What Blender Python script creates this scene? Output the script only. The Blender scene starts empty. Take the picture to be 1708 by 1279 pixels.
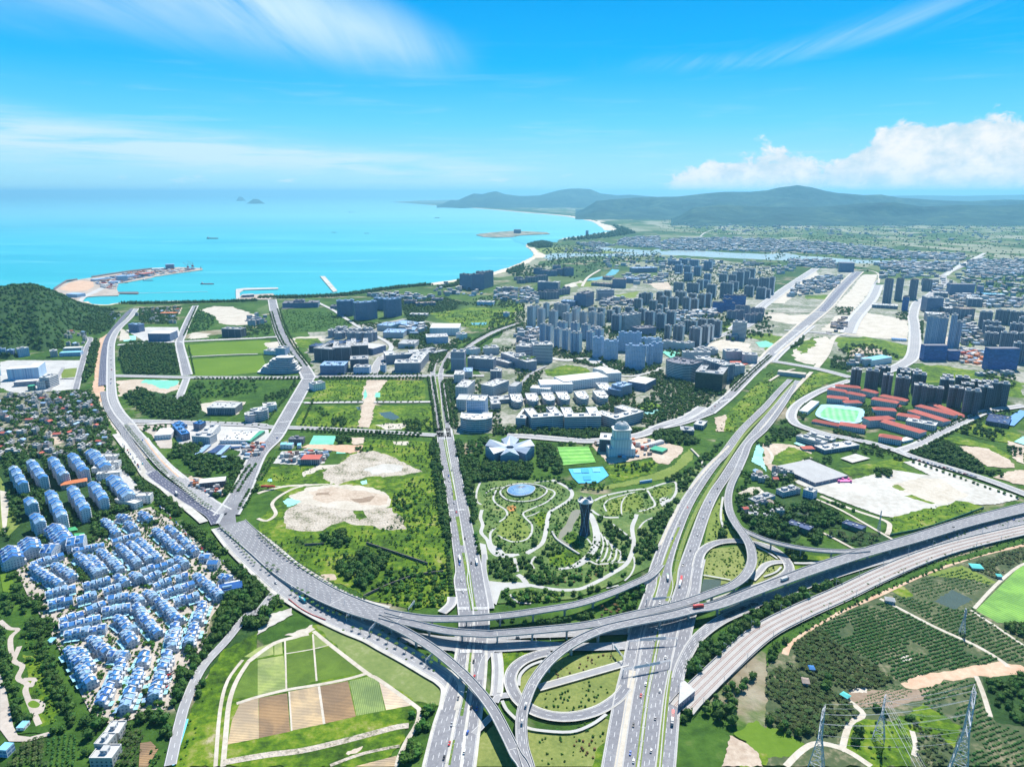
import bpy,bmesh,math,random
import numpy as np
from mathutils import Vector,noise as mnoise
from mathutils.geometry import tessellate_polygon
R=math.radians
random.seed(7);rng=np.random.default_rng(7)
S=bpy.context.scene;HAZE_D=3.7e-5
COL=S.collection
# ---------------- camera ----------------
CAMH,PITCH,FPX=420.0,R(15.0),1186.0
cam_d=bpy.data.cameras.new('camera');cam=bpy.data.objects.new('camera',cam_d);COL.objects.link(cam)
cam.location=(0,0,CAMH);cam.rotation_euler=(R(90)-PITCH,0,0)
cam_d.sensor_width=36;cam_d.lens=FPX/1708*36;cam_d.clip_start=1;cam_d.clip_end=400000
S.camera=cam
# ---------------- exposure ----------------
S.view_settings.view_transform='Standard';S.view_settings.look='None'
S.view_settings.gamma=1;S.view_settings.use_curve_mapping=False
S.view_settings.exposure=0.62
S.cycles.use_denoising=True
S.cycles.max_bounces=5;S.cycles.diffuse_bounces=2;S.cycles.glossy_bounces=2
S.cycles.transmission_bounces=2;S.cycles.volume_bounces=0;S.cycles.transparent_max_bounces=4
S.cycles.use_adaptive_sampling=True;S.cycles.adaptive_threshold=0.02
# ---------------- sun ----------------
SUN_EL,SUN_AZ=54,22       # azimuth clockwise from the camera's forward axis
sun_d=bpy.data.lights.new('sun','SUN');sun=bpy.data.objects.new('sun',sun_d);COL.objects.link(sun)
sun_d.energy=5.0;sun_d.angle=R(0.5);sun_d.color=(1,0.965,0.9)
_sd=Vector((math.sin(R(SUN_AZ))*math.cos(R(SUN_EL)),math.cos(R(SUN_AZ))*math.cos(R(SUN_EL)),math.sin(R(SUN_EL))))
sun.rotation_euler=_sd.to_track_quat('Z','Y').to_euler()
# ---------------- node helpers ----------------
class NT:
 def __init__(s,tree): s.t=tree;s.n=tree.nodes;s.l=tree.links
 def new(s,typ,**kw):
  n=s.n.new(typ)
  for k,v in kw.items(): setattr(n,k,v)
  return n
 def put(s,sock,v):
  if isinstance(v,bpy.types.NodeSocket): s.l.new(v,sock)
  elif v is not None: sock.default_value=v
 def m(s,op,a,b=None,c=None,clamp=False):
  n=s.new('ShaderNodeMath',operation=op,use_clamp=clamp)
  s.put(n.inputs[0],a);s.put(n.inputs[1],b)
  if c is not None: s.put(n.inputs[2],c)
  return n.outputs[0]
 def noise(s,vec,scale,detail=3,rough=.5,dist=0,out=0):
  n=s.new('ShaderNodeTexNoise');s.put(n.inputs['Vector'],vec)
  n.inputs['Scale'].default_value=scale;n.inputs['Detail'].default_value=detail
  n.inputs['Roughness'].default_value=rough;n.inputs['Distortion'].default_value=dist
  return n.outputs[out]
 def ramp(s,fac,stops,interp='LINEAR'):
  n=s.new('ShaderNodeValToRGB');r=n.color_ramp;r.interpolation=interp
  while len(r.elements) < len(stops): r.elements.new(0.5)
  for e,(p,c) in zip(r.elements,stops):
   e.position=p;e.color=(*c,1) if len(c) == 3 else c
  s.put(n.inputs[0],fac);return n.outputs[0]
 def smooth(s,v,a,b):
  n=s.new('ShaderNodeMapRange',interpolation_type='SMOOTHSTEP');s.put(n.inputs[0],v)
  n.inputs[1].default_value=a;n.inputs[2].default_value=b;return n.outputs[0]
 def mix(s,f,a,b,typ='MIX'):
  n=s.new('ShaderNodeMix',data_type='RGBA',blend_type=typ);s.put(n.inputs[0],f)
  for k,v in ((6,a),(7,b)):
   s.put(n.inputs[k],(*v,1) if isinstance(v,tuple) and len(v) == 3 else v)
  return n.outputs[2]
 def scale(s,vec,v,loc=(0,0,0),rot=(0,0,0)):
  n=s.new('ShaderNodeMapping');s.put(n.inputs[0],vec)
  n.inputs['Scale'].default_value=v;n.inputs['Location'].default_value=loc;n.inputs['Rotation'].default_value=rot
  return n.outputs[0]
# ---------------- sky ----------------
W=bpy.data.worlds.new('World');S.world=W;W.use_nodes=True
t=NT(W.node_tree);bg=t.n['Background']
geo=t.new('ShaderNodeTexCoord');D=geo.outputs['Generated']
sep=t.new('ShaderNodeSeparateXYZ');t.put(sep.inputs[0],D)
X,Y,Z=sep.outputs
el=t.m('MULTIPLY',t.m('ARCSINE',Z),180/math.pi)          # elevation,degrees
az=t.m('MULTIPLY',t.m('ARCTAN2',X,Y),180/math.pi)       # azimuth,degrees right of forward
sky=t.new('ShaderNodeTexSky',sky_type='NISHITA');sky.sun_disc=False
sky.sun_elevation=R(SUN_EL);sky.sun_rotation=R(SUN_AZ);sky.air_density=1.3;sky.dust_density=0.4;sky.ozone_density=2.0
base=t.ramp(t.m('DIVIDE',t.m('MAXIMUM',el,0),90),[
 (0.0,(.50,.88,1.03)),(.022,(.40,.84,1.05)),(.055,(.17,.72,1.09)),(.10,(.012,.52,1.05)),(.15,(.0,.41,.98)),
 (.35,(.025,.20,.54)),(1.0,(.008,.085,.29))])
nish=t.mix(1.0,sky.outputs[0],(.012,.05,.085),'MULTIPLY')
blue=t.mix(0.05,base,nish)
# high cirrus, sampled on a cloud layer so that streaks run true in perspective
zz=t.m('ADD',t.m('MAXIMUM',Z,0.0),0.035)
cb=t.new('ShaderNodeCombineXYZ');t.put(cb.inputs[0],t.m('DIVIDE',X,zz));t.put(cb.inputs[1],t.m('DIVIDE',Y,zz))
P2=cb.outputs[0]
def band(ax,ex,bx,fx,w0,w1):
 """soft mask round a line from (az ax, el ex) to (bx, fx) with half-widths w0..w1 degrees"""
 dx=bx-ax
 u=t.m('DIVIDE',t.m('SUBTRACT',az,ax),dx,clamp=True)
 ec=t.m('ADD',ex,t.m('MULTIPLY',u,fx-ex));w=t.m('ADD',w0,t.m('MULTIPLY',u,w1-w0))
 d=t.m('DIVIDE',t.m('ABSOLUTE',t.m('SUBTRACT',el,ec)),w)
 a=t.smooth(az,ax-14,ax+2) if dx > 0 else t.smooth(az,ax+14,ax-2)
 b=t.smooth(az,bx+3,bx-7)
 return t.m('MULTIPLY',t.m('MULTIPLY',t.smooth(d,1.0,0.0),a),b)
streak=t.noise(t.scale(P2,(1.6,.16,1),rot=(0,0,R(-58))),1.1,7,.62,.9)
soft=t.noise(t.scale(P2,(.5,.16,1),rot=(0,0,R(-40))),1.0,5,.55,.5)
fine=t.noise(t.scale(D,(3,3,40)),2.2,6,.6,.3)
c1=t.m('MULTIPLY',band(-29,15.2,-4,9.6,7.0,2.4),t.smooth(t.m('ADD',streak,t.m('MULTIPLY',soft,.6)),.42,1.0))
c2=t.m('MULTIPLY',band(-40,3.9,2,1.2,2.9,1.1),t.smooth(t.m('ADD',fine,t.m('MULTIPLY',soft,.35)),.42,.78))
c3=t.m('MULTIPLY',t.smooth(fine,.5,.85),t.m('MULTIPLY',t.smooth(el,13,1),.4))
c4=t.m('MULTIPLY',band(17,9.0,36,12.5,1.0,2.2),t.smooth(streak,.4,.75))
cir=t.m('MINIMUM',t.m('ADD',t.m('ADD',t.m('ADD',t.m('MULTIPLY',c1,.95),t.m('MULTIPLY',c4,.45)),t.m('MULTIPLY',c2,1.0)),c3),.92)
col=t.mix(cir,blue,(.66,.90,1.0))
# cumulus bank low on the right
fc=t.new('ShaderNodeFloatCurve');c=fc.mapping.curves[0]
def topcurve(pts):
 c.points[0].location=pts[0];c.points[-1].location=pts[-1]
 for p in pts[1:-1]: c.points.new(*p)
 fc.mapping.update()
PXAZ=lambda px: math.degrees(math.atan((px-854)/FPX))
def ca(px,elv): return ((PXAZ(px)+10)/60,elv/12)
topcurve([(0,0.0),ca(1040,.0),ca(1070,.6),ca(1110,1.3),ca(1150,1.6),ca(1185,2.7),ca(1225,2.7),ca(1260,3.1),ca(1330,2.7),ca(1350,2.4),ca(1400,3.4),ca(1440,4.3),
          ca(1490,5.1),ca(1540,4.9),ca(1600,5.0),ca(1708,4.6),ca(1800,4.8),(1,1.5/12)])
t.put(fc.inputs[1],t.m('DIVIDE',t.m('ADD',az,10),60,clamp=True))
D2=t.scale(D,(1,1,1.5))
bil=t.noise(D2,13,2,.5,0);bil2=t.noise(D2,42,8,.6,.2)
dome=t.new('ShaderNodeTexVoronoi',feature='SMOOTH_F1');t.put(dome.inputs['Vector'],D2);dome.inputs['Scale'].default_value=22
edge=t.m('ADD',t.m('ADD',t.m('MULTIPLY',t.m('SUBTRACT',bil,.5),3.2),t.m('MULTIPLY',t.m('SUBTRACT',bil2,.5),2.4)),
           t.m('MULTIPLY',t.m('SUBTRACT',.45,dome.outputs[0]),1.6))
dd=t.m('SUBTRACT',t.m('ADD',t.m('MULTIPLY',fc.outputs[0],12),edge),el)
cm=t.smooth(dd,0.0,.55)
basefade=t.smooth(t.m('ADD',el,t.m('MULTIPLY',bil2,2.0)),.8,2.4)
cm=t.m('MULTIPLY',cm,t.m('ADD',.72,t.m('MULTIPLY',basefade,.28)))
cm=t.m('MULTIPLY',cm,t.smooth(fc.outputs[0],.01,.06))
body=t.mix(t.smooth(t.m('ADD',t.m('MULTIPLY',bil2,.8),t.m('MULTIPLY',bil,.45)),.42,.8),(.60,.78,.90),(1.0,1.0,1.0))
col=t.mix(cm,col,body)
# low small puffs just over the horizon
pf=t.m('MULTIPLY',t.smooth(t.noise(t.scale(D,(1,1,5)),20,4,.55),.60,.74),t.m('MULTIPLY',t.smooth(el,2.1,1.0),t.smooth(el,.2,.8)))
col=t.mix(t.m('MULTIPLY',pf,.55),col,(.85,.95,1.0))
col=t.mix(t.smooth(el,-.8,-4),col,(.20,.42,.55))
t.put(bg.inputs[0],col);bg.inputs[1].default_value=0.655
W.cycles.sampling_method='MANUAL';W.cycles.sample_map_resolution=512
# ---------------- materials ----------------
MATS={}
def mat(name,cols,scale=.02,rough=.85,detail=4,bump=0,bscale=None,spec=.3,fine=None,rand=0,dist=0,metal=0):
 """noise-blended material in world metres; cols = list of (pos, colour) or one colour"""
 if name in MATS: return MATS[name]
 m=bpy.data.materials.new(name);m.use_nodes=True;t=NT(m.node_tree);b=t.n['Principled BSDF']
 b.inputs['Roughness'].default_value=rough;b.inputs['Specular IOR Level'].default_value=spec;b.inputs['Metallic'].default_value=metal
 pos=t.new('ShaderNodeNewGeometry').outputs['Position']
 if isinstance(cols,tuple): cols=[(.3,tuple(x*.9 for x in cols)),(.7,tuple(min(1,x*1.1) for x in cols))]
 f=t.noise(pos,scale,detail,.6,dist)
 if fine: f=t.m('ADD',t.m('MULTIPLY',f,.55),t.m('MULTIPLY',t.noise(pos,fine,3,.65),.45))
 c=t.ramp(f,cols)
 if rand:
  oi=t.new('ShaderNodeObjectInfo').outputs['Random']
  h=t.new('ShaderNodeHueSaturation');t.put(h.inputs['Color'],c)
  t.put(h.inputs['Value'],t.m('ADD',1-rand,t.m('MULTIPLY',oi,2*rand)))
  t.put(h.inputs['Hue'],t.m('ADD',.5-rand*.07,t.m('MULTIPLY',t.m('FRACT',t.m('MULTIPLY',oi,7.3)),rand*.14)))
  c=h.outputs[0]
 t.put(b.inputs['Base Color'],c)
 if bump:
  bn=t.new('ShaderNodeBump');bn.inputs['Strength'].default_value=min(1,bump);bn.inputs['Distance'].default_value=max(1,bump)
  t.put(bn.inputs['Height'],t.noise(pos,bscale or scale*5,4,.6));t.put(b.inputs['Normal'],bn.outputs[0])
 MATS[name]=m;return m
def facade(name,wall,glass,du=3.2,dv=3.1,fu=.6,fv=.55,rough=.7,vary=.5,stripe=None):
 """wall with a window grid laid out in UV metres (u along the wall, v up)"""
 if name in MATS: return MATS[name]
 m=bpy.data.materials.new(name);m.use_nodes=True;t=NT(m.node_tree);b=t.n['Principled BSDF']
 uv=t.new('ShaderNodeUVMap').outputs[0];s=t.new('ShaderNodeSeparateXYZ');t.put(s.inputs[0],uv)
 u=t.m('DIVIDE',s.outputs[0],du);v=t.m('DIVIDE',s.outputs[1],dv)
 wu=t.m('LESS_THAN',t.m('ABSOLUTE',t.m('SUBTRACT',t.m('FRACT',u),.5)),fu/2)
 wv=t.m('LESS_THAN',t.m('ABSOLUTE',t.m('SUBTRACT',t.m('FRACT',v),.5)),fv/2)
 w=t.m('MULTIPLY',wu,wv)
 wn=t.new('ShaderNodeTexWhiteNoise',noise_dimensions='2D');cc=t.new('ShaderNodeCombineXYZ')
 t.put(cc.inputs[0],t.m('FLOOR',u));t.put(cc.inputs[1],t.m('FLOOR',v));t.put(wn.inputs[0],cc.outputs[0])
 g=t.mix(t.m('MULTIPLY',wn.outputs[0],vary),glass,tuple(min(1,x*2.6+.02) for x in glass))
 wallc=wall
 if stripe:
  band_=t.m('LESS_THAN',t.m('FRACT',t.m('DIVIDE',s.outputs[0],stripe[0])),stripe[1])
  wallc=t.mix(band_,wall,stripe[2])
 dirt=t.noise(t.new('ShaderNodeNewGeometry').outputs['Position'],.05,3,.6)
 wallc=t.mix(t.m('MULTIPLY',dirt,.25),wallc,tuple(x*.7 for x in wall))
 t.put(b.inputs['Base Color'],t.mix(w,wallc,g))
 t.put(b.inputs['Roughness'],t.m('SUBTRACT',rough,t.m('MULTIPLY',w,rough-.3)))
 b.inputs['Specular IOR Level'].default_value=.35
 MATS[name]=m;return m
# ---------------- geometry helpers ----------------
cp,sp=math.cos(PITCH),math.sin(PITCH)
def G(px,py,z=0.0):
 """a point of the photograph -> the place on the plane of height z seen there"""
 a=(px-854)/FPX;b=-(py-639.5)/FPX
 dy=cp + b*sp;dz=-sp + b*cp
 k=(z-CAMH)/dz
 return (a*k,dy*k)
def PX(x,y,z=0):
 dz=z-CAMH;dep=y*cp - dz*sp;up=y*sp + dz*cp
 return 854 + x/dep*FPX,639.5 - up/dep*FPX,dep
CR=dict(A=(0,440,.25176),B=(430,440,.25176),C=(860,400,.25176),D=(1278,400,.25176),E=(0,740,.25176),F=(0,960,.25176),
          H=(430,700,.25176),I=(430,960,.25176),J=(780,690,.25176),L=(830,960,.25176),M=(1278,600,.25176),N=(1278,900,.29635),
          O=(80,380,.23419),Q=(640,290,.26932),R=(1100,160,.35597),S=(1100,740,.25176),T=(560,980,.18735),U=(0,560,.12588),
          V=(200,690,.17564),W=(1300,1100,.23888),P=(0,0,1))
def K(c,*v):
 """flat list of map-sheet coordinates -> photo points"""
 x0,y0,s=CR[c];return [(x0+v[i]*s,y0+v[i+1]*s) for i in range(0,len(v),2)]
def GW(pts,z=0): return [G(x,y,z) for x,y in pts]
def catmull(p,n=6,closed=False):
 p=[np.array(q,float) for q in p];out=[];N=len(p)
 rg=range(N) if closed else range(N-1)
 for i in rg:
  if closed: a,b,c_,d=p[i-1],p[i],p[(i+1) % N],p[(i+2) % N]
  else: a,b,c_,d=p[max(i-1,0)],p[i],p[i+1],p[min(i+2,N-1)]
  for k in range(n):
   s=k/n
   out.append(.5*((2*b)+(-a+c_)*s+(2*a-5*b+4*c_-d)*s*s+(-a+3*b-3*c_+d)*s**3))
 if not closed: out.append(p[-1])
 return out
class MB:
 """collects faces with materials and uv, builds one mesh object"""
 def __init__(s): s.v=[];s.f=[];s.mi=[];s.uv=[];s.mats=[];s.sm=False
 def mid(s,m):
  if m not in s.mats: s.mats.append(m)
  return s.mats.index(m)
 def face(s,vs,m,uv=None):
  i=len(s.v);s.v.extend(vs);s.f.append(tuple(range(i,i+len(vs))));s.mi.append(s.mid(m))
  s.uv.extend(uv if uv else [(0,0)]*len(vs))
 def prism(s,poly,z0,z1,wall,top=None,inset=0,u0=0,bottom=False):
  """poly = list of (x, y) counter-clockwise"""
  if area2(poly) < 0: poly=poly[::-1]
  u=u0;n=len(poly)
  for i in range(n):
   a,b=poly[i],poly[(i+1) % n];L=math.dist(a,b)
   s.face([(a[0],a[1],z0),(b[0],b[1],z0),(b[0],b[1],z1),(a[0],a[1],z1)],wall,[(u,0),(u+L,0),(u+L,z1-z0),(u,z1-z0)])
   u += L
  s.cap(poly,z1,top or wall)
  if bottom: s.cap(poly,z0,top or wall,True)
 def cap(s,poly,z,m,flip=False):
  if area2(poly) < 0: poly=poly[::-1]
  if len(poly) <= 4 and not flip: s.face([(x,y,z) for x,y in poly],m,[(x,y) for x,y in poly]);return
  tr=tessellate_polygon([[Vector((x,y,0)) for x,y in poly]])
  for a,b,c_ in tr:
   q=[poly[a],poly[b],poly[c_]]
   if (area2(q) < 0) != flip: q=q[::-1]
   s.face([(x,y,z) for x,y in q],m,q)
 def box(s,cx,cy,z0,w,d,h,rot=0,m=None,top=None,bottom=False):
  s.prism(rect(cx,cy,w,d,rot),z0,z0+h,m,top or m,bottom=bottom)
 def bar(s,a,b,r,m,r2=None):
  a=Vector(a);b=Vector(b);d=(b-a);q=d.to_track_quat('Z','Y');r2=r if r2 is None else r2
  ring=[Vector((math.cos(k),math.sin(k),0)) for k in (.785,2.356,3.927,5.498)]
  A=[a+q@(v*r) for v in ring];B=[b+q@(v*r2) for v in ring]
  for i in range(4):
   j=(i+1) % 4;s.face([A[i][:],A[j][:],B[j][:],B[i][:]],m)
  s.face([v[:] for v in B],m)
 def build(s,name,parent=None,origin=None):
  me=bpy.data.meshes.new(name)
  v=s.v
  if origin: v=[(x-origin[0],y-origin[1],z-(origin[2] if len(origin) > 2 else 0)) for x,y,z in v]
  me.from_pydata(v,[],s.f)
  for m in s.mats: me.materials.append(m)
  me.polygons.foreach_set('material_index',s.mi)
  uvl=me.uv_layers.new(name='UVMap');uvl.data.foreach_set('uv',np.array(s.uv,'f').ravel())
  if s.sm: me.polygons.foreach_set('use_smooth',[True]*len(s.f))
  o=bpy.data.objects.new(name,me);COL.objects.link(o)
  if parent: o.parent=parent
  if origin and not parent: o.location=(origin[0],origin[1],origin[2] if len(origin) > 2 else 0)
  return o
def area2(p): return sum(p[i][0]*p[(i+1) % len(p)][1]-p[(i+1) % len(p)][0]*p[i][1] for i in range(len(p)))
def rect(cx,cy,w,d,rot=0):
 c_,s_=math.cos(rot),math.sin(rot)
 return [(cx+x*c_-y*s_,cy+x*s_+y*c_) for x,y in ((-w/2,-d/2),(w/2,-d/2),(w/2,d/2),(-w/2,d/2))]
def tag(o,label=None,cat=None,group=None,kind=None):
 if label: o['label']=label
 if cat: o['category']=cat
 if group: o['group']=group
 if kind: o['kind']=kind
 return o
def empty(name,loc,rz=0,**k):
 o=bpy.data.objects.new(name,None);COL.objects.link(o);o.location=loc;o.rotation_euler=(0,0,rz)
 o.empty_display_size=1;return tag(o,**k)
def _unused(o,parent=None):
 c_=o.copy();COL.objects.link(c_)
 if parent: c_.parent=parent
 for ch in CH.get(o.name,()):
  d=copy_tree(ch,c_)
  CH.setdefault(c_.name,[]).append(d)
 return c_
CH={}
def part(parent,mb,name):
 o=mb.build(name,parent) if isinstance(mb,MB) else mb
 CH.setdefault(parent.name,[]).append(o);return o
# occupancy grid: where roads, buildings and water stand (scattered plants stay off it)
CELL=3.0;OX,OY=-2600,350;NXC,NYC=2300,1700
OCC=np.zeros((NXC,NYC),bool)
def pip(px,py,poly):
 poly=np.asarray(poly,float);n=len(poly);ins=np.zeros(px.shape,bool);j=n-1
 for i in range(n):
  xi,yi=poly[i];xj,yj=poly[j]
  if yi != yj:
   cnd=((yi > py) != (yj > py)) & (px < (xj-xi)*(py-yi)/(yj-yi)+xi)
   ins ^= cnd
  j=i
 return ins
def block(poly,grow=0):
 P_=np.array(poly);i0,j0=((P_.min(0)-grow-[OX,OY])/CELL).astype(int);i1,j1=((P_.max(0)+grow-[OX,OY])/CELL).astype(int)+1
 i0,j0=max(i0,0),max(j0,0);i1,j1=min(i1,NXC),min(j1,NYC)
 if i1 <= i0 or j1 <= j0: return
 xs=OX+(np.arange(i0,i1)+.5)*CELL;ys=OY+(np.arange(j0,j1)+.5)*CELL
 gx,gy=np.meshgrid(xs,ys,indexing='ij')
 OCC[i0:i1,j0:j1] |= pip(gx,gy,poly)
def blocked(x,y):
 i=((np.asarray(x)-OX)/CELL).astype(int);j=((np.asarray(y)-OY)/CELL).astype(int)
 ok=(i >= 0) & (i < NXC) & (j >= 0) & (j < NYC)
 return np.where(ok,OCC[np.clip(i,0,NXC-1),np.clip(j,0,NYC-1)],False)
def sample(poly,n,avoid=True):
 """n random places inside a world polygon, off the roads and buildings"""
 P_=np.array(poly);lo,hi=P_.min(0),P_.max(0);out=np.zeros((0,2));tries=0
 while len(out) < n and tries < 30:
  q=rng.uniform(lo,hi,(max(64,n*2),2));k=pip(q[:,0],q[:,1],poly)
  if avoid: k &= ~blocked(q[:,0],q[:,1])
  out=np.vstack([out,q[k]]);tries += 1
 return out[:n]
def polyarea(poly): return abs(area2(poly))/2
def ordinal(n):
 return f"{n}{'th' if 10 <= n % 100 <= 20 else {1: 'st', 2: 'nd', 3: 'rd'}.get(n % 10, 'th')}"
_pz=[0.04]
def patch(name,pts,m,z=None,rough=0.0,closed=True,smooth=0,kind='structure',parent=None,blk=False):
 """a flat sheet on the ground; rough = raggedness of its outline in metres"""
 w=GW(pts)
 if smooth: w=[tuple(q) for q in catmull(w,smooth,True)]
 if rough:
  o=[]
  for i in range(len(w)):
   a,b=w[i],w[(i+1) % len(w)];L=math.dist(a,b);n=max(1,min(40,int(L/(rough*1.6))))
   for k in range(n):
    s=k/n;x,y=a[0]+(b[0]-a[0])*s,a[1]+(b[1]-a[1])*s
    q=mnoise.noise_vector(Vector((x/rough/4,y/rough/4,3)))+.6*mnoise.noise_vector(Vector((x/rough/1.3,y/rough/1.3,9)))
    o.append((x+q.x*rough*1.5,y+q.y*rough*1.5))
  w=o
 if z is None: _pz[0] += .004;z=_pz[0]
 mb=MB();mb.cap(w,z,m)
 o=mb.build(name,parent)
 if kind and not parent: o['kind']=kind
 if blk: block(w)
 return o
# ---------------- sea, land, hills ----------------
def sea_material():
 m=bpy.data.materials.new('sea_water');m.use_nodes=True;t=NT(m.node_tree);b=t.n['Principled BSDF']
 pos=t.new('ShaderNodeNewGeometry').outputs['Position']
 s=t.new('ShaderNodeSeparateXYZ');t.put(s.inputs[0],pos)
 big=t.noise(t.scale(pos,(.00012,.0006,1)),1.0,5,.55,1.2)
 c=t.ramp(big,[(.3,(.012,.30,.40)),(.5,(.02,.37,.46)),(.72,(.07,.46,.52))])
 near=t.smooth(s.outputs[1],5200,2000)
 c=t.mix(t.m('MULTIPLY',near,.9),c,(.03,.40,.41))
 st=t.noise(t.scale(pos,(.0008,.006,1),rot=(0,0,R(8))),1.0,4,.6,.8)
 c=t.mix(t.smooth(st,.54,.74),c,(.14,.50,.55))
 c=t.mix(t.m('MULTIPLY',t.smooth(t.noise(t.scale(pos,(.0003,.002,1),(5,3,0)),1.0,5,.6,1.0),.5,.7),.5),c,(.006,.30,.40))
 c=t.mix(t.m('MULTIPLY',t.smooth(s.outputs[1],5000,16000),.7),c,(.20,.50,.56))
 t.put(b.inputs['Base Color'],c);b.inputs['Roughness'].default_value=.42;b.inputs['Specular IOR Level'].default_value=.35
 bn=t.new('ShaderNodeBump');bn.inputs['Strength'].default_value=.25;bn.inputs['Distance'].default_value=1.5
 t.put(bn.inputs['Height'],t.noise(pos,.05,4,.6));t.put(b.inputs['Normal'],bn.outputs[0])
 return m
SEA=sea_material()
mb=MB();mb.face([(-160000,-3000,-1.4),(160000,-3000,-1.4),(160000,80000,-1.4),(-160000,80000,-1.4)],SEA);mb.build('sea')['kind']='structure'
def land_material():
 m=bpy.data.materials.new('land');m.use_nodes=True;t=NT(m.node_tree);b=t.n['Principled BSDF']
 pos=t.new('ShaderNodeNewGeometry').outputs['Position']
 green=t.ramp(t.m('ADD',t.m('MULTIPLY',t.noise(pos,.009,5,.6),.6),t.m('MULTIPLY',t.noise(pos,.08,3,.65),.4)),
                   [(.3,(.018,.045,.011)),(.45,(.035,.085,.014)),(.55,(.06,.13,.02)),(.68,(.12,.17,.045))])
 soil=t.ramp(t.noise(pos,.03,4,.6),[(.3,(.25,.19,.13)),(.7,(.42,.36,.28))])
 v=t.new('ShaderNodeTexVoronoi');t.put(v.inputs['Vector'],t.scale(pos,(.0035,.0022,1),rot=(0,0,.5)));v.inputs['Scale'].default_value=1
 fld=t.mix(.55,green,t.ramp(v.outputs['Color'],[(.2,(.03,.07,.03)),(.42,(.07,.12,.04)),(.55,(.16,.19,.10)),(.75,(.42,.39,.32))]))
 s=t.new('ShaderNodeSeparateXYZ');t.put(s.inputs[0],pos)
 far=t.smooth(s.outputs[1],2200,3800)
 g=t.mix(far,green,fld)
 k=t.smooth(t.noise(pos,.006,6,.62,.6),.56,.66)
 g=t.mix(t.m('MULTIPLY',k,.8),g,soil)
 t.put(b.inputs['Base Color'],g);b.inputs['Roughness'].default_value=.95;b.inputs['Specular IOR Level'].default_value=.1
 bn=t.new('ShaderNodeBump');bn.inputs['Strength'].default_value=.6;bn.inputs['Distance'].default_value=2
 t.put(bn.inputs['Height'],t.noise(pos,.12,4,.65));t.put(b.inputs['Normal'],bn.outputs[0])
 return m
LAND=land_material()
SAND=mat('beach_sand',[(.3,(.50,.42,.31)),(.7,(.66,.57,.45))],.01,fine=.1)
coast=[(-900,500),(-100,492),(60,486),(100,489),(122,500),(143,503),(151,508),(181,509),(201,506),(300,502),(393,500),(460,497),(520,491.5),
         (563,489),(610,484),(657,478),(714,473),(758,468),(800,460),(826,453),(852,446),(872,437),(886,430),(890,425),(889,420),(882,415),(877,411),(879,407.5),
         (890,405),(905,404.5),(930,404),(931,399.5),(950,397),(977,394),(1017,387),(1027,384),(1024,380),(1017,376),(1005,371.5),(990,368),(950,361),(915,357.5),(882,355),
         (840,351.2),(802,348),(760,345),(721,342.5),(690,339.8),(651,337.2)]
cw=GW(coast)
back=[G(700,334.5),G(800,332),(50000,79000),(120000,79000),(120000,-2500),(-9000,-2500),(-9000,cw[0][1])]
mb=MB();mb.cap(cw+back,0,LAND);mb.build('ground')['kind']='structure'
def strip(name,pxpts,w,m,z=None,side=0,kind='structure',n=4,ww=None):
 """a ribbon on the ground along photo points; width w metres"""
 c_=catmull(GW(pxpts),n);mb=MB();_pz[0] += .004;z=_pz[0] if z is None else z
 L,Rr=offs(c_,w,side,ww)
 for i in range(len(c_)-1):
  mb.face([(*L[i],z),(*Rr[i],z),(*Rr[i+1],z),(*L[i+1],z)],m)
  if w < 12 and c_[i][1] < 2600: block([L[i],Rr[i],Rr[i+1],L[i+1]],0)
 o=mb.build(name);o['kind']=kind;return o
def offs(c_,w,side=0,ww=None):
 L=[];Rr=[];n=len(c_)
 for i in range(n):
  a=c_[max(0,i-1)];b=c_[min(n-1,i+1)];d=b[:2]-a[:2];d=d/(np.linalg.norm(d)+1e-9);nn=np.array([-d[1],d[0]])
  wi=w if ww is None else np.interp(i/(n-1),np.linspace(0,1,len(ww)),ww)
  L.append(tuple(c_[i][:2]+nn*(wi/2+side)));Rr.append(tuple(c_[i][:2]-nn*(wi/2-side)))
 return L,Rr
_pz[0]=.1;patch('beach',K('Q',255,690,290,676,440,656,580,632,690,605,780,578,850,548,905,522,932,505,925,485,905,466,885,452,880,438,893,436,935,458,985,492,1006,508,985,520,940,522,905,545,860,572,780,600,700,622,560,652,430,668,320,688),SAND,rough=8)
strip('beach',[(1027,384.5),(1024,380.2),(1017,376),(1005,371.5),(990,368),(950,361),(915,357.5),(882,355),(840,351.2),(802,348),(760,345),(721,342.5)],0,SAND,ww=[260,320,200,150,130,120,100])
strip('beach',[(143,503),(151,507.5),(181,508.6),(201,505.7),(300,501.8)],18,SAND)
strip('beach',[(931,399.3),(950,397),(977,394),(1017,387)],60,SAND)
FOREST=mat('forest',[(.3,(.012,.035,.012)),(.5,(.028,.07,.018)),(.7,(.055,.11,.028))],.02,fine=.15,bump=3,bscale=.07,spec=.1)
MOUNT=mat('mountain_forest',[(.3,(.004,.020,.028)),(.5,(.014,.052,.048)),(.66,(.06,.11,.07)),(.8,(.32,.30,.2))],.0016,fine=.006,bump=40,bscale=.004,spec=.05)
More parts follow.
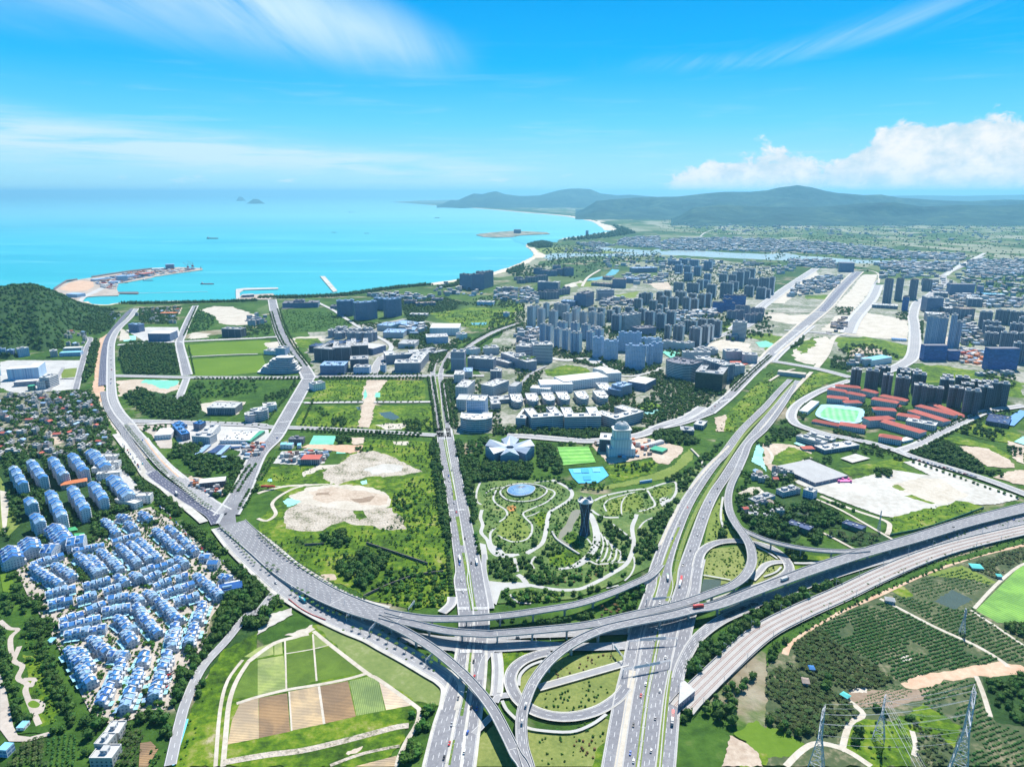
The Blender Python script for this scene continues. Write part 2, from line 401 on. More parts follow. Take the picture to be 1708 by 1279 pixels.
def hill(name,ridge,depth,base,m,nx=120,ny=26,rough=.35,seed=0,front=1.0,freq=1.0):
 """ridge = photo points (x, y) of the skyline; dist = base distance in metres of the crest; built as relief in world space"""
 mb=MB();mb.sm=True;xs=np.linspace(ridge[0][0],ridge[-1][0],nx)
 ry=np.interp(xs,[r[0] for r in ridge],[r[1] for r in ridge]);rd=np.interp(xs,[r[0] for r in ridge],[r[2] if len(r) > 2 else base for r in ridge])
 rows=[]
 for j in range(ny):
  s=j/(ny-1)*2-1          # -1 front .. 1 back
  row=[]
  for i in range(nx):
   a=(xs[i]-854)/FPX;b=-(ry[i]-639.5)/FPX
   dy=cp+b*sp;dz=-sp+b*cp;k=rd[i]/dy;h=max(0,CAMH+dz*k)
   d=depth*(1+.25*mnoise.noise(Vector((i*.11*freq,seed,1))))*(1 if m is not FOREST else .3+.7*min(1,h/110))
   dist=rd[i]+s*d*(front if s < 0 else 1)
   f=(1-abs(s)**(1.35 if m is FOREST else .9))
   x,y=a*k*(dist/rd[i]),dist
   n=mnoise.fractal(Vector((x/900*freq,y/900*freq,seed)),.9,2.1,6)
   rid=mnoise.ridged_multi_fractal(Vector((x/3000*freq,y/3600*freq,seed+5)),.9,2.1,6,1.0,2.0);rid=max(0,min(1,(rid-.45)/1.15));tap=min(1,i/8,(nx-1-i)/8)
   wv=min(1,abs(s)*6);z=h*f*(1-rough*1.8*wv*(1-rid))*(1+(.05+.12*wv)*rough*n)*tap + (-3 if abs(s) > .97 else 0)
   row.append((x,y,max(z,-3)))
  rows.append(row)
 idx=lambda j,i: j*nx+i
 me=bpy.data.meshes.new(name)
 me.from_pydata([v for r in rows for v in r],[],[(idx(j,i),idx(j,i+1),idx(j+1,i+1),idx(j+1,i)) for j in range(ny-1) for i in range(nx-1)])
 me.materials.append(m);me.polygons.foreach_set('use_smooth',[True]*len(me.polygons))
 o=bpy.data.objects.new(name,me);COL.objects.link(o);o['kind']='structure';return o
# main range on the right
hill('mountain',[(960,338),(1020,333),(1060,330),(1100,329),(1130,328),(1170,323),(1210,320),(1250,321),(1280,318),(1300,313),(1330,309),(1352,312),(1375,318),(1400,322),(1440,326),(1470,325),(1500,330),
                   (1560,334),(1620,336),(1680,333),(1720,334),(1900,330),(2100,336)],4200,15500,MOUNT,260,71,.52,2,.9)
hill('mountain',[(1120,350),(1200,342),(1290,345),(1340,346),(1390,344),(1440,339),(1490,338),(1540,345),(1600,342),(1660,344),(1720,339),(1900,342),(2100,345)],2500,11500,MOUNT,220,51,.5,12,.8,1.3)
hill('mountain',[(1050,345),(1066,338),(1085,334),(1110,332),(1140,334),(1190,340),(1230,345)],2000,16500,MOUNT,60,23,.35,15)
# peninsula hills far across the bay
hill('mountain',[(728,338),(745,333),(762,335),(775,329),(790,323),(805,324),(815,321),(828,319),(842,324),(866,327),(880,327),(900,326),(915,322),(935,317),(950,315),(968,315),(985,316),(1002,323),(1030,326),(1052,325),(1100,329),(1200,330)],3000,24000,MOUNT,150,25,.22,4)
hill("mountain",[(1300,331),(1420,328),(1540,326),(1600,327),(1708,325),(1900,326)],4000,30000,MOUNT,60,13,.2,9)
# islands out at sea
for nm,rg,d in (('island',[(393,329.8),(397,327.5),(402,328.8),(410,329.6)],40000),('island',[(411,334.6),(416,332.8),(424,332.0),(432,332.6),(442,334.8)],30000)):
 hill(nm,rg,900,d,MOUNT,24,11,.2,5)
# forested hill on the left
HILLP=[(-420,505,2150),(-300,488,2150),(-150,480,2150),(-60,482,2200),(0,480,2250),(25,476,2300),(55,475,2330),(80,483,2400),(105,494,2480),(125,504,2520),(150,514,2540),(172,521,2500),(190,527,2450)]
hill('hill',HILLP,430,2300,FOREST,130,51,.12,7,1.0)
# ---------------- haze ----------------
def haze(density):
 mb=MB();m=bpy.data.materials.new('haze');m.use_nodes=True;t=NT(m.node_tree)
 t.n.remove(t.n['Principled BSDF']);v=t.new('ShaderNodeVolumePrincipled')
 v.inputs['Color'].default_value=(.31,.75,1,1);v.inputs['Density'].default_value=density;v.inputs['Anisotropy'].default_value=0.3
 t.l.new(v.outputs[0],t.n['Material Output'].inputs['Volume']);
 mb.box(0,38000,-4,330000,90000,640,0,m,bottom=True)
 o=mb.build('haze');o['kind']='stuff';return o
haze(HAZE_D)
# ---------------- surface materials ----------------
GRASS=mat('bright_grass',[(.36,(.022,.050,.008)),(.44,(.05,.105,.010)),(.5,(.085,.165,.010)),(.56,(.15,.215,.018)),(.62,(.22,.24,.06)),(.68,(.38,.33,.21))],.018,fine=.11,detail=8,bump=1.0,bscale=.25,spec=.1)
LAWN=mat('lawn',[(.3,(.085,.165,.012)),(.7,(.135,.225,.025))],.012,fine=.2,spec=.1)
OLIVE=mat('olive_grass',[(.3,(.11,.16,.03)),(.5,(.16,.22,.045)),(.7,(.24,.27,.08))],.03,fine=.25,bump=.8,bscale=.3,spec=.1)
SCRUB=mat('scrub',[(.3,(.018,.05,.01)),(.5,(.04,.10,.014)),(.65,(.08,.16,.02))],.03,fine=.15,bump=2,bscale=.1,spec=.1)
DSCRUB=mat('dark_undergrowth',[(.3,(.012,.035,.010)),(.55,(.03,.075,.018)),(.75,(.08,.13,.035))],.03,fine=.2,bump=2,bscale=.1,spec=.1)
SOIL=mat('bare_soil',[(.3,(.34,.25,.18)),(.5,(.47,.38,.29)),(.7,(.60,.52,.42))],.025,fine=.2,bump=.6,bscale=.2)
PALE=mat('pale_soil',[(.3,(.36,.31,.23)),(.5,(.50,.45,.37)),(.75,(.62,.57,.49))],.03,fine=.2,bump=.5,bscale=.2)
RUBBLE=mat('rubble',[(.38,(.11,.14,.06)),(.45,(.32,.28,.21)),(.5,(.46,.40,.32)),(.62,(.55,.49,.41))],.05,fine=.35,bump=2.5,bscale=.3,detail=7)
ORANGE=mat('orange_soil',[(.3,(.45,.26,.16)),(.6,(.6,.42,.29)),(.8,(.68,.55,.42))],.03,fine=.2,bump=.5)
CONC=mat('concrete',[(.34,(.36,.35,.33)),(.64,(.54,.53,.50))],.03,fine=.3,detail=7)
WHITEC=mat('white_concrete',[(.36,(.38,.35,.30)),(.48,(.47,.45,.40)),(.62,(.58,.56,.52))],.02,fine=.12,detail=7)
PINKC=mat('pink_paving',[(.3,(.36,.31,.26)),(.7,(.52,.46,.40))],.04,fine=.3)
PAVE=mat('pavement',[(.3,(.42,.41,.39)),(.7,(.53,.52,.50))],.05,fine=.4)
ASPH=mat('asphalt',[(.34,(.155,.155,.17)),(.5,(.205,.205,.22)),(.64,(.27,.27,.28))],.02,fine=.35,detail=7,rough=.8)
ASPH2=mat('worn_asphalt',[(.3,(.25,.25,.26)),(.7,(.34,.335,.335))],.015,fine=.12,rough=.8)
NEWASPH=mat('new_asphalt',[(.3,(.075,.08,.12)),(.7,(.11,.115,.16))],.02,rough=.7)
DECK=mat('deck_asphalt',[(.34,(.17,.17,.185)),(.64,(.255,.255,.265))],.03,fine=.35,detail=7,rough=.8)
DCONC=mat('deck_concrete',[(.3,(.36,.35,.33)),(.7,(.47,.46,.44))],.08,fine=.5)
PAINT=mat('road_paint',(.72,.72,.70),.2)
NET=mat('green_dust_net',[(.3,(.10,.42,.30)),(.7,(.22,.58,.44))],.05,fine=.3)
TEAL=mat('teal_sheet',[(.3,(.22,.58,.52)),(.7,(.36,.68,.62))],.03)
POND=mat('pond_water',(.075,.10,.07),.05,rough=.15,spec=.5)
POOLW=mat('river_water',[(.3,(.30,.36,.34)),(.7,(.40,.44,.40))],.002,rough=.25,spec=.5)
CANAL=mat('canal_water',(.16,.38,.38),.01,rough=.2,spec=.5)
MUD=mat('mud',[(.3,(.20,.14,.09)),(.7,(.33,.25,.18))],.04,fine=.3)
def rowfield(name,c0,c1,ang,period,jit=.35):
 """ploughed or planted rows: stripes across the direction ang (radians)"""
 m=bpy.data.materials.new(name);m.use_nodes=True;t=NT(m.node_tree);b=t.n['Principled BSDF']
 pos=t.new('ShaderNodeNewGeometry').outputs['Position']
 w=t.new('ShaderNodeTexWave',wave_type='BANDS',bands_direction='X');t.put(w.inputs['Vector'],t.scale(pos,(1/period,)*3,rot=(0,0,ang)))
 w.inputs['Scale'].default_value=.314;w.inputs['Distortion'].default_value=1.5;w.inputs['Detail'].default_value=2;w.inputs['Detail Scale'].default_value=.3
 n=t.noise(pos,.03,5,.65)
 c=t.mix(t.m('ADD',t.m('MULTIPLY',w.outputs['Fac'],1-jit),t.m('MULTIPLY',n,jit*1.0)),c0,c1)
 c=t.mix(t.smooth(t.noise(pos,.035,6,.65,.5),.38,.68),c,t.mix(1.0,c,(1.6,1.5,1.25),'MULTIPLY'))
 t.put(b.inputs['Base Color'],c);b.inputs['Roughness'].default_value=.95;b.inputs['Specular IOR Level'].default_value=.1
 bn=t.new('ShaderNodeBump');bn.inputs['Distance'].default_value=.5;bn.inputs['Strength'].default_value=.6
 t.put(bn.inputs['Height'],w.outputs['Fac']);t.put(b.inputs['Normal'],bn.outputs[0])
 return m
# ---------------- patches of ground, far to near ----------------
URB=mat('urban_ground',[(.3,(.05,.085,.03)),(.45,(.11,.14,.07)),(.54,(.30,.29,.24)),(.7,(.46,.44,.39))],.012,fine=.09,detail=6)
def PT(name,sheet,m,*v,**k): return patch(name,K(sheet,*v),m,**k)
# estuary and canals beyond the city
PT('river','Q',POOLW,985,520,1005,505,1060,490,1150,492,1300,497,1450,495,1560,492,1640,480,1708,462,1708,500,1640,505,1560,512,1400,510,1200,512,1100,520,1040,535,rough=20)
PT('river','Q',POOLW,1290,455,1330,450,1440,462,1560,470,1640,475,1600,490,1480,485,1380,478,1300,468,rough=20)
PT('river','Q',SEA,880,438,930,428,1040,424,1080,412,1120,392,1090,385,1000,392,900,400,780,395,820,420,rough=15)
PT('river','R',POOLW,0,728,120,722,330,735,500,742,590,735,650,748,800,758,960,770,1200,775,1430,785,1430,797,1200,792,960,785,760,778,560,770,400,764,250,757,120,748,0,745,rough=18)
PT('canal','C',CANAL,590,240,640,195,690,200,660,230,600,250,540,268,460,270,500,255,rough=4)
PT('canal','C',CANAL,410,330,520,322,520,345,420,348,rough=4)
PT('grassland','Q',OLIVE,940,465,1050,455,1200,460,1330,470,1440,485,1400,492,1150,490,1020,492,960,488,rough=20)
PT('scrubland','Q',DSCRUB,890,440,930,425,990,418,1050,435,1045,455,960,462,910,455,rough=15)
PT('scrubland','Q',DSCRUB,1085,415,1120,402,1250,388,1400,366,1450,350,1420,322,1330,300,1400,292,1500,330,1570,370,1480,385,1380,398,1250,410,1130,418,rough=30)
PT('scrubland','Q',FOREST,60,178,300,188,600,208,880,232,1150,258,1330,296,1280,270,1100,245,880,218,600,195,300,178,rough=30)
PT('urban_ground','C',URB,-100,620,0,480,60,410,280,390,480,300,700,330,960,230,1000,120,1300,130,1708,180,1708,800,1480,960,1280,1130,1000,1240,0,1260,-170,1240,-240,760,rough=20)
PT('urban_ground','D',URB,-40,420,330,190,460,190,600,220,740,300,1180,240,1450,380,1900,400,1900,1250,1600,1080,1440,940,1000,820,560,880,300,640,0,760,rough=20)
PT('urban_ground','B',URB,330,430,700,400,1000,360,1380,420,1240,620,1180,740,380,745,330,560,rough=10)
PT('urban_ground','B',URB,1250,750,1708,720,1708,1120,1300,1130)
PT('urban_ground','B',URB,0,40,200,215,700,190,1130,150,1340,110,1708,110,1708,290,1150,330,960,280,500,240,100,240,0,240,rough=15) if 0 else None
# construction land beside the highway
for v in ((0,420,180,300,330,200,350,240,230,340,120,420),(470,420,560,330,640,230,740,230,700,330,620,420,560,500,480,480),(360,600,470,500,560,500,520,590,480,610),
          (590,560,660,480,760,500,940,530,940,660,720,650,540,630),(0,480,110,485,160,500,330,490,290,540,180,560,0,530),(270,660,400,640,440,690,400,780,330,830,200,800,170,740)):
 PT('bare_ground','D',PALE,*v,rough=6)
for v in ((1300,740,1440,770,1440,840,1300,820),(1180,640,1280,650,1290,760,1210,780)): PT('bare_ground','D',SOIL,*v,rough=4)
for v in ((600,470,660,400,690,380,640,480,590,520),(460,650,640,640,800,670,940,700,940,780,850,800,700,790,540,770,470,700),(0,630,170,645,160,690,60,730,0,740),
          (210,700,300,640,330,690,240,760),(1000,840,1120,830,1440,870,1650,930,1708,950,1708,1050,1600,1040,1440,960,1040,940),(260,370,440,365,430,395,270,390),(1290,640,1360,640,1380,720,1290,700)):
 PT('grassland','D',GRASS,*v,rough=8)
PT('bare_ground','D',SOIL,540,740,700,700,830,770,700,800,560,790,rough=8)
for v in ((1360,560,1430,560,1430,630,1370,620),(1520,620,1708,620,1708,680,1540,650),(190,870,330,825,480,850,500,890,340,925,210,900)): PT('grassland','C',GRASS,*v,rough=5)
PT('bare_ground','C',PALE,1230,680,1400,660,1560,690,1560,760,1400,740,1230,720,rough=5)
PT('dust_net','C',NET,1590,680,1660,668,1708,690,1708,712,1620,712,rough=2)
PT('bare_ground','C',SOIL,880,290,1020,280,1030,330,940,330,rough=6);PT('bare_ground','C',PALE,320,300,440,270,450,300,350,320,rough=6)
PT('grassland','C',OLIVE,10,900,150,950,100,970,20,960,rough=4)
PT('grassland','C',OLIVE,400,290,520,275,640,290,560,310,420,315,rough=6);PT('grassland','C',OLIVE,650,370,760,350,820,340,800,380,690,400,rough=6)
# blocks by the bay
PT('bare_ground','A',PALE,1330,310,1400,280,1540,285,1640,320,1700,340,1700,400,1560,410,1430,390,1440,350,rough=8)
PT('bare_ground','A',PALE,1240,470,1300,455,1390,465,1370,490,1260,500,rough=6)
PT('bare_ground','A',SOIL,1080,290,1210,290,1190,330,1060,350,rough=4)
PT('scrubland','A',SCRUB,1270,300,1340,310,1430,350,1440,400,1380,430,1250,450,1230,400,rough=8)
PT('lawn','A',LAWN,1225,538,1450,520,1708,508,1790,510,1790,590,1500,600,1280,612)
PT('lawn','A',LAWN,1248,635,1500,620,1740,608,1770,700,1700,720,1500,740,1270,742)
PT('bare_ground','B',PALE,40,525,140,515,150,560,80,580,rough=3);PT('bare_ground','B',PALE,200,500,270,485,420,480,440,510,330,520,250,560,rough=4)
PT('scrubland','A',DSCRUB,790,560,840,535,1000,520,1150,540,1180,640,1190,735,1000,745,820,740,790,650,rough=4)
PT('bare_ground','A',SOIL,780,775,900,765,1060,770,1190,775,1180,830,1100,860,980,850,850,860,790,880,rough=5)
PT('dust_net','A',NET,930,790,960,768,1080,770,1190,775,1170,800,1110,830,1060,825,1020,800,rough=3)
PT('scrubland','A',SCRUB,1240,790,1330,770,1708,770,1990,770,1960,850,1900,910,1708,900,1500,890,1300,880,1220,830,rough=5)
PT('scrubland','A',DSCRUB,820,880,900,830,1100,860,1250,880,1320,900,1330,960,1400,1020,1150,1040,950,1000,870,930,rough=5)
PT('bare_ground','A',PALE,1330,930,1460,905,1630,915,1570,1000,1380,1000,1340,970,rough=2)
PT('grassland','A',GRASS,930,1085,1120,1070,1140,1110,980,1130,rough=3)
PT('teal_court','A',TEAL,810,480,900,475,900,505,820,515)
PT('bare_ground','A',PALE,770,400,850,460,860,500,790,510,800,450,rough=3)
PT('concrete_yard','A',CONC,830,440,980,420,1180,420,1190,470,1150,515,960,520,900,480,rough=1)
# orange verge and works beside the coastal boulevard
PT('works_strip','A',ORANGE,700,470,730,460,700,560,680,680,660,790,700,830,720,900,690,930,640,900,610,850,640,640,660,500,rough=3)
PT('works_strip','A',PALE,640,930,720,890,780,980,830,1070,900,1180,1000,1290,880,1290,800,1150,700,1010,rough=2)
# industrial quarter on the left
PT('concrete_yard','A',CONC,0,650,60,640,280,640,480,640,540,640,510,830,300,850,100,860,0,820,rough=2)
PT('lawn','A',LAWN,200,850,300,845,290,870,190,880,rough=1);PT('lawn','A',OLIVE,400,700,510,690,500,750,410,760)
PT('village_ground','A',mat('village_ground',[(.35,(.05,.09,.03)),(.5,(.16,.17,.1)),(.62,(.40,.35,.27))],.05,fine=.2),-300,860,300,850,620,860,700,1000,780,1270,300,1290,-300,1290,rough=4)
PT('bare_ground','A',SOIL,290,1140,380,1120,440,1180,350,1200,300,1190,rough=2);PT('bare_ground','A',SOIL,0,1210,70,1200,100,1240,20,1270,0,1270,rough=3)
PT('bare_ground','E',MUD,-40,0,60,0,100,40,20,70,-40,70,rough=2)
# central blocks
PT('grassland','B',GRASS,350,890,440,775,730,770,700,830,690,905,350,910,rough=2)
PT('grassland','B',GRASS,840,790,870,770,1090,775,1110,800,1110,905,800,905,790,850,rough=2)
PT('grassland','B',GRASS,250,1060,310,945,680,940,690,1000,660,1085,280,1080,rough=2)
PT('grassland','B',GRASS,770,940,1150,940,1160,1100,740,1095,rough=2)
PT('bare_ground','B',SOIL,730,770,860,770,800,850,770,960,770,1000,730,1085,665,1080,690,960,700,830,rough=3)
PT('dust_net','B',NET,780,855,810,852,812,885,775,885,rough=1);PT('dust_net','B',NET,700,860,715,830,725,880,705,900,rough=1)
PT('pond','B',POND,800,985,880,980,950,1020,900,1035,830,1015,rough=3,blk=True);PT('pond','B',POND,650,950,685,945,685,970,660,970,rough=2)
PT('bare_ground','B',PALE,780,1070,850,1058,990,1060,960,1095,860,1100,rough=3)
PT('scrubland','B',SCRUB,160,310,400,290,540,340,630,400,610,430,420,450,200,460,rough=6)
PT('grassland','B',GRASS,250,495,400,495,420,530,330,560,260,550,rough=4)
PT('grassland','B',GRASS,1150,330,1400,290,1708,300,1708,400,1500,430,1380,420,1200,370,rough=8)
PT('pond','B',CANAL,1410,392,1520,388,1510,405,1420,405)
PT('scrubland','B',DSCRUB,960,280,1200,260,1400,270,1300,300,1150,330,1080,400,1200,480,1100,560,980,400,rough=8)
PT('grassland','C',GRASS,-60,440,50,430,60,470,-60,490,rough=5)
PT('lawn','J',OLIVE,900,480,1050,450,1220,400,1350,350,1470,235,1500,260,1480,320,1330,430,1200,450,1000,490,860,510,800,500,rough=2)
PT('grassland','J',GRASS,920,350,1020,330,1240,305,1260,340,1240,390,1060,430,960,460,940,400,rough=3)
PT('bare_ground','J',SOIL,810,190,900,300,940,335,1100,310,1220,290,1260,330,1330,335,1420,260,1430,220,1300,190,1200,160,1090,170,1000,230,860,220,rough=2)
PT('grassland','H',GRASS,0,440,20,400,90,310,300,300,520,305,640,200,720,130,1000,140,1160,150,1200,400,1240,700,1260,1000,1270,1200,1200,1250,1000,1255,800,1215,600,1120,400,1020,200,900,60,790,0,720,40,640,200,480,rough=3)
PT('bare_ground','H',PALE,100,440,300,430,500,425,570,390,640,350,560,330,420,330,300,380,300,350,400,300,560,300,480,430,200,445,rough=3)
PT('rubble','H',RUBBLE,420,350,540,290,660,210,760,205,880,240,980,290,1080,345,960,370,780,375,640,400,540,430,440,400,rough=4)
PT('rubble','H',RUBBLE,150,650,220,570,300,540,600,560,880,590,960,650,990,720,880,740,760,700,600,690,540,670,440,730,300,740,190,720,rough=4)
PT('bare_ground','H',PALE,205,510,330,450,480,430,700,440,840,480,880,540,870,580,700,600,500,590,330,560,230,550,rough=3)
PT('bare_ground','H',SOIL,330,480,480,450,700,470,850,500,870,560,760,570,600,540,480,550,370,530,rough=4)
PT('mud','H',MUD,380,490,470,480,480,498,390,502,rough=3);PT('mud','H',MUD,620,525,780,510,760,545,640,550,rough=4)
PT('bare_ground','H',WHITEC,700,330,850,290,960,300,950,340,760,365,rough=3)
PT('bare_ground','H',PALE,890,145,1000,145,990,170,910,165,rough=2);PT('bare_ground','H',SOIL,615,120,710,118,700,160,630,165,rough=2)
PT('grassland','H',GRASS,620,605,700,600,720,650,670,665,rough=2)
PT('bare_ground','H',SOIL,420,1030,500,1020,520,1060,440,1065,rough=2)
PT('dust_net','H',TEAL,165,540,200,520,290,545,200,580,rough=1.5);PT('dust_net','H',TEAL,680,410,720,400,725,425,690,430,rough=1);PT('dust_net','H',TEAL,60,400,90,390,95,408,70,412,rough=1)
PT('concrete_yard','H',CONC,100,290,160,210,480,205,440,290,280,300,rough=1)
PT('dust_net','H',NET,340,165,370,105,520,108,500,165);PT('dust_net','H',NET,320,195,340,180,450,185,480,200);PT('dust_net','H',NET,520,225,525,195,585,195,580,225)
PT('bare_ground','H',ORANGE,290,185,330,165,620,170,700,170,690,200,620,225,480,205,rough=2)
strip('dirt_track',K('H',0,655,60,670,120,625,95,560,140,510,230,460,300,440),5,PALE);strip('dirt_track',K('H',0,490,60,470,200,440,330,435),6,PALE)
# works triangle and yards by the diagonal road
PT('bare_ground','V',SOIL,600,640,700,580,820,620,1000,620,1020,700,980,780,840,810,760,770,rough=2)
PT('scrubland','V',SCRUB,460,430,520,340,760,330,740,400,1150,440,1240,470,1100,700,1010,640,760,610,640,580,540,540,rough=3)
PT('concrete_yard','V',CONC,640,90,1400,110,1420,200,1350,400,1200,450,1100,420,1150,360,960,310,740,400,560,330,500,120,rough=1)
PT('concrete_yard','V',PINKC,100,90,480,95,500,330,380,330,300,200,180,140,rough=1)
PT('junction_island','V',WHITEC,860,880,1040,860,1010,940,960,968)
# villa estate ground
PT('estate_paving','E',PINKC,110,840,190,780,480,650,700,620,730,480,1000,420,1150,520,1400,720,1640,960,1500,1010,1400,1150,1340,1380,1180,1640,1100,1760,760,1860,620,1830,330,1240,180,1000)
PT('estate_ground','E',DSCRUB,0,90,300,60,560,20,800,60,860,200,1010,380,900,440,640,560,400,690,200,770,60,800,0,700,rough=2)
PT('estate_ground','E',DSCRUB,1480,1020,1640,950,1860,1010,1760,1200,1400,1500,1180,1790,1130,1700,1320,1440,1420,1240)
PT('field','E',OLIVE,0,220,60,330,130,540,60,610,0,580);PT('dirt_track','E',PALE,0,310,50,320,60,400,40,590,20,580,10,480)
PT('grassland','E',LAWN,0,860,70,860,90,920,60,990,20,980)
PT('concrete_yard','E',CONC,600,160,700,60,770,60,860,220,1000,370,900,430,780,380,640,240)
# strip park on the far left
PT('parkland','F',SCRUB,0,120,110,110,200,330,330,700,500,960,480,1010,330,1040,120,1050,20,640,0,560,rough=2)
PT('parkland','F',GRASS,160,520,230,530,330,700,380,960,250,1010,200,800,rough=3)
for v in ((0,300,60,350,120,360,70,420,90,560,150,600,120,680,180,720,170,770,220,900,260,990),(90,560,130,470),(150,690,230,690,200,740)):
 strip('footpath',K('F',*v),4.5,PINKC)
PT('plaza','F',PINKC,175,830,250,820,300,850,290,900,240,920,195,890,smooth=3);PT('lawn','F',LAWN,185,850,220,828,265,850,250,875,205,875,smooth=3)
PT('concrete_yard','F',PINKC,0,650,40,760,90,1000,120,1060,200,1070,330,1035,330,1060,190,1100,60,1100,0,1020)
# farm plots bottom left
PT('grassland','F',GRASS,1270,880,1350,700,1480,500,1708,370,1708,1270,1120,1270,1200,1050,rough=2)
PT('grassland','I',GRASS,-60,560,100,460,370,330,450,330,600,400,1180,640,1260,720,1230,860,1060,880,940,1130,800,1270,-120,1270,rough=2)
PT('meadow','I',mat('mown_meadow',[(.3,(.10,.16,.035)),(.55,(.17,.22,.06)),(.75,(.30,.31,.15))],.03,fine=.2,bump=.4),385,335,480,340,700,410,1180,650,1230,700,1220,860,1040,830,880,730,700,630,540,490,rough=2)
F1=rowfield('green_rows',(.065,.12,.02),(.10,.16,.035),R(84),1.6,.9);F2=rowfield('rough_rows',(.08,.17,.02),(.32,.33,.17),R(86),2,.85)
F3=rowfield('tan_stubble',(.30,.225,.15),(.40,.32,.22),R(86),1.8,.9);F4=rowfield('brown_tilth',(.16,.105,.065),(.27,.19,.12),R(86),1.8,.9)
F5=rowfield('dull_crop',(.11,.17,.06),(.18,.24,.10),R(-4),1.8,.5);F6=rowfield('pink_fallow',(.42,.33,.25),(.50,.42,.33),R(86),2,.8)
PT('farm_plot','I',F1,180,420,360,390,350,490,185,520);PT('farm_plot','I',F2,362,390,480,460,362,490);PT('farm_plot','I',F2,110,440,160,436,165,520,110,530)
PT('farm_plot','I',F2,0,560,170,530,190,755,0,795);PT('farm_plot','I',F1,190,530,365,500,390,700,200,750);PT('farm_plot','I',F1,375,500,485,470,710,640,395,700)
PT('farm_plot','I',F3,-110,830,5,810,8,1080,-200,1120,-170,960);PT('farm_plot','I',F4,8,812,195,780,215,1035,8,1078);PT('farm_plot','I',F3,208,770,400,735,435,985,225,1028)
PT('farm_plot','I',F4,412,735,598,700,650,935,445,982);PT('farm_plot','I',F5,605,700,745,668,800,705,845,895,655,930);PT('farm_plot','I',F6,805,710,1025,860,850,893)
PT('farm_plot','F',F4,930,1110,1000,1100,1050,1150,980,1267,920,1267)
PT('farm_plot','F',F1,1530,820,1600,680,1660,585,1708,562,1708,795);PT('farm_plot','I',F2,-90,540,0,480,100,445,105,525,0,550)
for v,w in (((-140,850,0,805,200,757,400,725,600,685,720,650),3.5),((370,370,480,460,720,645,800,690,1030,855,1070,900,1050,990,980,1110,910,1267),4),((-60,570,110,450,280,400,370,350),5),
             ((-60,570,-140,700,-190,850,-215,1100,-230,1267),4),((-100,560,-200,700,-250,900,-280,1267),3),((180,420,190,760),1.6),((365,390,390,700),1.6),((185,520,360,490,480,460),1.4),((208,770,225,1030),1.4),((405,735,440,985),2)):
 strip('farm_track',K('I',*v),w,PALE)
strip('stone_bank',K('I',-230,1240,60,1190,300,1160,600,1090,900,1010,1000,995),6,RUBBLE);strip('stone_bank',K('I',480,1260,700,1180,940,1130),3,RUBBLE)
PT('farm_plot','I',F3,640,1267,920,1195,905,1267);PT('bare_ground','I',SOIL,590,1175,690,1130,680,1160,600,1190,rough=1)
PT('bare_ground','I',PALE,180,400,370,325,350,390,240,415,rough=2);PT('bare_ground','I',WHITEC,0,330,80,260,210,220,230,260,80,340,0,390,rough=2)
# interchange islands
ISL=mat('ornamental_lawn',[(.3,(.10,.13,.03)),(.45,(.15,.19,.04)),(.55,(.20,.23,.055)),(.7,(.27,.28,.11))],.02,fine=.3,bump=.8,detail=7)
PT('traffic_island','L',GRASS,20,510,350,515,200,560,90,650,60,760,20,780,rough=1)
PT('traffic_island','L',ISL,130,700,200,600,300,570,450,540,860,500,860,570,830,760,650,900,450,940,280,900,150,830)
PT('traffic_island','L',ISL,200,1030,500,1050,700,940,740,960,720,1267,240,1267,210,1150)
PT('traffic_island','L',ISL,-190,1267,-180,1150,-90,1040,20,1100,130,1267);PT('traffic_island','I',ISL,1420,1267,1480,1080,1560,990,1640,1090,1700,1267)
PT('traffic_island','L',GRASS,640,1180,720,1090,710,1267,620,1267,rough=2)
PT('traffic_island','S',ISL,300,780,340,700,520,680,580,760,570,850,480,920,290,960);PT('traffic_island','S',ISL,600,690,740,720,820,790,800,860,640,930,600,940,640,800)
PT('traffic_island','S',OLIVE,290,700,330,480,400,360,430,480,500,600,520,640,350,660);PT('pond','S',POND,290,900,410,900,400,960,270,985,blk=True)
PT('traffic_island','S',GRASS,840,730,1130,750,1130,770,900,850,870,800);PT('traffic_island','S',DSCRUB,500,1200,700,1080,1000,960,1200,880,1280,900,1000,1060,700,1200,640,1271,480,1271,rough=2)
# right hand side
PT('bare_ground','S',SOIL,680,0,900,10,1000,60,980,110,760,200,690,130,rough=3);PT('grassland','S',GRASS,740,100,860,20,1040,80,960,130,860,160,740,140,rough=2)
PT('dust_net','S',TEAL,610,120,640,20,660,0,690,40,680,90,710,190,670,150,rough=1);PT('bare_ground','S',PALE,520,330,600,290,660,290,700,330,680,350,560,350,rough=1)
PT('scrubland','S',DSCRUB,500,370,640,350,880,300,1040,370,1200,470,1240,540,1160,560,1010,560,900,650,700,640,560,520,rough=3)
PT('pond','S',POND,890,465,980,455,1030,500,1000,510,920,490,blk=True)
PT('grassland','M',GRASS,480,720,700,690,860,650,940,670,880,710,1080,770,1000,790,840,730,720,770,600,800,rough=3)
PT('car_park','M',WHITEC,180,810,240,790,560,800,830,730,1090,770,910,680,990,670,1680,910,1660,930,1520,960,1390,960,1100,1000,830,1045,760,1035,320,870,rough=1)
PT('car_park','M',PALE,830,830,1000,790,1160,790,1330,900,1200,960,1090,950,900,870,rough=4)
PT('grassland','M',GRASS,820,1050,1090,985,1200,960,1280,935,1440,975,1420,1000,1160,1090,840,1165,830,1100,rough=3);PT('grassland','M',GRASS,920,905,960,895,1110,950,1090,960,rough=2)
PT('grassland','M',OLIVE,830,840,870,830,920,860,880,870,rough=2)
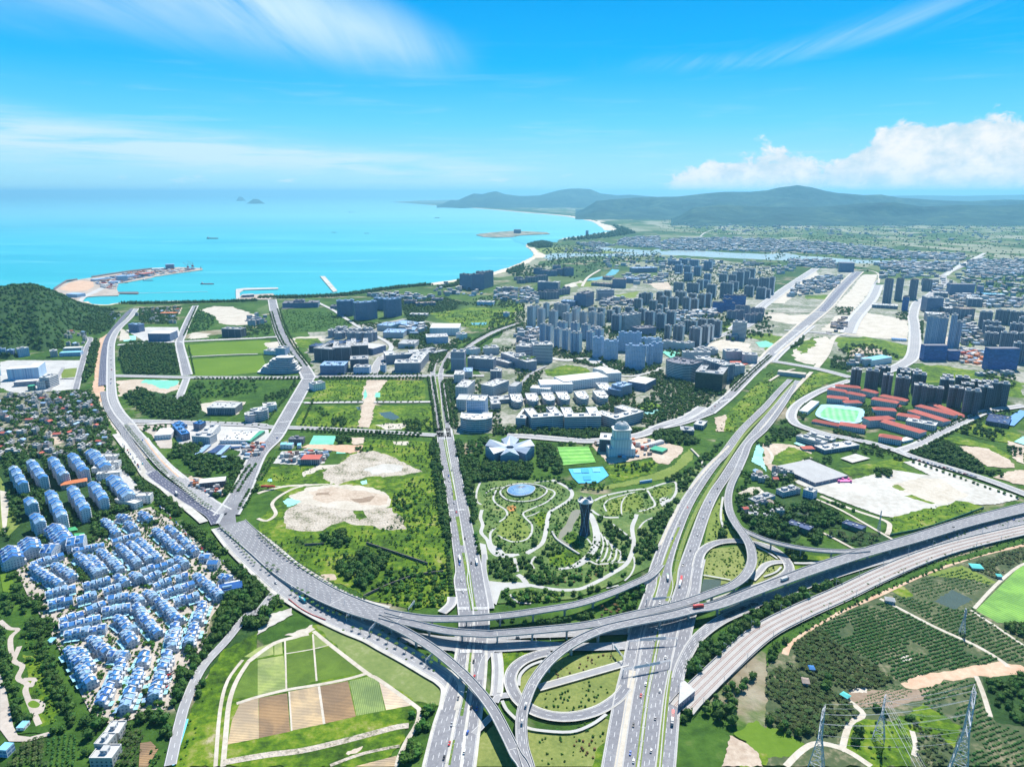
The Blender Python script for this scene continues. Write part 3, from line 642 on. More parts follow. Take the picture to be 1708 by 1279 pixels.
PT('scrubland','M',SCRUB,340,900,560,990,790,1070,800,1130,760,1140,520,1020,350,930,rough=1);PT('farm_plot','M',DSCRUB,420,1150,500,1120,800,1160,810,1200,620,1240,540,1220,rough=2)
for v,w in (((330,925,500,1000,840,1195),4),((360,905,560,990,790,1070,815,1120,800,1160),6),((300,1115,420,1170,580,1255),4),((0,580,40,640,20,690),5),((160,730,250,670,300,650),5)): strip('lane',K('M',*v),w,PALE)
PT('scrubland','M',DSCRUB,940,620,1100,540,1220,560,1420,690,1460,760,1300,750,1100,680,rough=3)
PT('bare_ground','M',SOIL,1270,575,1500,590,1640,690,1640,720,1460,710,rough=3);PT('bare_ground','M',SOIL,1500,780,1640,730,1800,740,1800,850,1640,820,rough=3)
PT('grassland','M',GRASS,1160,520,1270,510,1500,570,1620,640,1600,660,1470,590,1260,560,rough=2);PT('grassland','M',GRASS,1250,470,1400,400,1500,460,1700,500,1640,560,1400,520,rough=4)
PT('bare_ground','M',SOIL,1600,540,1708,560,1708,700,1640,660,rough=3)
PT('grassland','D',SCRUB,60,1000,190,880,240,850,240,870,180,900,0,1060,0,960,rough=2)
PT('grassland','C',GRASS,1560,990,1708,860,1708,1000,1480,1271,1320,1271,1380,1180,rough=2)
PT('grassland','D',GRASS,130,1110,280,900,360,880,540,900,330,980,200,1060,150,1130,rough=2)
PT('grassland','J',SCRUB,1460,330,1708,130,1708,240,1500,430,1420,520,1380,450,rough=2)
PT('bare_ground','C',SOIL,1320,1180,1400,1160,1380,1271,1330,1271,rough=2)
# orchards bottom right
ORCHS=mat('orchard_soil',[(.36,(.03,.06,.018)),(.52,(.07,.095,.035)),(.66,(.24,.21,.13))],.03,fine=.2)
PT('orchard_ground','N',ORCHS,60,660,200,520,400,410,600,330,690,290,760,260,900,190,1140,90,1451,40,1451,1279,0,1279,0,720,rough=2)
PT('orchard_ground','N',GRASS,700,290,760,265,830,320,790,335,rough=2);PT('orchard_ground','N',OLIVE,1000,170,1110,150,1290,240,1260,260,1170,230,900,200,rough=2)
PT('pond','N',POND,940,350,1050,285,1160,340,1060,395,rough=1,blk=True)
PT('crop_field','N',rowfield('striped_crop',(.10,.24,.05),(.17,.31,.09),R(-32),4),1180,400,1420,160,1700,60,1750,480,1300,470)
PT('grassland','N',GRASS,450,1190,440,1080,520,1010,700,1030,820,960,890,930,1100,1050,1060,1180,960,1100,830,1080,840,1180,800,1279,560,1279,rough=2)
PT('grassland','N',LAWN,0,1050,80,1070,220,1160,150,1220,0,1230,rough=1);PT('grassland','N',GRASS,-150,1279,-120,1100,0,1050,0,1279,rough=2)
PT('bare_ground','N',ORANGE,750,815,850,770,1000,745,1150,715,1330,690,1451,720,1600,740,1600,780,1230,770,1000,805,850,850,800,840,rough=2)
PT('bare_ground','L',SOIL,1490,1267,1540,1060,1708,1150,1760,1267,rough=1);PT('bare_ground','L',LAWN,1560,1050,1708,960,1860,1080,1800,1190,1700,1150,rough=2)
PT('farm_plot','N',MUD,470,870,600,850,900,850,890,900,700,950,480,940,rough=2)
PT('scrubland','N',DSCRUB,1210,780,1451,755,1600,800,1600,1070,1290,1030,1240,900,rough=2)
PT('bare_ground','N',PALE,460,850,560,830,570,865,480,865,rough=1);PT('bare_ground','N',PALE,750,660,800,655,830,680,760,690,rough=1)
for v,w in (((640,335,720,375,950,495,1180,600,1330,690,1360,720),4),((1180,770,1220,870,1260,1000),4),((450,900,545,985,470,1040,430,1170,440,1185),5),((110,1279,200,1190,290,1150,440,1185,590,1279),5),((820,1080,840,1160,830,1220),4),
             ((1150,400,1290,490,1451,600,1560,660),3),((1170,390,1290,260,1410,160,1480,130),3.5),((105,650,160,560,400,415,640,310,900,190,1180,95,1451,32,1560,10),6)):
 strip('dirt_track',K('N',*v),w,ORANGE if w == 6 else PALE)
PT('verge','N',SCRUB,0,640,180,500,420,370,700,240,1000,120,1451,-5,1451,25,1000,150,700,275,420,400,180,540,60,650,0,720,rough=1)
PT('verge','N',DSCRUB,0,480,180,330,420,210,700,125,1000,40,1000,55,700,150,380,275,180,385,0,520,rough=1)
# ---------------- the sculpture park ----------------
PARKG=mat('park_planting',[(.3,(.03,.08,.015)),(.45,(.07,.14,.025)),(.58,(.14,.20,.05)),(.72,(.26,.26,.1))],.035,fine=.2,bump=2,bscale=.15)
PT('park_ground','J',PARKG,0,470,100,450,560,440,720,520,860,540,1180,490,1400,440,1560,330,1620,330,1440,560,1250,880,1240,1000,1000,1120,700,1230,200,1260,120,1110,100,1000,0,680)
LAWNS=[(440,690,500,650,530,680,500,760,460,740),(560,920,700,900,760,940,700,1000,560,1010,540,950),(640,800,720,790,740,880,690,900),(250,690,300,640,360,700,420,800,330,850,220,820,200,760),(930,600,1000,560,1100,530,1160,570,1150,620,1060,650,960,680,920,650),(1220,520,1300,480,1350,500,1340,540,1250,560)]
for i,v in enumerate(LAWNS): PT('lawn','J',[GRASS,GRASS,GRASS,OLIVE,OLIVE,OLIVE][i],*v,smooth=4)
PT('flower_bed','J',mat('orange_flowers',[(.4,(.12,.16,.04)),(.55,(.55,.22,.06))],.2,fine=.5),260,620,310,610,320,640,280,650,smooth=3)
PT('stream','J',mat('silty_stream',(.22,.21,.15),.05,rough=.3),620,770,650,740,690,650,740,640,750,660,700,740,690,780,620,830,680,870,690,890,640,880,600,830,smooth=2,blk=True)
PWH=mat('park_path',(.44,.435,.41),.05)
PATHS=[((30,470,20,520,40,520),4),((85,455,60,520,60,580,90,605),4),((95,640,85,690,100,740,90,790,130,840,150,900,190,940,260,950,340,935),6),((180,760,150,800,160,870,200,890,240,930),4),((200,810,290,850,380,840,420,800,425,740,380,690,370,660,430,630,520,590,575,540,560,510,480,490),3.5),
         ((560,440,640,480,690,520,680,565,620,610,550,650,530,700,520,770,500,850,460,890,400,920),7),((440,460,540,450,620,470,690,520),3),((390,930,440,900),9),((150,1130,250,1130,350,1130,470,1150,600,1170,740,1165,850,1120,960,1060,1050,1000,1090,920,1100,850,1090,760,1110,700,1120,670),7),
         ((1130,770,1170,720,1240,685),3),((840,580,900,550,1000,525,1130,505,1190,500,1300,465,1370,455,1385,500,1360,560,1300,600,1280,600),5),((1190,510,1220,560,1240,610,1180,640,1130,650),4),((920,650,905,610,940,570,1040,540,1090,525),3),((1020,680,1020,600,1050,550,1110,520),2.5),
         ((820,640,860,670,920,690,1000,690),5),((960,735,1020,780,1070,820,1090,850),4),((330,1070,360,1090,390,1130),8),((600,1030,720,1020,800,980,860,1000,1000,990,1040,985),4),((1100,950,1105,1010,1080,1070,1040,1110),2.5),((920,1160,1000,1140),2.5),((280,1200,330,1250,420,1260),3),((450,950,420,990,440,1030),4),
         ((210,720,260,680,250,640,190,600,170,560,190,510),3.5),((120,530,170,500,240,490),3),((310,960,320,1000,330,1050),5),((780,820,800,840,820,870),3)]
for v,w in PATHS: strip('park_path',K('J',*v),w*.78,PWH,n=8)
PT('plaza','J',PWH,790,660,830,670,870,760,880,850,850,920,800,970,720,1020,600,1040,700,1000,790,930,830,840,820,740,smooth=3)
PT('plaza','J',PWH,120,1110,200,1118,380,1140,420,1150,220,1175,190,1271,140,1240)
PT('plaza','J',PWH,90,640,120,628,180,640,200,670,180,700,130,700,95,690,smooth=3,z=1.0);PT('lawn','J',OLIVE,130,660,160,650,165,670,140,680,smooth=2,z=1.005)
PT('plaza','J',PWH,150,880,200,885,230,930,320,930,300,955,200,945,165,920,smooth=2)
PT('plaza','J',PWH,80,860,120,870,135,970,95,970);PT('plaza','J',PWH,1270,570,1320,555,1340,590,1290,620,smooth=2)
for k in range(5): strip('terrace_wall',K('J',880+k*22,790+k*25,900+k*28,860+k*15,880+k*32,940+k*8,850+k*34,985),2.2,PWH)
for k in range(4): strip('terrace_wall',K('J',380+k*14,690-k*4,410+k*14,680-k*5,440+k*12,670-k*6),1.4,PWH)
# pitches and courts
PT('football_pitch','J',rowfield('striped_turf',(.10,.30,.06),(.20,.42,.13),R(84),16,.1),595,225,800,220,850,325,630,345,blk=True)
PT('sports_court','J',mat('blue_court',(.08,.42,.68),.02),668,370,895,354,935,412,862,462,735,464,696,425,blk=True)
# ---------------- roads ----------------
_pz[0]=max(_pz[0],1.35)
ROADS={}
def markings(name,c_,zf,offsets,parent,dash=(5,8),wl=.2,m=PAINT,maxn=6000):
 """painted lines at lateral offsets; solid = True for edge lines"""
 mb=MB();c2=np.array([q[:2] for q in c_]);d=np.r_[0,np.cumsum(np.linalg.norm(np.diff(c2,axis=0),axis=1))];L=d[-1]
 tx=np.gradient(c2[:,0],d+1e-6*np.arange(len(d)));ty=np.gradient(c2[:,1],d+1e-6*np.arange(len(d)))
 def at(s,off):
  x=np.interp(s,d,c2[:,0]);y=np.interp(s,d,c2[:,1]);a=np.interp(s,d,tx);b=np.interp(s,d,ty);n=math.hypot(a,b)+1e-9
  f=off(s/L) if callable(off) else off
  return (x-b/n*f,y+a/n*f,zf(s/L)),(-b/n,a/n)
 for off,solid in offsets:
  st=8.0 if solid else dash[0];s=0 if solid else (len(mb.f)*7.31+abs(off(.5))*5.7) % (dash[0]+dash[1])
  while s < L-1:
   e=min(L,s+st);(a,na),(b,nb)=at(s,off),at(e,off);h=wl/2*(1.25 if not solid else 1)
   mb.face([(a[0]-na[0]*h,a[1]-na[1]*h,a[2]),(b[0]-nb[0]*h,b[1]-nb[1]*h,b[2]),(b[0]+nb[0]*h,b[1]+nb[1]*h,b[2]),(a[0]+na[0]*h,a[1]+na[1]*h,a[2])],m)
   s=e if solid else s+dash[0]+dash[1]
   if len(mb.f) > maxn: break
 if mb.f: o=part(parent,mb,'lane_marking');o['kind']='stuff';return o
def wlist(w): return (lambda u: np.interp(u,np.linspace(0,1,len(w)),w)) if isinstance(w,(list,tuple)) else (lambda u: w)
def road(name,pxpts,w,m=ASPH,lanes=2,walk=0,walkm=None,edge=True,n=6,kind='structure',z=None,grow=1.5,double=False,wl=.22):
 c_=catmull(GW(pxpts),n);wf=wlist(w);N=len(c_)
 _pz[0] += .012;z0=_pz[0];z1=z0+.006 if z is None else z
 ws=[float(wf(i/(N-1))) for i in range(N)]
 root=MB();L,Rr=offs(c_,0,0,ws)
 for i in range(N-1): root.face([(*L[i],z1),(*Rr[i],z1),(*Rr[i+1],z1),(*L[i+1],z1)],m)
 o=root.build(name);o['kind']=kind;ROADS[name]=(c_,z1)
 if walk:
  L2,R2=offs(c_,0,0,[q+2*walk for q in ws]);sm=MB()
  for i in range(N-1):
   for A_,B_ in ((L2,L),(Rr,R2)):
    sm.face([(*A_[i],z1+.12),(*B_[i],z1+.12),(*B_[i+1],z1+.12),(*A_[i+1],z1+.12)],walkm or PAVE)
  part(o,sm,'pavement')
 k=walk+grow;Lb,Rb=offs(c_,0,0,[q+2*k for q in ws])
 for i in range(N-1): block([Lb[i],Rb[i],Rb[i+1],Lb[i+1]])
 offsets=[]
 if edge: offsets += [((lambda u: wf(u)/2-.6),True),((lambda u: -wf(u)/2+.6),True)]
 for i in range(1,lanes):
  f=i/lanes
  if double and i*2 == lanes: offsets.append(((lambda u,f=f: (f-.5)*wf(u)),True))
  else: offsets.append(((lambda u,f=f: (f-.5)*(wf(u)-1.2)),False))
 zf=lambda u,z=z1+.006: z
 if lanes > 0: markings(name,c_,zf,offsets,o,wl=wl)
 return o
# far roads
road('road',K('D',1440,110,1290,180,1180,235,1180,290,1130,330),28,ASPH2,2)
road('road',K('D',1130,330,1060,390,1000,420,972,500,980,560,985,650,970,770,900,830,780,875),24,ASPH2,4,walk=5)
road('road',K('D',330,190,150,310,0,420) + K('C',1600,470,1440,600),30,ASPH2,4,walk=6)
road('street',K('D',740,300,700,390,590,520,540,620),26,ASPH2,4,walk=10)
road('street',K('D',540,620,450,650,400,760,330,850),14,PALE,0);road('street',K('D',800,215,720,290,740,310),10,ASPH2,0)
road('street',K('D',600,205,660,200,740,225,745,290),10,PALE,0)
road('boulevard',K('D',610,210,500,320,400,440,260,560,160,650,60,730,0,790,-70,850),[46,42,34,30,26,22],ASPH,6,walk=7,walkm=PALE)
road('new_carriageway',K('D',612,216,500,325,395,445,370,480),22,NEWASPH,3)
road('boulevard',K('D',300,570,190,660,100,740,40,800),16,ASPH2,3,walk=5)
road('street',K('D',0,490,110,485,350,480,450,490,640,490),8,PALE,0);road('street',K('D',120,600,350,618,560,640),12,ASPH2,2,walk=3)
road('overbridge',K('D',-120,770,0,800,140,822,350,860,560,915),16,ASPH2,2,walk=4)
road('street',K('C',1700,600,1440,600,1100,500,1060,510),9,CONC,0);road('street',K('C',200,780,330,800,480,790,520,830),22,CONC,0)
road('street',K('C',500,760,690,900,900,880,960,850),10,CONC,0)
road('street',K('C',1240,700,1400,620,1560,560,1640,440,1708,390),14,ASPH2,2,walk=3)
road('street',K('C',440,310,480,250,560,200),14,PALE,0)
road('railway_viaduct_road',K('R',190,660,230,635,340,605),16,CONC,0)
road('river_bridge_road',K('R',1340,843,1400,800,1500,750,1525,737),24,CONC,0)
# city streets on the left half
road('street',K('A',780,540,1000,528,1160,520,1400,508,1708,495) + K('B',60,490,125,487),13,CONC,2,walk=3)
road('street',K('A',1240,620,1500,606,1708,600),7,CONC,0)
road('street',K('A',1296,280,1245,380,1205,480,1190,530,1215,640,1240,740),[15,16,18],ASPH,4,walk=4);road('street',K('A',1236,765,1200,860,1180,900),11,ASPH2,2,walk=3)
road('street',K('A',750,745,1000,750,1200,755,1450,757,1708,758) + K('B',150,757,305,755),14,ASPH2,2,walk=4)
road('street',K('B',380,752,600,750,900,748,1150,745),14,ASPH2,2,walk=4)
road('street',K('B',310,925,500,922,700,920),8,CONC,0,walk=2);road('street',K('B',770,920,950,920,1150,918),8,CONC,0,walk=2)
road('street',K('A',850,1045,1130,1052,1400,1060,1708,1072) + K('B',60,1085,240,1090,450,1098,700,1110,900,1122,1180,1140),[15,15,14,12,11,11],ASPH2,2,walk=3)
road('street',K('A',560,490,600,500,575,560,540,680,520,760,500,840),11,ASPH,2,walk=2);road('street',K('A',400,765,520,760),8,ASPH2,0);road('street',K('A',420,690,380,760,320,850),8,ASPH2,0)
road('street',K('B',830,620,790,670,770,740),[22,18,16],ASPH2,4,walk=2);road('street',K('B',400,260,500,310,620,390,700,440,880,540,830,620),9,CONC,0,walk=2)
road('street',K('B',160,300,300,290,400,262),7,CONC,0);road('street',K('B',1180,745,1250,745,1500,745),12,ASPH2,2,walk=3)
road('street',K('B',1708,400,1560,455,1420,530,1330,600,1250,650),18,ASPH2,4,walk=2)
road('street',K('C',0,1020,60,930,120,880,200,840),8,ASPH2,0)
road('street',K('J',260,150,400,155,600,172,800,185,1000,170,1160,140,1300,80,1450,30,1560,-40),14,ASPH2,2,walk=5)
road('avenue_service',K('C',900,1255,1100,1215,1280,1150),16,ASPH,4,walk=3)
road('avenue_service',K('C',1280,1150,1420,1035,1560,895,1708,755),17,ASPH,4,walk=4)
# diagonal road and coastal boulevard
road('diagonal_road',K('B',95,240,130,400,190,540,300,690,340,760),26,ASPH,6,walk=4)
road('diagonal_road',K('B',340,755,270,880,180,1040,110,1160,0,1275) + K('E',1600,320,1500,480),[24,24,23,23,24,30],ASPH,6,walk=3)
road('coastal_boulevard',K('A',905,300,860,360,780,440,742,520,735,620,735,720,738,830,750,910,790,990,850,1060) + K('V',130,170,270,330,420,500,560,620,700,730,840,850,1000,940),[13,13,14,15,15,16],ASPH2,4,walk=3)
road('coastal_boulevard',K('A',880,300,830,345,750,440,712,500,692,580,682,700,678,810),15,NEWASPH,4)
road('coastal_boulevard',K('A',690,850,720,960,770,1040,830,1120) + K('V',60,230,150,380,240,500,330,590),15,ASPH,4)
road('coastal_boulevard',K('V',300,560,360,620,500,720,640,820,760,890,880,970) + K('E',1445,535),17,NEWASPH,4)
strip('pavement',K('V',-40,200,60,330,170,480,250,600,400,700,560,840,720,968,800,1040),11,WHITEC);strip('pavement',K('V',255,240,330,350,430,470,520,560,620,620),6,WHITEC)
strip('tactile_strip',K('V',240,250,310,350,420,480,560,610),2.5,ORANGE)
strip('pavement',K('V',480,90,300,105,150,110,80,100),7,WHITEC)
strip('pavement',[(411,877),(454,908),(493,941),(535,968),(572,990),(612,1006),(650,1016)],5,WHITEC,z=2.5)
patch('junction',K('E',1440,520,1500,430,1580,340,1600,400,1560,480,1570,560,1708,680,1708,780,1600,700,1480,600),ASPH,blk=True)
# frontage road under the flyovers
road('frontage_road',[(371,880),(399,916),(437,953),(470,983),(502,1005),(544,1029),(583,1048),(617,1062)] + K('I',850,465,1000,545,1160,640,1240,690,1285,760,1262,900),[20,18,16,15,14,14,13,9],ASPH2,3,walk=4,walkm=WHITEC)
road('side_road',K('I',130,95,60,180,0,250) + K('F',1640,270,1500,440,1340,620,1240,830,1190,1000,1130,1267),9,ASPH2,2)
strip('blue_kerb',K('F',1245,960,1215,1060,1150,1267),1.6,mat('blue_paint',(.16,.55,.75),.3))
road('cross_road',K('T',-60,120,150,240,420,380,640,450,900,500,1200,520,1500,530,1708,525) + K('L',400,478,640,480,880,470),[12,14,20,22,16,12,12],ASPH2,4)
road('cross_road',K('T',1060,440,1500,445,1708,430) + K('L',400,395,860,375),11,ASPH2,3)
patch('junction',K('T',960,480,1080,470,1440,490,1400,560,1300,610,1100,600,1000,560),ASPH2,blk=True)
# avenue
AVL=K('B',1200,610,1165,680,1160,740,1172,850,1190,980,1212,1150) + K('H',1205,60,1222,190,1262,400,1300,620,1330,850,1352,1000) + K('I',1345,40,1370,190,1385,330,1378,470)
AVR=K('B',1275,590,1235,660,1212,740,1226,850,1240,980,1262,1150) + K('H',1262,60,1285,190,1325,400,1362,600,1402,800,1430,930) + K('I',1455,60,1475,190,1480,330,1460,470)
road('avenue',AVL,[9,10,11,12,12.5,14,15],ASPH,4,walk=1);road('avenue',AVR,[9,10,11,12,13,14.5,16],ASPH,4,walk=1)
road('avenue',K('I',1378,470,1360,600,1330,780,1275,1000,1225,1267,1205,1400),[13,14,20,24,26,26],ASPH,6,walk=2.5,walkm=WHITEC)
road('avenue',K('I',1455,470,1450,600,1428,780,1395,950,1345,1267,1320,1400),[14,15,16,18,19,19],ASPH,5,walk=2.5,walkm=WHITEC)
road('slip_road',K('I',1560,495,1500,570,1475,700),7,ASPH2,1);road('slip_road',K('I',1580,520,1590,620,1585,760,1575,810),7,ASPH2,1,walk=2,walkm=WHITEC)
road('slip_road',K('I',1708,800,1600,810,1570,850),7,ASPH2,1);road('slip_road',K('I',1430,1060,1500,990,1560,930),6,ASPH2,1)
road('slip_road',K('I',1290,150,1280,200,1220,255),7,ASPH2,1,walk=2,walkm=WHITEC);road('slip_road',K('H',1500,900,1500,1010,1530,1150,1550,1260),6,ASPH2,1)
MED=mat('median_planting',[(.3,(.05,.12,.02)),(.5,(.12,.2,.03)),(.7,(.25,.27,.04))],.1,fine=.5,bump=1)
strip('median',K('B',1187,755,1195,850,1215,980,1235,1120),5,MED);strip('median',K('H',1240,140,1262,260,1290,400,1308,540),5,MED);strip('median',K('H',1322,650,1340,740,1356,840),5,MED)
strip('median',K('H',1368,890,1385,980,1405,1120,1430,1260) + K('I',1440,230),6,MED);strip('median',K('I',1414,520,1400,640,1378,780,1350,940),2.5,MED);strip('median',K('I',1300,1100,1280,1200,1268,1267),2,MED)
# highway
HL=[(1318,634),(1297,656),(1276,680)] + K('J',1820,110,1700,270,1640,330,1550,450,1450,610,1360,820,1300,1020) + K('L',1105,80,1058,220,1012,380,972,600,925,830,862,1267,830,1480)
HR=[(1331,636),(1311,660),(1292,684),(1265,716),(1240,748)] + K('J',1708,420,1640,520,1575,650,1505,850,1445,1030) + K('L',1230,80,1185,220,1138,380,1090,600,1050,830,1002,1267,975,1480)
road('highway',HL,[10,12,14,16,17,16,15],ASPH,4,walk=1,walkm=DCONC);road('highway',HR,[10,12,13,14,14.5,15,15],ASPH,4,walk=1,walkm=DCONC)
road('service_road',K('J',1660,300,1570,390,1480,520,1380,690,1290,900,1235,1060) + K('L',1040,30,990,200,925,380,882,600,832,830,760,1267,730,1480),[8,9,10,11,13,14,14],ASPH,3,walk=1.2,walkm=DCONC)
road('service_road',K('S',270,770,245,880,225,1000,180,1130) + K('L',1290,180,1240,380,1196,600,1155,830,1112,1267,1085,1480),[10,11,12,13,13],ASPH,3,walk=1.2,walkm=DCONC)
MEDG=mat('median_grass',[(.3,(.10,.17,.02)),(.7,(.2,.24,.05))],.05,fine=.4)
strip('median',[(1323,640),(1304,660),(1283,684)] + K('J',1830,150,1708,335,1600,500,1520,640,1450,800,1400,950) + K('L',1178,0,1125,180),5,MEDG)
strip('median',K('L',1070,380,1030,600,990,800,932,1267,905,1480),4,MEDG)
strip('median',K('J',1400,760,1340,900,1270,1100) + K('L',1050,90,1035,170),3,MEDG)
strip('gap_verge',K('L',893,640,860,900,800,1267,770,1480),6,PALE);strip('gap_verge',K('L',1140,640,1110,900,1070,1267,1050,1480),4,OLIVE)
strip('side_path',K('S',0,680,60,560,130,410),4,PALE);strip('side_path',K('S',200,305,330,150,460,20),4,PALE);strip('side_path',K('S',420,360,405,480,420,560),3,PWH)
strip('pavement',K('D',-30,1270,60,1160,140,1050,240,940,300,880),9,PALE);strip('pavement',K('D',20,940,120,880,190,860),6,PALE)
# road east of the highway and school loop
road('school_road',K('M',560,140,440,180,330,225,210,300,165,370,185,420,240,450,400,500,560,530,700,560,870,610),[10,11,12,12,11,11],ASPH2,3,walk=4)
road('school_road',K('M',870,610,1000,660,1300,750,1500,815,1708,895,1800,930),12,ASPH2,3,walk=3);road('school_road',K('M',870,612,1000,570,1160,490,1300,420,1450,350,1620,322,1708,310),10,ASPH2,2,walk=5)
# loops of the interchange
road('loop_ramp',K('L',850,750,790,825,660,905,500,945,350,940,220,895,130,820,85,720,100,640,160,580,250,540,350,515),9,ASPH,2,walk=1.3,walkm=WHITEC,n=10)
road('cross_path',K('L',270,755,500,690,850,590),6,ASPH2,0,walk=1.5,walkm=WHITEC)
strip('park_path',K('L',170,1010,260,1035,480,1048,620,1000,720,930),3,PWH);strip('park_path',K('L',30,840,60,900,125,965),3,PWH);strip('park_path',K('L',140,740,150,670,210,610,300,575),3,PWH);strip('park_path',K('L',10,530,20,640,10,790),4,PWH)
road('loop_ramp',K('S',245,830,270,740,320,690,390,662,480,652,580,660,680,680,770,720,835,780,858,840,820,885,720,935,600,975,470,1020,330,1070),9,ASPH,2,walk=1.3,walkm=WHITEC,n=10)
road('loop_ramp',K('S',610,910,660,860,700,815,760,795,830,792),6,ASPH2,1,walk=1.3,walkm=WHITEC)
strip('park_path',K('S',640,690,720,730,780,770),2.5,PWH);strip('park_path',K('S',690,890,770,860,805,825),2.5,PWH);strip('footpath',K('S',290,880,380,895,470,912),2.5,PWH);strip('footpath',K('S',890,800,1000,800,1130,780),4,PWH)
road('east_carriageway',K('L',1190,700,1225,590,1320,430,1490,300,1708,205) + K('S',420,1150,600,1075,850,985,1100,890,1300,825,1500,765,1708,705) + [(1605,893),(1708,868),(1800,845)],[8,9,11,12,13,14,16,17],ASPH,4,walk=1.5,walkm=DCONC)
# ---------------- railway ----------------
BALL=mat('railway_bed',[(.3,(.34,.32,.30)),(.7,(.46,.44,.41))],.04,fine=.4);RAIL=mat('rusty_rail',(.30,.13,.09),.3)
rwp=K('L',1215,900,1330,775) + K('S',640,1290,900,1140,1200,1005,1450,885,1708,775) + [(1600,912),(1708,886),(1800,866)]
rwc=catmull(GW(rwp),8)
rw=road('railway',rwp,[20,24,25,24,23,22],BALL,0)
mb=MB()
for off in (-6.6,-5.2,-.7,.7,5.2,6.6):
 L,Rr=offs(rwc,.3,off);z=ROADS['railway'][1]+.01
 for i in range(len(rwc)-1): mb.prism([L[i],Rr[i],Rr[i+1],L[i+1]],z,z+.18,RAIL)
part(rw,mb,'rail')
mb=MB()
for off in (-11,11):
 L,Rr=offs(rwc,.5,off)
 for i in range(len(rwc)-1): mb.prism([L[i],Rr[i],Rr[i+1],L[i+1]],z,z+1.1,DCONC)
part(rw,mb,'kerb_wall')
# ---------------- flyovers ----------------
FLY={}
def flyover(label,pts,w,lanes=2,pier=34,group='flyovers of the interchange',twin=False,wl=.2,n=8):
 """pts = (photo x, photo y, deck height)"""
 wp=[(*G(x,y,z+2.7),z) for x,y,z in pts];c_=catmull(wp,n);N=len(c_);wf=wlist(w);ws=[float(wf(i/(N-1))) for i in range(N)]
 zs=[float(q[2])+2.7 if q[2] > .4 else 2.7 for q in c_]
 o0=c_[N//2];root=empty('flyover',(0,0,0),label=label,cat='flyover',group=group)
 d=np.r_[0,np.cumsum([np.linalg.norm(c_[i+1][:2]-c_[i][:2]) for i in range(N-1)])];Ltot=d[-1]
 L,Rr=offs(c_,0,0,ws);Li,Ri=offs(c_,0,0,[q-1.0 for q in ws]);Lu,Ru=offs(c_,0,0,[q*.62 for q in ws])
 mb=MB();pl=MB();pr=MB();dk=MB()
 for i in range(N-1):
  a,b=zs[i],zs[i+1];T=lambda P_,z_: (P_[0],P_[1],z_)
  dk.face([T(Li[i],a),T(Ri[i],a),T(Ri[i+1],b),T(Li[i+1],b)],DECK)
  for A_,U_ in ((L,Lu),(Rr,Ru)):
   f=[T(A_[i],a-.5),T(A_[i+1],b-.5),T(U_[i+1],b-1.9),T(U_[i],a-1.9)]
   mb.face(f if A_ is L else f[::-1],DCONC)
  mb.face([T(Lu[i],a-1.9),T(Lu[i+1],b-1.9),T(Ru[i+1],b-1.9),T(Ru[i],a-1.9)],DCONC)
  for mm,O_,I_ in ((pl,L,Li),(pr,Rr,Ri)):
   mm.face([T(O_[i],a-.5),T(O_[i+1],b-.5),T(O_[i+1],b+1.0),T(O_[i],a+1.0)],DCONC)
   mm.face([T(I_[i],a),T(I_[i+1],b),T(I_[i+1],b+1.0),T(I_[i],a+1.0)],DCONC)
   mm.face([T(O_[i],a+1.0),T(O_[i+1],b+1.0),T(I_[i+1],b+1.0),T(I_[i],a+1.0)],DCONC)
 part(root,dk,'deck_surface');part(root,mb,'deck_girder');part(root,pl,'parapet');part(root,pr,'parapet')
 zi=lambda u: float(np.interp(u*Ltot,d,zs))+.02
 offsets=[((lambda u: wf(u)/2-1.2),True),((lambda u: -wf(u)/2+1.2),True)] + [((lambda u,f=i/lanes: (f-.5)*(wf(u)-2.4)),False) for i in range(1,lanes)]
 markings('',c_,zi,offsets,root,wl=wl)
 s=pier*.6
 while s < Ltot-4:
  i=int(np.searchsorted(d,s))-1;i=max(0,min(N-2,i));k=(s-d[i])/(d[i+1]-d[i]+1e-9);p=c_[i]*(1-k)+c_[i+1]*k;z=float(np.interp(s,d,zs));t_=c_[i+1][:2]-c_[i][:2];ang=math.atan2(t_[1],t_[0]);ww=float(wf(s/Ltot))
  if z > 5.5:
   pm=MB();cols=[0] if ww < 15 else [-ww*.24,ww*.24]
   for q in cols:
    cx,cy=p[0]-math.sin(ang)*q,p[1]+math.cos(ang)*q
    pm.box(cx,cy,0,1.5,2.4,z-2.9,ang,DCONC)
   pm.box(p[0],p[1],z-2.95,1.7,ww*.6,1.1,ang,DCONC,bottom=True)
   part(root,pm,'pier')
  else: pass
  if int(s/pier) % 3 == 0: jt=MB();jt.prism(rect(p[0],p[1],.6,ww-1.3,ang),z+.012,z+.03,CONC);part(root,jt,'expansion_joint')
  s += pier
 for A_ in (L,Rr):
  ab=MB()
  for i in range(N-1):
   if zs[i] <= 5.6 and zs[i+1] <= 7: ab.face([(*A_[i],0),(*A_[i+1],0),(*A_[i+1],zs[i+1]-.5),(*A_[i],zs[i]-.5)],DCONC)
  if ab.f: part(root,ab,'retaining_wall')
 for i in range(N-1): block([L[i],Rr[i],Rr[i+1],L[i+1]])
 FLY[label]=(c_,zs,ws);return root
def Z(c,zs,*v): return [(x,y,z) for (x,y),z in zip(K(c,*v),zs)]
flyover('wide multi-lane flyover rising from the coastal boulevard junction, palms along its left side',[(388,873,0),(413,895,0),(439,918,0),(473,947,.6),(507,970,2),(544,991,4.5),(586,1009,6.5),(615,1019,7.4),(640,1026,7.5)],[34,31,29,29,28,27,26,25,24],8,40)
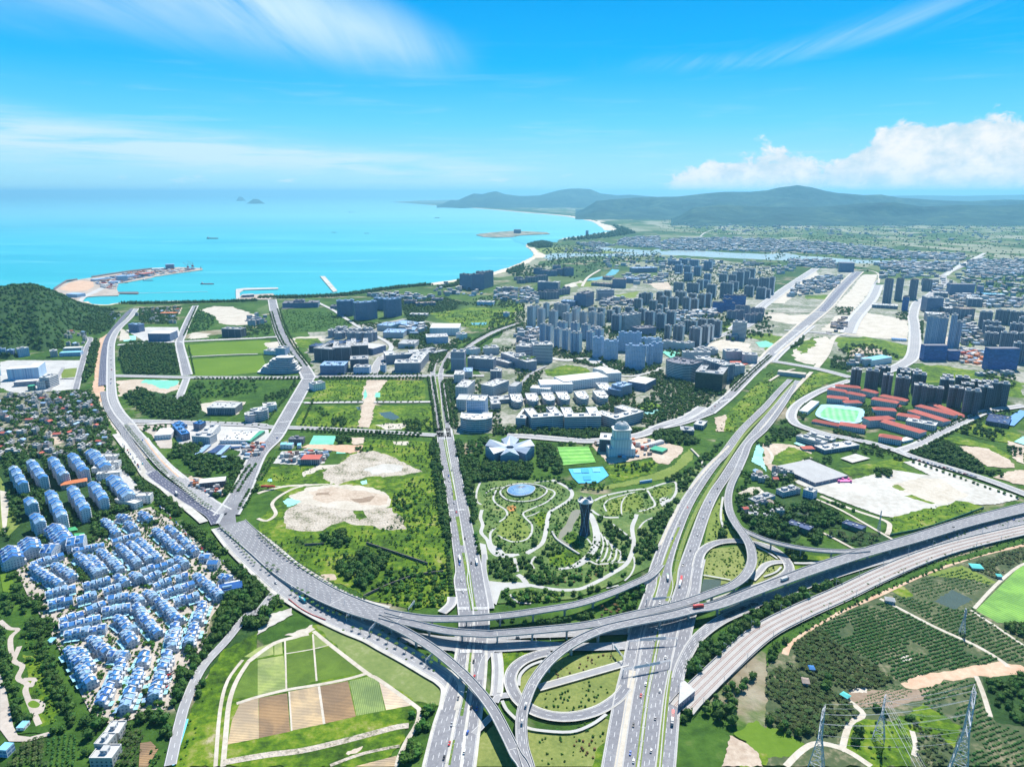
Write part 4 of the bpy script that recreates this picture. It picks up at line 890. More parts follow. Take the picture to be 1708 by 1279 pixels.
flyover('slim uppermost flyover curving past the park into the highway slip lane',Z('I',[7.6,7.8,8,8],820,238,950,262,1150,285,1400,282) + Z('L',[8,8,7.5,6,4,1.5,0],60,262,300,228,520,190,720,128,880,62,1010,0,1080,-75),[12,10.5,10,9.5,9.5],2)
flyover('middle flyover running below the park and looping up to the road east of the highway',Z('I',[7.8,8,8,8.5],820,262,1000,310,1250,365,1500,385) + Z('L',[9,9.5,9.5,9.5,9.5,9.5],0,382,300,358,600,325,900,258,1200,190,1450,105) + Z('S',[9.5,9.5,9.5,9.5,9.5,8,6,3.5,1.5,0],480,940,570,870,612,780,600,680,555,600,505,530,465,450,455,360,475,270,525,170),[11,10.5,10.5,11,11,11,11,10.5,10],2)
road('east_service_road',K('S',520,180,560,90,600,0) + K('D',0,1250,110,1100,190,970),[10,10,9,8],ASPH,2,walk=1)
flyover('curved flyover sweeping from the bottom edge round to the main viaduct on the right',Z('L',[8.5,8,7.5,7.5,8,8.5,8.5,9,9.5,9.5,9.5,9.5],255,1480,205,1267,165,1120,158,950,188,820,250,685,360,550,510,440,700,355,900,308,1150,260,1300,222) + Z('S',[9.5,9.5,9.5],400,1062,700,948,1000,838) + [(1427,926,9),(1478,911,8),(1530,896,7),(1566,885,6),(1605,873,5),(1655,860,4),(1708,847,3.5),(1800,825,3)],[9.5,9.5,9.5,9.5,10,11,12,13,14,16,17,18,19,21,23],4)
flyover('long ramp flyover curving down to the bottom edge beside the striped farm plots',Z('I',[7.6,7.8,8,8,8,8,8,8],790,280,900,330,1040,405,1190,505,1380,670,1540,860,1650,1060,1708,1180) + Z('L',[8,8],175,1267,235,1480),[12,10,9.5,9.5,9.5],2)
flyover('grey connector flyover branching east over the orchards towards the main viaduct',Z('S',[7,8,9,9.3,9.3,9.2,9.2,9.2],512,545,570,580,700,635,850,675,1000,700,1150,712,1270,712,1380,700),[9,9,9],2)
# zebra crossings and stop lines at the junctions
def zebra(sheet,x0,y0,x1,y1,w=5,z=2.55):
 (a,b),(c_,d)=K(sheet,x0,y0,x1,y1);A_,B_=np.array(G(a,b)),np.array(G(c_,d));L=np.linalg.norm(B_-A_);u=(B_-A_)/L;mb=MB();n=int(L/1.3)
 for i in range(n): p=A_+u*(i+.5)*1.3;mb.prism(rect(p[0],p[1],.6,w,math.atan2(u[1],u[0])),z,z+.01,PAINT)
 mb.build('zebra_crossing')['kind']='stuff'
for v in (('B',300,770,380,770),('B',300,740,370,735),('B',200,925,330,925),('B',140,1060,220,1050),('B',110,1130,190,1130),('B',1150,735,1245,735),('B',1155,765,1250,765),('B',1190,1120,1275,1120),('B',1200,1165,1285,1165),('I',1340,515,1410,515),('I',1425,515,1490,515),('I',1325,228,1405,228),('I',1430,228,1530,228),('I',1310,105,1390,105),('A',1190,520,1215,530),('A',1205,745,1260,745),('E',1440,540,1480,470),('M',880,600,930,640),('H',1262,610,1300,610),('H',1325,610,1370,605),('C',1330,1090,1420,1060),('V',300,560,250,590)): zebra(*v)
# ---------------- buildings ----------------
def solve_h(x,y,ytop):
 lo,hi=0.5,400
 for _ in range(30):
  m_=(lo+hi)/2
  if PX(x,y,m_)[1] > ytop: lo=m_
  else: hi=m_
 return lo
FAC=dict(
 slate=facade('slate_facade',(.20,.235,.31),(.02,.035,.075),3.6,3.0,.62,.6,stripe=(14.5,.14,(.55,.56,.58))),
 slate2=facade('grey_facade',(.46,.48,.53),(.03,.05,.09),3.2,3.0,.55,.5,stripe=(11,.2,(.62,.62,.64))),
 brown=facade('brown_grey_facade',(.25,.25,.29),(.02,.03,.055),3.4,3.0,.6,.6,stripe=(16,.12,(.45,.43,.43))),
 blue=facade('blue_white_facade',(.42,.50,.62),(.03,.10,.22),3.2,3.1,.7,.62,stripe=(9,.12,(.66,.7,.76))),
 sky=facade('pale_blue_facade',(.46,.56,.68),(.05,.14,.28),4.0,3.1,.8,.5),
 dark=facade('dark_facade',(.11,.125,.16),(.012,.018,.035),3.4,3.0,.6,.6,stripe=(21,.09,(.33,.35,.4))),
 glass=facade('glass_facade',(.20,.27,.40),(.03,.07,.15),2.6,3.6,.82,.72,rough=.4),
 fin=facade('finned_facade',(.42,.44,.50),(.02,.04,.09),2.4,30,.5,.9),
 band=facade('banded_facade',(.62,.62,.62),(.03,.05,.09),40,3.8,.99,.5),
 pale=facade('pale_facade',(.52,.54,.56),(.05,.08,.12),3.4,3.4,.5,.5),
 white=facade('white_facade',(.74,.74,.74),(.08,.11,.15),4.6,3.6,.34,.4),
 villa=facade('villa_facade',(.56,.60,.65),(.10,.15,.22),3.0,3.0,.45,.5),
 shed=facade('shed_wall',(.50,.54,.60),(.3,.36,.45),6,9,.85,.2),
 bshed=facade('blue_shed_wall',(.40,.52,.68),(.2,.32,.5),5,30,.5,.8),
 green=facade('dark_green_glass',(.05,.08,.08),(.015,.035,.035),3,3.8,.85,.8,rough=.35),
 scaff=facade('blue_scaffold_net',(.03,.13,.36),(.02,.08,.24),6,3,.9,.8),
 endwall=facade('pale_end_wall',(.78,.77,.75),(.14,.17,.22),5.5,3.0,.2,.4),
 house=facade('village_wall',(.42,.41,.39),(.05,.06,.08),3.6,3.1,.4,.45),
 dgreen=facade('green_hoarding',(.03,.15,.11),(.02,.11,.08),4,9,.8,.9))
RF=dict(grey=mat('grey_roof',[(.3,(.33,.33,.33)),(.7,(.46,.46,.45))],.05,fine=.3),pale=mat('pale_roof',[(.3,(.40,.40,.39)),(.7,(.56,.55,.53))],.06,fine=.5),
          white=mat('white_roof',[(.3,(.52,.51,.48)),(.7,(.66,.65,.62))],.06,fine=.5),dark=mat('dark_roof',[(.3,(.14,.14,.17)),(.7,(.22,.22,.25))],.05,fine=.3),
          blue=mat('blue_roof',[(.3,(.05,.17,.42)),(.7,(.08,.24,.5))],.05,fine=.4,rough=.8,spec=.1),bluesheet=mat('blue_sheet_roof',(.28,.42,.60),.05,rough=.5),solar=mat('solar_roof',(.045,.07,.16),.1,rough=.3,spec=.5),
          red=mat('red_tile_roof',[(.3,(.42,.09,.07)),(.7,(.55,.15,.11))],.06,fine=.5),green=mat('green_roof',(.06,.36,.22),.05),teal=mat('teal_roof',(.10,.50,.46),.05),
          brown=mat('brown_roof',[(.3,(.26,.20,.17)),(.7,(.38,.31,.26))],.05,fine=.4),lawn=GRASS,orange=mat('orange_roof',(.62,.20,.08),.1),cyan=mat('cyan_roof',(.22,.52,.68),.1))
CLUST={}
def bays(w,d,n,dep):
 """plan of a slab whose long sides step in and out"""
 p=[];k=2*n+1;s=w/k
 xs=[-w/2+i*s for i in range(k+1)]
 for i in range(k):
  y=-d/2 if i % 2 == 0 else -d/2+dep
  p += [(xs[i],y),(xs[i+1],y)]
 for i in range(k-1,-1,-1):
  y=d/2 if i % 2 == 0 else d/2-dep
  p += [(xs[i+1],y),(xs[i],y)]
 o=[]
 for q in p:
  if not o or math.dist(o[-1],q) > .01: o.append(q)
 return o
def xf(p,cx,cy,r):
 c_,s_=math.cos(r),math.sin(r);return [(cx+x*c_-y*s_,cy+x*s_+y*c_) for x,y in p]
def oct_(w,d,k=.3): return [(-w/2+w*k,-d/2),(w/2-w*k,-d/2),(w/2,-d/2+d*k),(w/2,d/2-d*k),(w/2-w*k,d/2),(-w/2+w*k,d/2),(-w/2,d/2-d*k),(-w/2,-d/2+d*k)]
ALLB=[]
def make_bld(name,cx,cy,w,d,h,rot,wall,roof,label,cat,group=None,plan='box',extras='core',seed=0):
 rnd=random.Random(int(cx*13+cy*7)+seed);root=empty(name,(cx,cy,0),rot,label=label,cat=cat,group=group)
 if plan == 'bays': pl=bays(w,d,max(1,int(w/11)),min(2.6,d*.14))
 elif plan == 'oct': pl=oct_(w,d)
 elif plan == 'bow': pl=[(-w/2,-d*.2),(-w*.3,-d*.42),(0,-d/2),(w*.3,-d*.42),(w/2,-d*.2),(w/2,d/2),(-w/2,d/2)]
 elif plan == 'twin': pl=[(-w/2,-d/2),(-w*.1,-d/2),(-w*.1,-d*.3),(w*.1,-d*.3),(w*.1,-d/2),(w/2,-d/2),(w/2,d/2),(w*.12,d/2),(w*.12,d*.3),(-w*.12,d*.3),(-w*.12,d/2),(-w/2,d/2)]
 elif plan == 'U': pl=[(-w/2,-d/2),(w/2,-d/2),(w/2,d/2),(w*.22,d/2),(w*.22,-d*.12),(-w*.22,-d*.12),(-w*.22,d/2),(-w/2,d/2)]
 elif plan == 'L': pl=[(-w/2,-d/2),(w/2,-d/2),(w/2,d/2),(w*.15,d/2),(w*.15,0),(-w/2,0)]
 else: pl=rect(0,0,w,d)
 mb=MB();mb.prism(pl,0,h,FAC[wall],RF[roof])
 if plan == 'bays':                                  # the blank end walls are painted paler
  em=mb.mid(FAC['endwall'])
  for i in range(len(pl)):
   f=mb.f[i];a,b=mb.v[f[0]],mb.v[f[1]]
   if abs(a[0]-b[0]) < .01 and abs(a[0]) > w*.49: mb.mi[i]=em
 part(root,mb,'wall')
 rm=MB();ro=RF[roof]
 if extras != 'none':
  cen=(sum(p[0] for p in pl)/len(pl),sum(p[1] for p in pl)/len(pl));n=len(pl);big=[((p[0]-cen[0])*1.012+cen[0],(p[1]-cen[1])*1.012+cen[1]) for p in pl];sml=[((p[0]-cen[0])*.955+cen[0],(p[1]-cen[1])*.955+cen[1]) for p in pl]
  ph=.9 if h < 30 else 1.6
  for i in range(n):
   j=(i+1) % n;a,b,c_,e=big[i],big[j],sml[j],sml[i]
   rm.face([(*a,h-.5),(*b,h-.5),(*b,h+ph),(*a,h+ph)],ro);rm.face([(*a,h+ph),(*b,h+ph),(*c_,h+ph),(*e,h+ph)],RF['white' if roof in ('white','pale') else roof]);rm.face([(*e,h+.02),(*c_,h+.02),(*c_,h+ph),(*e,h+ph)],ro)
 if extras in ('core','crown') and w > 9:
  k=1 if w < 26 else 2 if w < 60 else 3
  for i in range(k):
   x=(i+.5)/k*w-w/2+rnd.uniform(-1,1);y=rnd.uniform(-.1,.2)*d
   if plan == 'U': y=-d*.32
   rm.box(x,y,h,min(8,w*.3),min(6,d*.4),3.4 if h < 40 else 5,0,FAC['pale'] if roof != 'dark' else ro,ro)
  if extras == 'crown': rm.box(0,0,h+1.6,w*.7,.5,3.5,0,ro)
 if extras in ('units','core') and w > 20:
  for _ in range(int(w*d/160)+2):
   q=(rnd.uniform(-.42,.42)*w,rnd.uniform(-.42,.42)*d)
   if plan == 'U' and q[1] > -d*.15 and abs(q[0]) < w*.25: continue
   if plan == 'L' and q[1] > 0 and q[0] < w*.15: continue
   rm.box(q[0],q[1],h,rnd.uniform(1.5,4),rnd.uniform(1.5,3),rnd.uniform(.8,1.8),0,RF[rnd.choice(['grey','white','dark'])])
 if rm.f: part(root,rm,'roof')
 block(xf([(p[0]*1.06,p[1]*1.06) for p in pl],cx,cy,rot));ALLB.append(root);return root
def T_(cl,sheet,x,yb,w,yt,d=15,wall='slate',roof='pale',plan='bays',rot=-.6,ex='core',name='apartment_tower',cat='tower',dy=0):
 """a tower from the foot-centre, width and top on the map sheet"""
 (bx,by),= K(sheet,x,yb);gx,gy=G(bx,by);dep=PX(gx,gy)[2];s=CR[sheet][2]
 wm=w*s*dep/FPX*(.74 if plan == 'bays' else 1);_,ty=K(sheet,x,yt)[0];h=solve_h(gx,gy,ty);cy=gy+d/2*math.cos(rot);cx=gx-d/2*math.sin(rot)
 o=make_bld(name,cx,cy,wm,d,h,rot,wall,roof,'',cat,cl,plan,ex);CLUST.setdefault(cl,[]).append((o,bx,by,h));return o
def BL(label,sheet,x0,y0,x1,y1,yt,d,wall='pale',roof='pale',plan='box',ex='core',name='building',cat='building',group=None):
 """a building from its front edge on the ground, the height of its left front corner and its depth"""
 (a,b),(c_,e)=K(sheet,x0,y0,x1,y1);A_=G(a,b);B_=G(c_,e);h=solve_h(A_[0],A_[1],K(sheet,x0,yt)[0][1]);w=math.dist(A_,B_);rot=math.atan2(B_[1]-A_[1],B_[0]-A_[0])
 cx=(A_[0]+B_[0])/2-math.sin(rot)*d/2;cy=(A_[1]+B_[1])/2+math.cos(rot)*d/2
 return make_bld(name,cx,cy,w,d,h,rot,wall,roof,label,cat,group,plan,ex)
def autolabel(desc,place,items,rowgap=9):
 """label each member by what it looks like and where it stands in its cluster; items = (object, px, py, ...)"""
 its=sorted(items,key=lambda q: -q[2]);rows=[];
 for q in its:
  if rows and rows[-1][0][2]-q[2] < rowgap: rows[-1].append(q)
  else: rows.append([q])
 for r,row in enumerate(rows):
  row.sort(key=lambda q: q[1])
  for k,q in enumerate(row):
   de=desc(q[0]) if callable(desc) else desc
   q[0]['label']=f"{de}, {ordinal(k+1)} from left, {ordinal(r+1)} row {place}"
# central city, front cluster of curved pale blue slabs
for v in ((880,690,90,655,'bow'),(755,740,150,620,'bow'),(545,785,75,655,'bow'),(585,800,0,0,0),(630,803,95,675,'bow'),(790,862,130,705,'bow'),(690,735,60,650,'bays'),(885,830,60,705,'bays'),(935,815,75,690,'bow'),(910,760,110,660,'bow')):
 if v[2]: T_('curved pale blue apartment slabs','C',v[0],v[1],v[2],v[3],16,'sky','bluesheet',v[4],-.12)
for v in ((175,690,55,562),(215,692,48,572),(270,712,58,592),(325,737,62,602),(390,752,88,620),(455,660,70,565),(485,742,62,612),(540,722,72,595),(300,650,80,550),(385,640,70,552),(520,640,100,580)):
 T_('blue-grey towers','C',*v[:4],17,'blue','pale','bays',-.6,'core')
for v in ((95,582,62,446),(160,578,58,460),(240,585,72,475),(332,578,68,490),(385,562,50,462),(440,572,62,482),(500,576,60,482),(556,582,62,492),(195,520,40,425),(310,520,100,432),(395,520,60,448),(270,500,60,425),(130,520,40,440)):
 T_('tall slate towers','C',*v,17,'slate2','pale','bays',-.6,'core')
for v in ((658,610,80,502),(710,590,60,490),(745,520,70,450),(620,540,60,470),(880,575,80,480),(955,600,80,495),(1020,565,80,478),(940,560,60,470),(830,540,60,460),(1085,500,80,470),(770,560,60,480),(560,520,60,455),(500,510,60,452),(660,500,60,448)):
 T_('slate-grey residential towers','C',*v,17,'slate','pale','bays',-.6,'core')
for v in ((1000,655,52,570),(1070,675,90,572),(1180,710,100,588),(1245,690,70,575),(1280,670,50,570),(1330,640,60,540),(1150,620,110,540),(1090,620,60,555),(1230,600,80,530),(1290,610,60,530)):
 T_('brownish towers','C',*v,17,'brown','pale','bays',-.6,'core')
for v in ((805,460,70,395),(865,430,90,355),(905,470,65,405),(950,478,45,430),(950,420,60,350),(975,470,60,380),(1040,472,72,388),(1075,420,60,345),(1125,478,62,385),(1180,470,60,395),(1100,430,60,350),(1165,420,70,360),(1225,450,60,365),(1270,445,50,360),(1000,400,60,340),(830,420,50,360)):
 T_('slate towers behind','C',*v,17,'brown','pale','bays',-.6,'core')
for v in ((1075,345,90,285),(1170,350,110,290),(1215,330,60,270),(1290,380,80,300),(1390,385,110,290),(1440,340,80,280),(1370,280,70,230),(1430,305,70,235),(1480,320,60,215),(1520,300,60,210),(1560,270,50,195),(1490,240,60,200),(1410,360,70,320),(1540,375,80,310),(1620,390,80,320),(1570,330,90,262),(1640,340,90,255),(1690,360,40,250),(1660,385,60,330)):
 T_('far slate towers','C',*v,17,'slate','pale','bays',-.6,'core')
for v in ((1075,225,70,170),(1135,225,60,175),(1200,240,60,180),(1140,275,75,222),(1270,205,75,145),(1180,180,80,135),(1050,170,120,140),(1110,165,80,130),(1265,290,60,230),(1250,320,60,270)):
 T_('distant blue towers','C',*v,18,'glass','bluesheet','bays',-.6,'core')
for v in ((1340,480,70,415),(1400,470,60,395),(1450,440,140,370),(1420,470,60,420),(1500,510,90,440),(1440,540,80,475),(1480,530,60,470),(1560,550,80,498),(1600,545,70,490),(1600,500,90,455)):
 T_('navy towers wrapped in netting','C',*v,18,'scaff' if v[1] < 481 else 'slate','dark','box',-.15,'core')
BL('tall grey office slab with pale right flank in the middle of the tower district','C',725,610,828,590,505,20,'band','pale',name='office_tower',cat='tower')
BL('blue-grey office tower with horizontal bands beside the highway verge','C',1430,655,1520,662,545,24,'band','pale',name='office_tower',cat='tower')
BL('small dark glass pavilion at the foot of the banded office tower','C',1392,660,1460,668,632,26,'glass','grey',name='office_building')
BL('long low dark podium between the grey office slab and brown towers','C',810,640,930,630,590,40,'glass','dark',name='office_building')
BL('dark blue glass tower behind the slate towers, left one of the pair','C',385,440,465,448,370,35,'glass','dark',name='office_tower',cat='tower')
BL('taller dark blue glass tower, right one of the pair behind slate towers','C',465,448,518,430,360,40,'glass','dark',name='office_tower',cat='tower')
BL('pale finned office block left of the slate tower rows','C',545,400,652,398,335,30,'fin','pale',name='office_building')
BL('low blue glass block beneath the pair of dark glass towers','C',300,445,388,450,405,40,'glass','bluesheet',name='office_building')
BL('broad blue office building with white roof near the beach road','C',145,335,280,340,280,50,'glass','pale','U',name='office_building')
for i,v in enumerate(((80,372,130,378,350),(145,390,200,392,345),(205,395,290,390,350),(270,370,360,360,335),(310,350,362,350,315),(190,350,260,352,335))): BL(f"{ordinal(i+1)} of six small navy blocks around the broad blue office building",'C',*v,22,'slate','dark','L',name='housing_block',group='small navy blocks')
for i,v in enumerate(((118,228,160,230,190),(160,232,225,240,200),(225,240,275,240,205),(262,235,310,238,195),(330,240,385,238,188),(245,200,300,200,172))): BL(f"{ordinal(i+1)} of six dark blue hotel blocks near the beach",'C',*v,40,'glass','dark',name='hotel_block',cat='hotel',group='dark blue hotel blocks near the beach')
for i,v in enumerate(((20,290,70,288,265),(80,285,150,280,250),(150,280,215,275,240),(0,270,50,268,250))): BL(f"{ordinal(i+1)} of four low navy terraces in front of the beach hotel blocks",'C',*v,30,'slate','dark',name='housing_block',group='low navy terraces')
BL('flat blue-roofed convention hall beside the canal','C',785,220,940,215,190,60,'glass','bluesheet',name='hall');BL('rust-topped exhibition block by the canal bridge','C',575,265,630,268,245,50,'slate','brown',name='hall')
BL('blue office building with brown flat roof south of the canal','C',640,318,730,320,262,50,'glass','brown',name='office_building');BL('low brown-topped annex beside the canal office building','C',500,305,640,315,285,40,'slate','brown',name='office_building')
BL('blue glass wing right of the canal office building','C',720,285,810,290,255,40,'glass','bluesheet',name='office_building')
# wave-fronted hotel complex and the bay side
for i,v in enumerate(((528,350,645,345,250,30),(655,378,800,365,262,30),(760,300,860,310,228,30),(865,358,965,345,240,30))): BL(['leftmost wave-patterned hotel slab of the bay complex','broad wave-patterned hotel slab in the middle of the bay complex','rear wave-patterned hotel slab half hidden by the others','rightmost curved wave-patterned hotel slab of the bay complex'][i],'B',*v,'glass','bluesheet','bow',name='hotel_slab',cat='hotel',group='wave-patterned hotel slabs')
for i,v in enumerate(((1338,160,1420,172,68),(1420,175,1500,172,72),(1500,165,1562,150,60),(1445,120,1530,120,55))): BL(f"{['leftmost','second','rightmost','rear'][i]} slab of the tall grey-blue hotel beside the beach",'B',*v,30,'glass','slate' if 0 else 'dark',name='hotel_slab',cat='hotel',group='grey-blue beach hotel slabs')
BL('dark navy office with stepped roof beside the jetty road','B',165,295,400,290,262,60,'glass','dark','U',name='office_building');BL('central raised block of the navy office beside the jetty road','B',240,290,310,288,245,40,'glass','dark',name='office_building')
BL('blue-walled hall with red corner right of the central wasteland','B',1450,275,1558,278,252,40,'bshed','pale',name='hall');BL('small grey tower block behind the beach hotel','B',1620,195,1695,195,158,30,'slate','grey',name='apartment_block')
BL('little blue apartment block alone on the central grassland','B',1625,355,1662,356,325,20,'sky','pale',name='apartment_block')
for i,v in enumerate(((970,275,1050,275,245,'dark'),(1050,285,1180,280,262,'brown'),(1150,255,1225,255,232,'dark'),(1005,350,1120,352,335,'white'),(480,300,525,300,280,'dark'))): BL(f"{['dark low block','brown-roofed hall','dark roofed block','long white shed','small navy block'][i]} beside the wave-patterned hotels",'B',*v[:5],30,'slate',v[5],name='hall')
# science campus
for i,v in enumerate(((455,485,505,490,440),(505,500,580,498,460),(580,500,630,505,455),(520,450,600,445,425),(615,470,670,475,435),(640,510,700,512,460),(700,520,750,522,458),(745,512,795,510,455),(690,470,760,470,430),(560,478,620,480,438))): BL(f"{ordinal(i+1)} of ten pale cylinder-cornered dormitories of the science campus",'B',*v,26,'fin','pale','oct',name='dormitory',group='pale dormitories of the science campus')
for i,v in enumerate(((375,640,500,650,560,70),(500,645,620,640,560,90),(620,615,735,610,545,100))): BL(f"{['left','middle','right'][i]} dark laboratory block with pale roof plant and courtyards",'B',*v,'dark','grey','U','units',name='laboratory',group='dark laboratory blocks')
for i,v in enumerate(((340,585,440,590,545,40),(450,560,560,565,525,40),(560,555,650,560,520,40))): BL(f"{['left','middle','right'][i]} rear laboratory wing with solar panels on its roof",'B',*v,'dark','solar','box','units',name='laboratory',group='rear laboratory wings')
BL('low grey hall with overhanging roof below the laboratories','B',415,735,575,735,675,45,'glass','bluesheet',name='hall');BL('dark blue office block with rooftop plant by the curved campus road','B',615,710,735,705,635,40,'dark','grey',name='office_building')
BL('light blue glass block in front of the dark blue office','B',635,735,740,735,685,25,'sky','pale',name='office_building');BL('small glass pavilion by the curved campus road','B',812,722,845,722,672,20,'sky','grey',name='pavilion')
BL('white roofed exhibition hall with slanting canopy','B',765,605,850,580,562,75,'glass','pale',ex='none',name='hall')
BL('long finned building with rooftop garden, rear wing','B',850,665,1080,650,608,50,'fin','pale','U',name='office_building');BL('glass fronted building with striped fins facing the avenue junction','B',908,725,1075,722,660,40,'fin','pale','box',name='office_building')
BL('slanting right wing of the striped fin building','B',1080,715,1135,640,655,35,'fin','pale',name='office_building');BL('small brown roofed block behind the striped fin building','B',1065,590,1170,610,572,50,'brown','grey','U',name='office_building')
for i,v in enumerate(((790,440,880,448,405,'bluesheet'),(880,420,1000,440,390,'bluesheet'),(830,490,965,492,455,'bluesheet'),(930,440,1000,445,415,'grey'),(930,560,1040,562,530,'grey'),(990,470,1040,470,440,'bluesheet'))): BL(f"{ordinal(i+1)} of six blue sheet-roofed workshops north of the campus",'B',*v[:5],60,'pale',v[5],ex='units',name='workshop',group='blue roofed workshops')
BL('large white roofed hall with slanting front beside the trees','B',1140,475,1335,475,425,80,'white','white',ex='none',name='hall');BL('pale blue flat hall in front of the large white hall','B',1120,530,1262,525,488,50,'sky','pale',ex='units',name='hall');BL('small white dome-like pavilion right of the large white hall','B',1325,505,1395,500,470,30,'white','white','oct',name='pavilion')
# stepped white hotel on the left
def stepped_hotel():
 (bx,by),= K('B',120,735);gx,gy=G(bx,by);root=empty('stepped_hotel',(gx,gy+30,0),.05,label='white hotel with nine wavy stepped floors narrowing upward, beside the diagonal road',cat='hotel')
 for k in range(9):
  w=96-k*7;d=50-k*3;sh=k*1.6+3*math.sin(k*1.7);fl=MB();xs=lambda q: [(x+sh,y) for x,y in q];fl.prism(xs(oct_(w,d,.2)),k*4.2,k*4.2+2.6,FAC['glass'],RF['white']);fl.prism(xs([(x*1.04,y*1.05) for x,y in oct_(w,d,.2)]),k*4.2+2.6,k*4.2+4.2,RF['white'],RF['white'],bottom=True)
  part(root,fl,'floor_tier')
 block(rect(gx,gy+28,100,60))
stepped_hotel()
BL('blue office with white roof tucked behind the stepped white hotel','B',120,610,182,612,560,30,'sky','pale',name='office_building');BL('white block left of the stepped hotel','B',40,600,120,605,575,30,'white','pale',name='office_building')
# avenue east side campus
BL('grey office tower with vertical ribs at the avenue corner','B',1280,708,1370,710,585,26,'fin','pale',name='office_tower',cat='tower')
for i,v in enumerate(((1410,610,1475,600,570,30,'white'),(1500,605,1600,600,560,40,'pale'),(1390,695,1560,705,625,30,'fin'),(1480,640,1660,690,610,30,'fin'),(1610,650,1780,715,590,30,'fin'),(1540,770,1610,772,710,25,'slate'))): BL(f"{ordinal(i+1)} of six pale ribbed academy wings east of the avenue",'B',*v[:6],v[6],'pale','L' if i % 2 else 'box',name='academy_wing',group='pale ribbed academy wings')
for i,v in enumerate(((0,790,115,800,705,45),(0,840,70,838,770,30),(118,815,245,812,700,40),(70,860,135,840,795,25))): BL(f"{['long rear','low front','tall square','little green-roofed'][i]} block of the dark banded college at the park entrance",'C',*v,'band','lawn' if i == 3 else 'pale',name='college_block',group='dark banded college blocks')
for i,v in enumerate(((1300,795,1365,795,735,40,'pale'),(1360,760,1420,760,715,40,'bluesheet'),(1480,870,1560,885,800,60,'pale'),(1310,900,1390,905,815,60,'pale'),(1315,970,1380,972,900,40,'pale'),(1660,890,1708,895,810,40,'grey'))): BL(f"{['pale-roofed','blue-roofed','long grey','courtyard','lower glassy','rear grey'][i]} research block right of the avenue, south of the ribbed tower",'B',*v[:6],'pale',v[6],'box','units',name='research_block',group='research blocks by the avenue')
BL('white terraced office building with round front at the avenue junction','B',1340,1115,1550,1115,1035,45,'band','white','bow','units',name='office_building');BL('upper glass tower of the white terraced office building','B',1385,1050,1505,1055,905,38,'sky','white','box','units',name='office_building')
# round-nosed houses and slabs of the white campus
for i,(x,y) in enumerate(((20,1120),(125,1115),(235,1110),(335,1105),(460,1100),(590,1095),(610,1040))):
 BL(f"{ordinal(i+1)} from left of the round-nosed white campus pavilions with ribbed roofs",'C',x-42,y,x+36,y-2,y-42,62,'band','white','bow','units',name='campus_pavilion',cat='pavilion',group='round-nosed campus pavilions')
for i,v in enumerate(((1550,975,1610,972,930),(1550,930,1700,920,905))): BL(f"{['left','rear'][i]} link block of the round-nosed campus pavilions",'B',*v,30,'band','pale',name='campus_block')
for i,v in enumerate(((0,1240,65,1245,1180,60),(105,1260,315,1245,1180,60),(325,1255,565,1250,1175,60))): BL(f"{['left','middle','right'][i]} U-shaped white dormitory with courtyard facing the park street",'C',*v,'band','white','U','core',name='dormitory',group='U-shaped white dormitories')
BL('long slanting white dormitory at the right end of the park street','C',660,1255,845,1200,1190,55,'band','white','U','core',name='dormitory')
for i,v in enumerate(((320,1000,615,965,940,50),(165,1015,380,1010,960,45),(510,885,600,905,850,30),(600,940,700,935,885,30),(95,1020,225,1030,980,25))): BL(f"{['largest','second largest','upper left','upper right','small low'][i]} white perforated-facade hall of the campus",'C',*v,'white','white','box','none',name='campus_hall',cat='hall',group='white perforated campus halls')
BL('dark walled sports hall with plain white roof right of the campus','C',740,985,860,1005,935,55,'glass','white',ex='none',name='sports_hall',cat='hall')
for i,v in enumerate(((610,1040,690,1055,985),(700,1050,770,1030,975),(640,1000,700,1010,960))): BL(f"{['left','right','rear'][i]} pale blue ribbed dormitory beside the sports hall",'C',*v,28,'fin','bluesheet',name='dormitory',group='pale blue ribbed dormitories')
BL('black office with white wavy terraces beside the park trees','C',960,905,1130,945,800,60,'band','dark','bow',name='office_building');BL('dark green mirrored office block at the service road','C',1185,990,1365,1010,875,70,'green','grey','U','core',name='office_building')
BL('slate office block behind the dark green mirrored office','C',1370,945,1445,935,835,70,'slate','pale',name='office_building')
for i,v in enumerate(((970,720,1120,738,670,18),(1120,738,1185,725,690,18),(1110,790,1290,790,745,18),(1200,850,1300,850,790,30),(1180,760,1340,765,725,16),(1210,745,1330,750,715,14),(1390,800,1500,800,740,30),(1500,815,1600,820,760,30),(1445,900,1515,900,835,30))): BL(f"{ordinal(i+1)} of nine long grey school blocks west of the service road",'C',*v,'pale','pale','box','core',name='school_block',cat='school',group='grey school blocks by the service road')
# white observation tower building next to the pitches
def control_tower():
 (bx,by),= K('J',1020,285);gx,gy=G(bx,by);root=empty('tiered_tower',(gx,gy+12,0),0.05,label='white tiered tower with rounded shell top on a bare building site',cat='tower')
 for k,(w,d,z0,z1,nm) in enumerate(((44,26,0,14,'podium'),(32,24,14,28,'lower_tier'),(28,22,30,44,'upper_tier'),(31,25,28,30,'cornice'),(31,25,44,46,'cornice'))):
  q=MB();q.prism(oct_(w,d,.12) if k else rect(0,0,w,d),z0,z1,FAC['white'] if k < 3 else RF['white'],RF['white'],bottom=True);part(root,q,nm)
 sh=MB();sh.sm=True;n=14
 for j in range(5):
  for i in range(n):
   f=lambda a,b: (math.cos(a)*13*math.cos(b),math.sin(a)*9.5*math.cos(b),46+math.sin(b)*11*(1+.12*math.cos(a*2)))
   a0,a1=i/n*2*math.pi,(i+1)/n*2*math.pi;b0,b1=j/5*1.45,(j+1)/5*1.45
   sh.face([f(a0,b0),f(a1,b0),f(a1,b1),f(a0,b1)],RF['white'])
 part(root,sh,'shell_roof');block(rect(gx,gy+12,50,40))
control_tower()
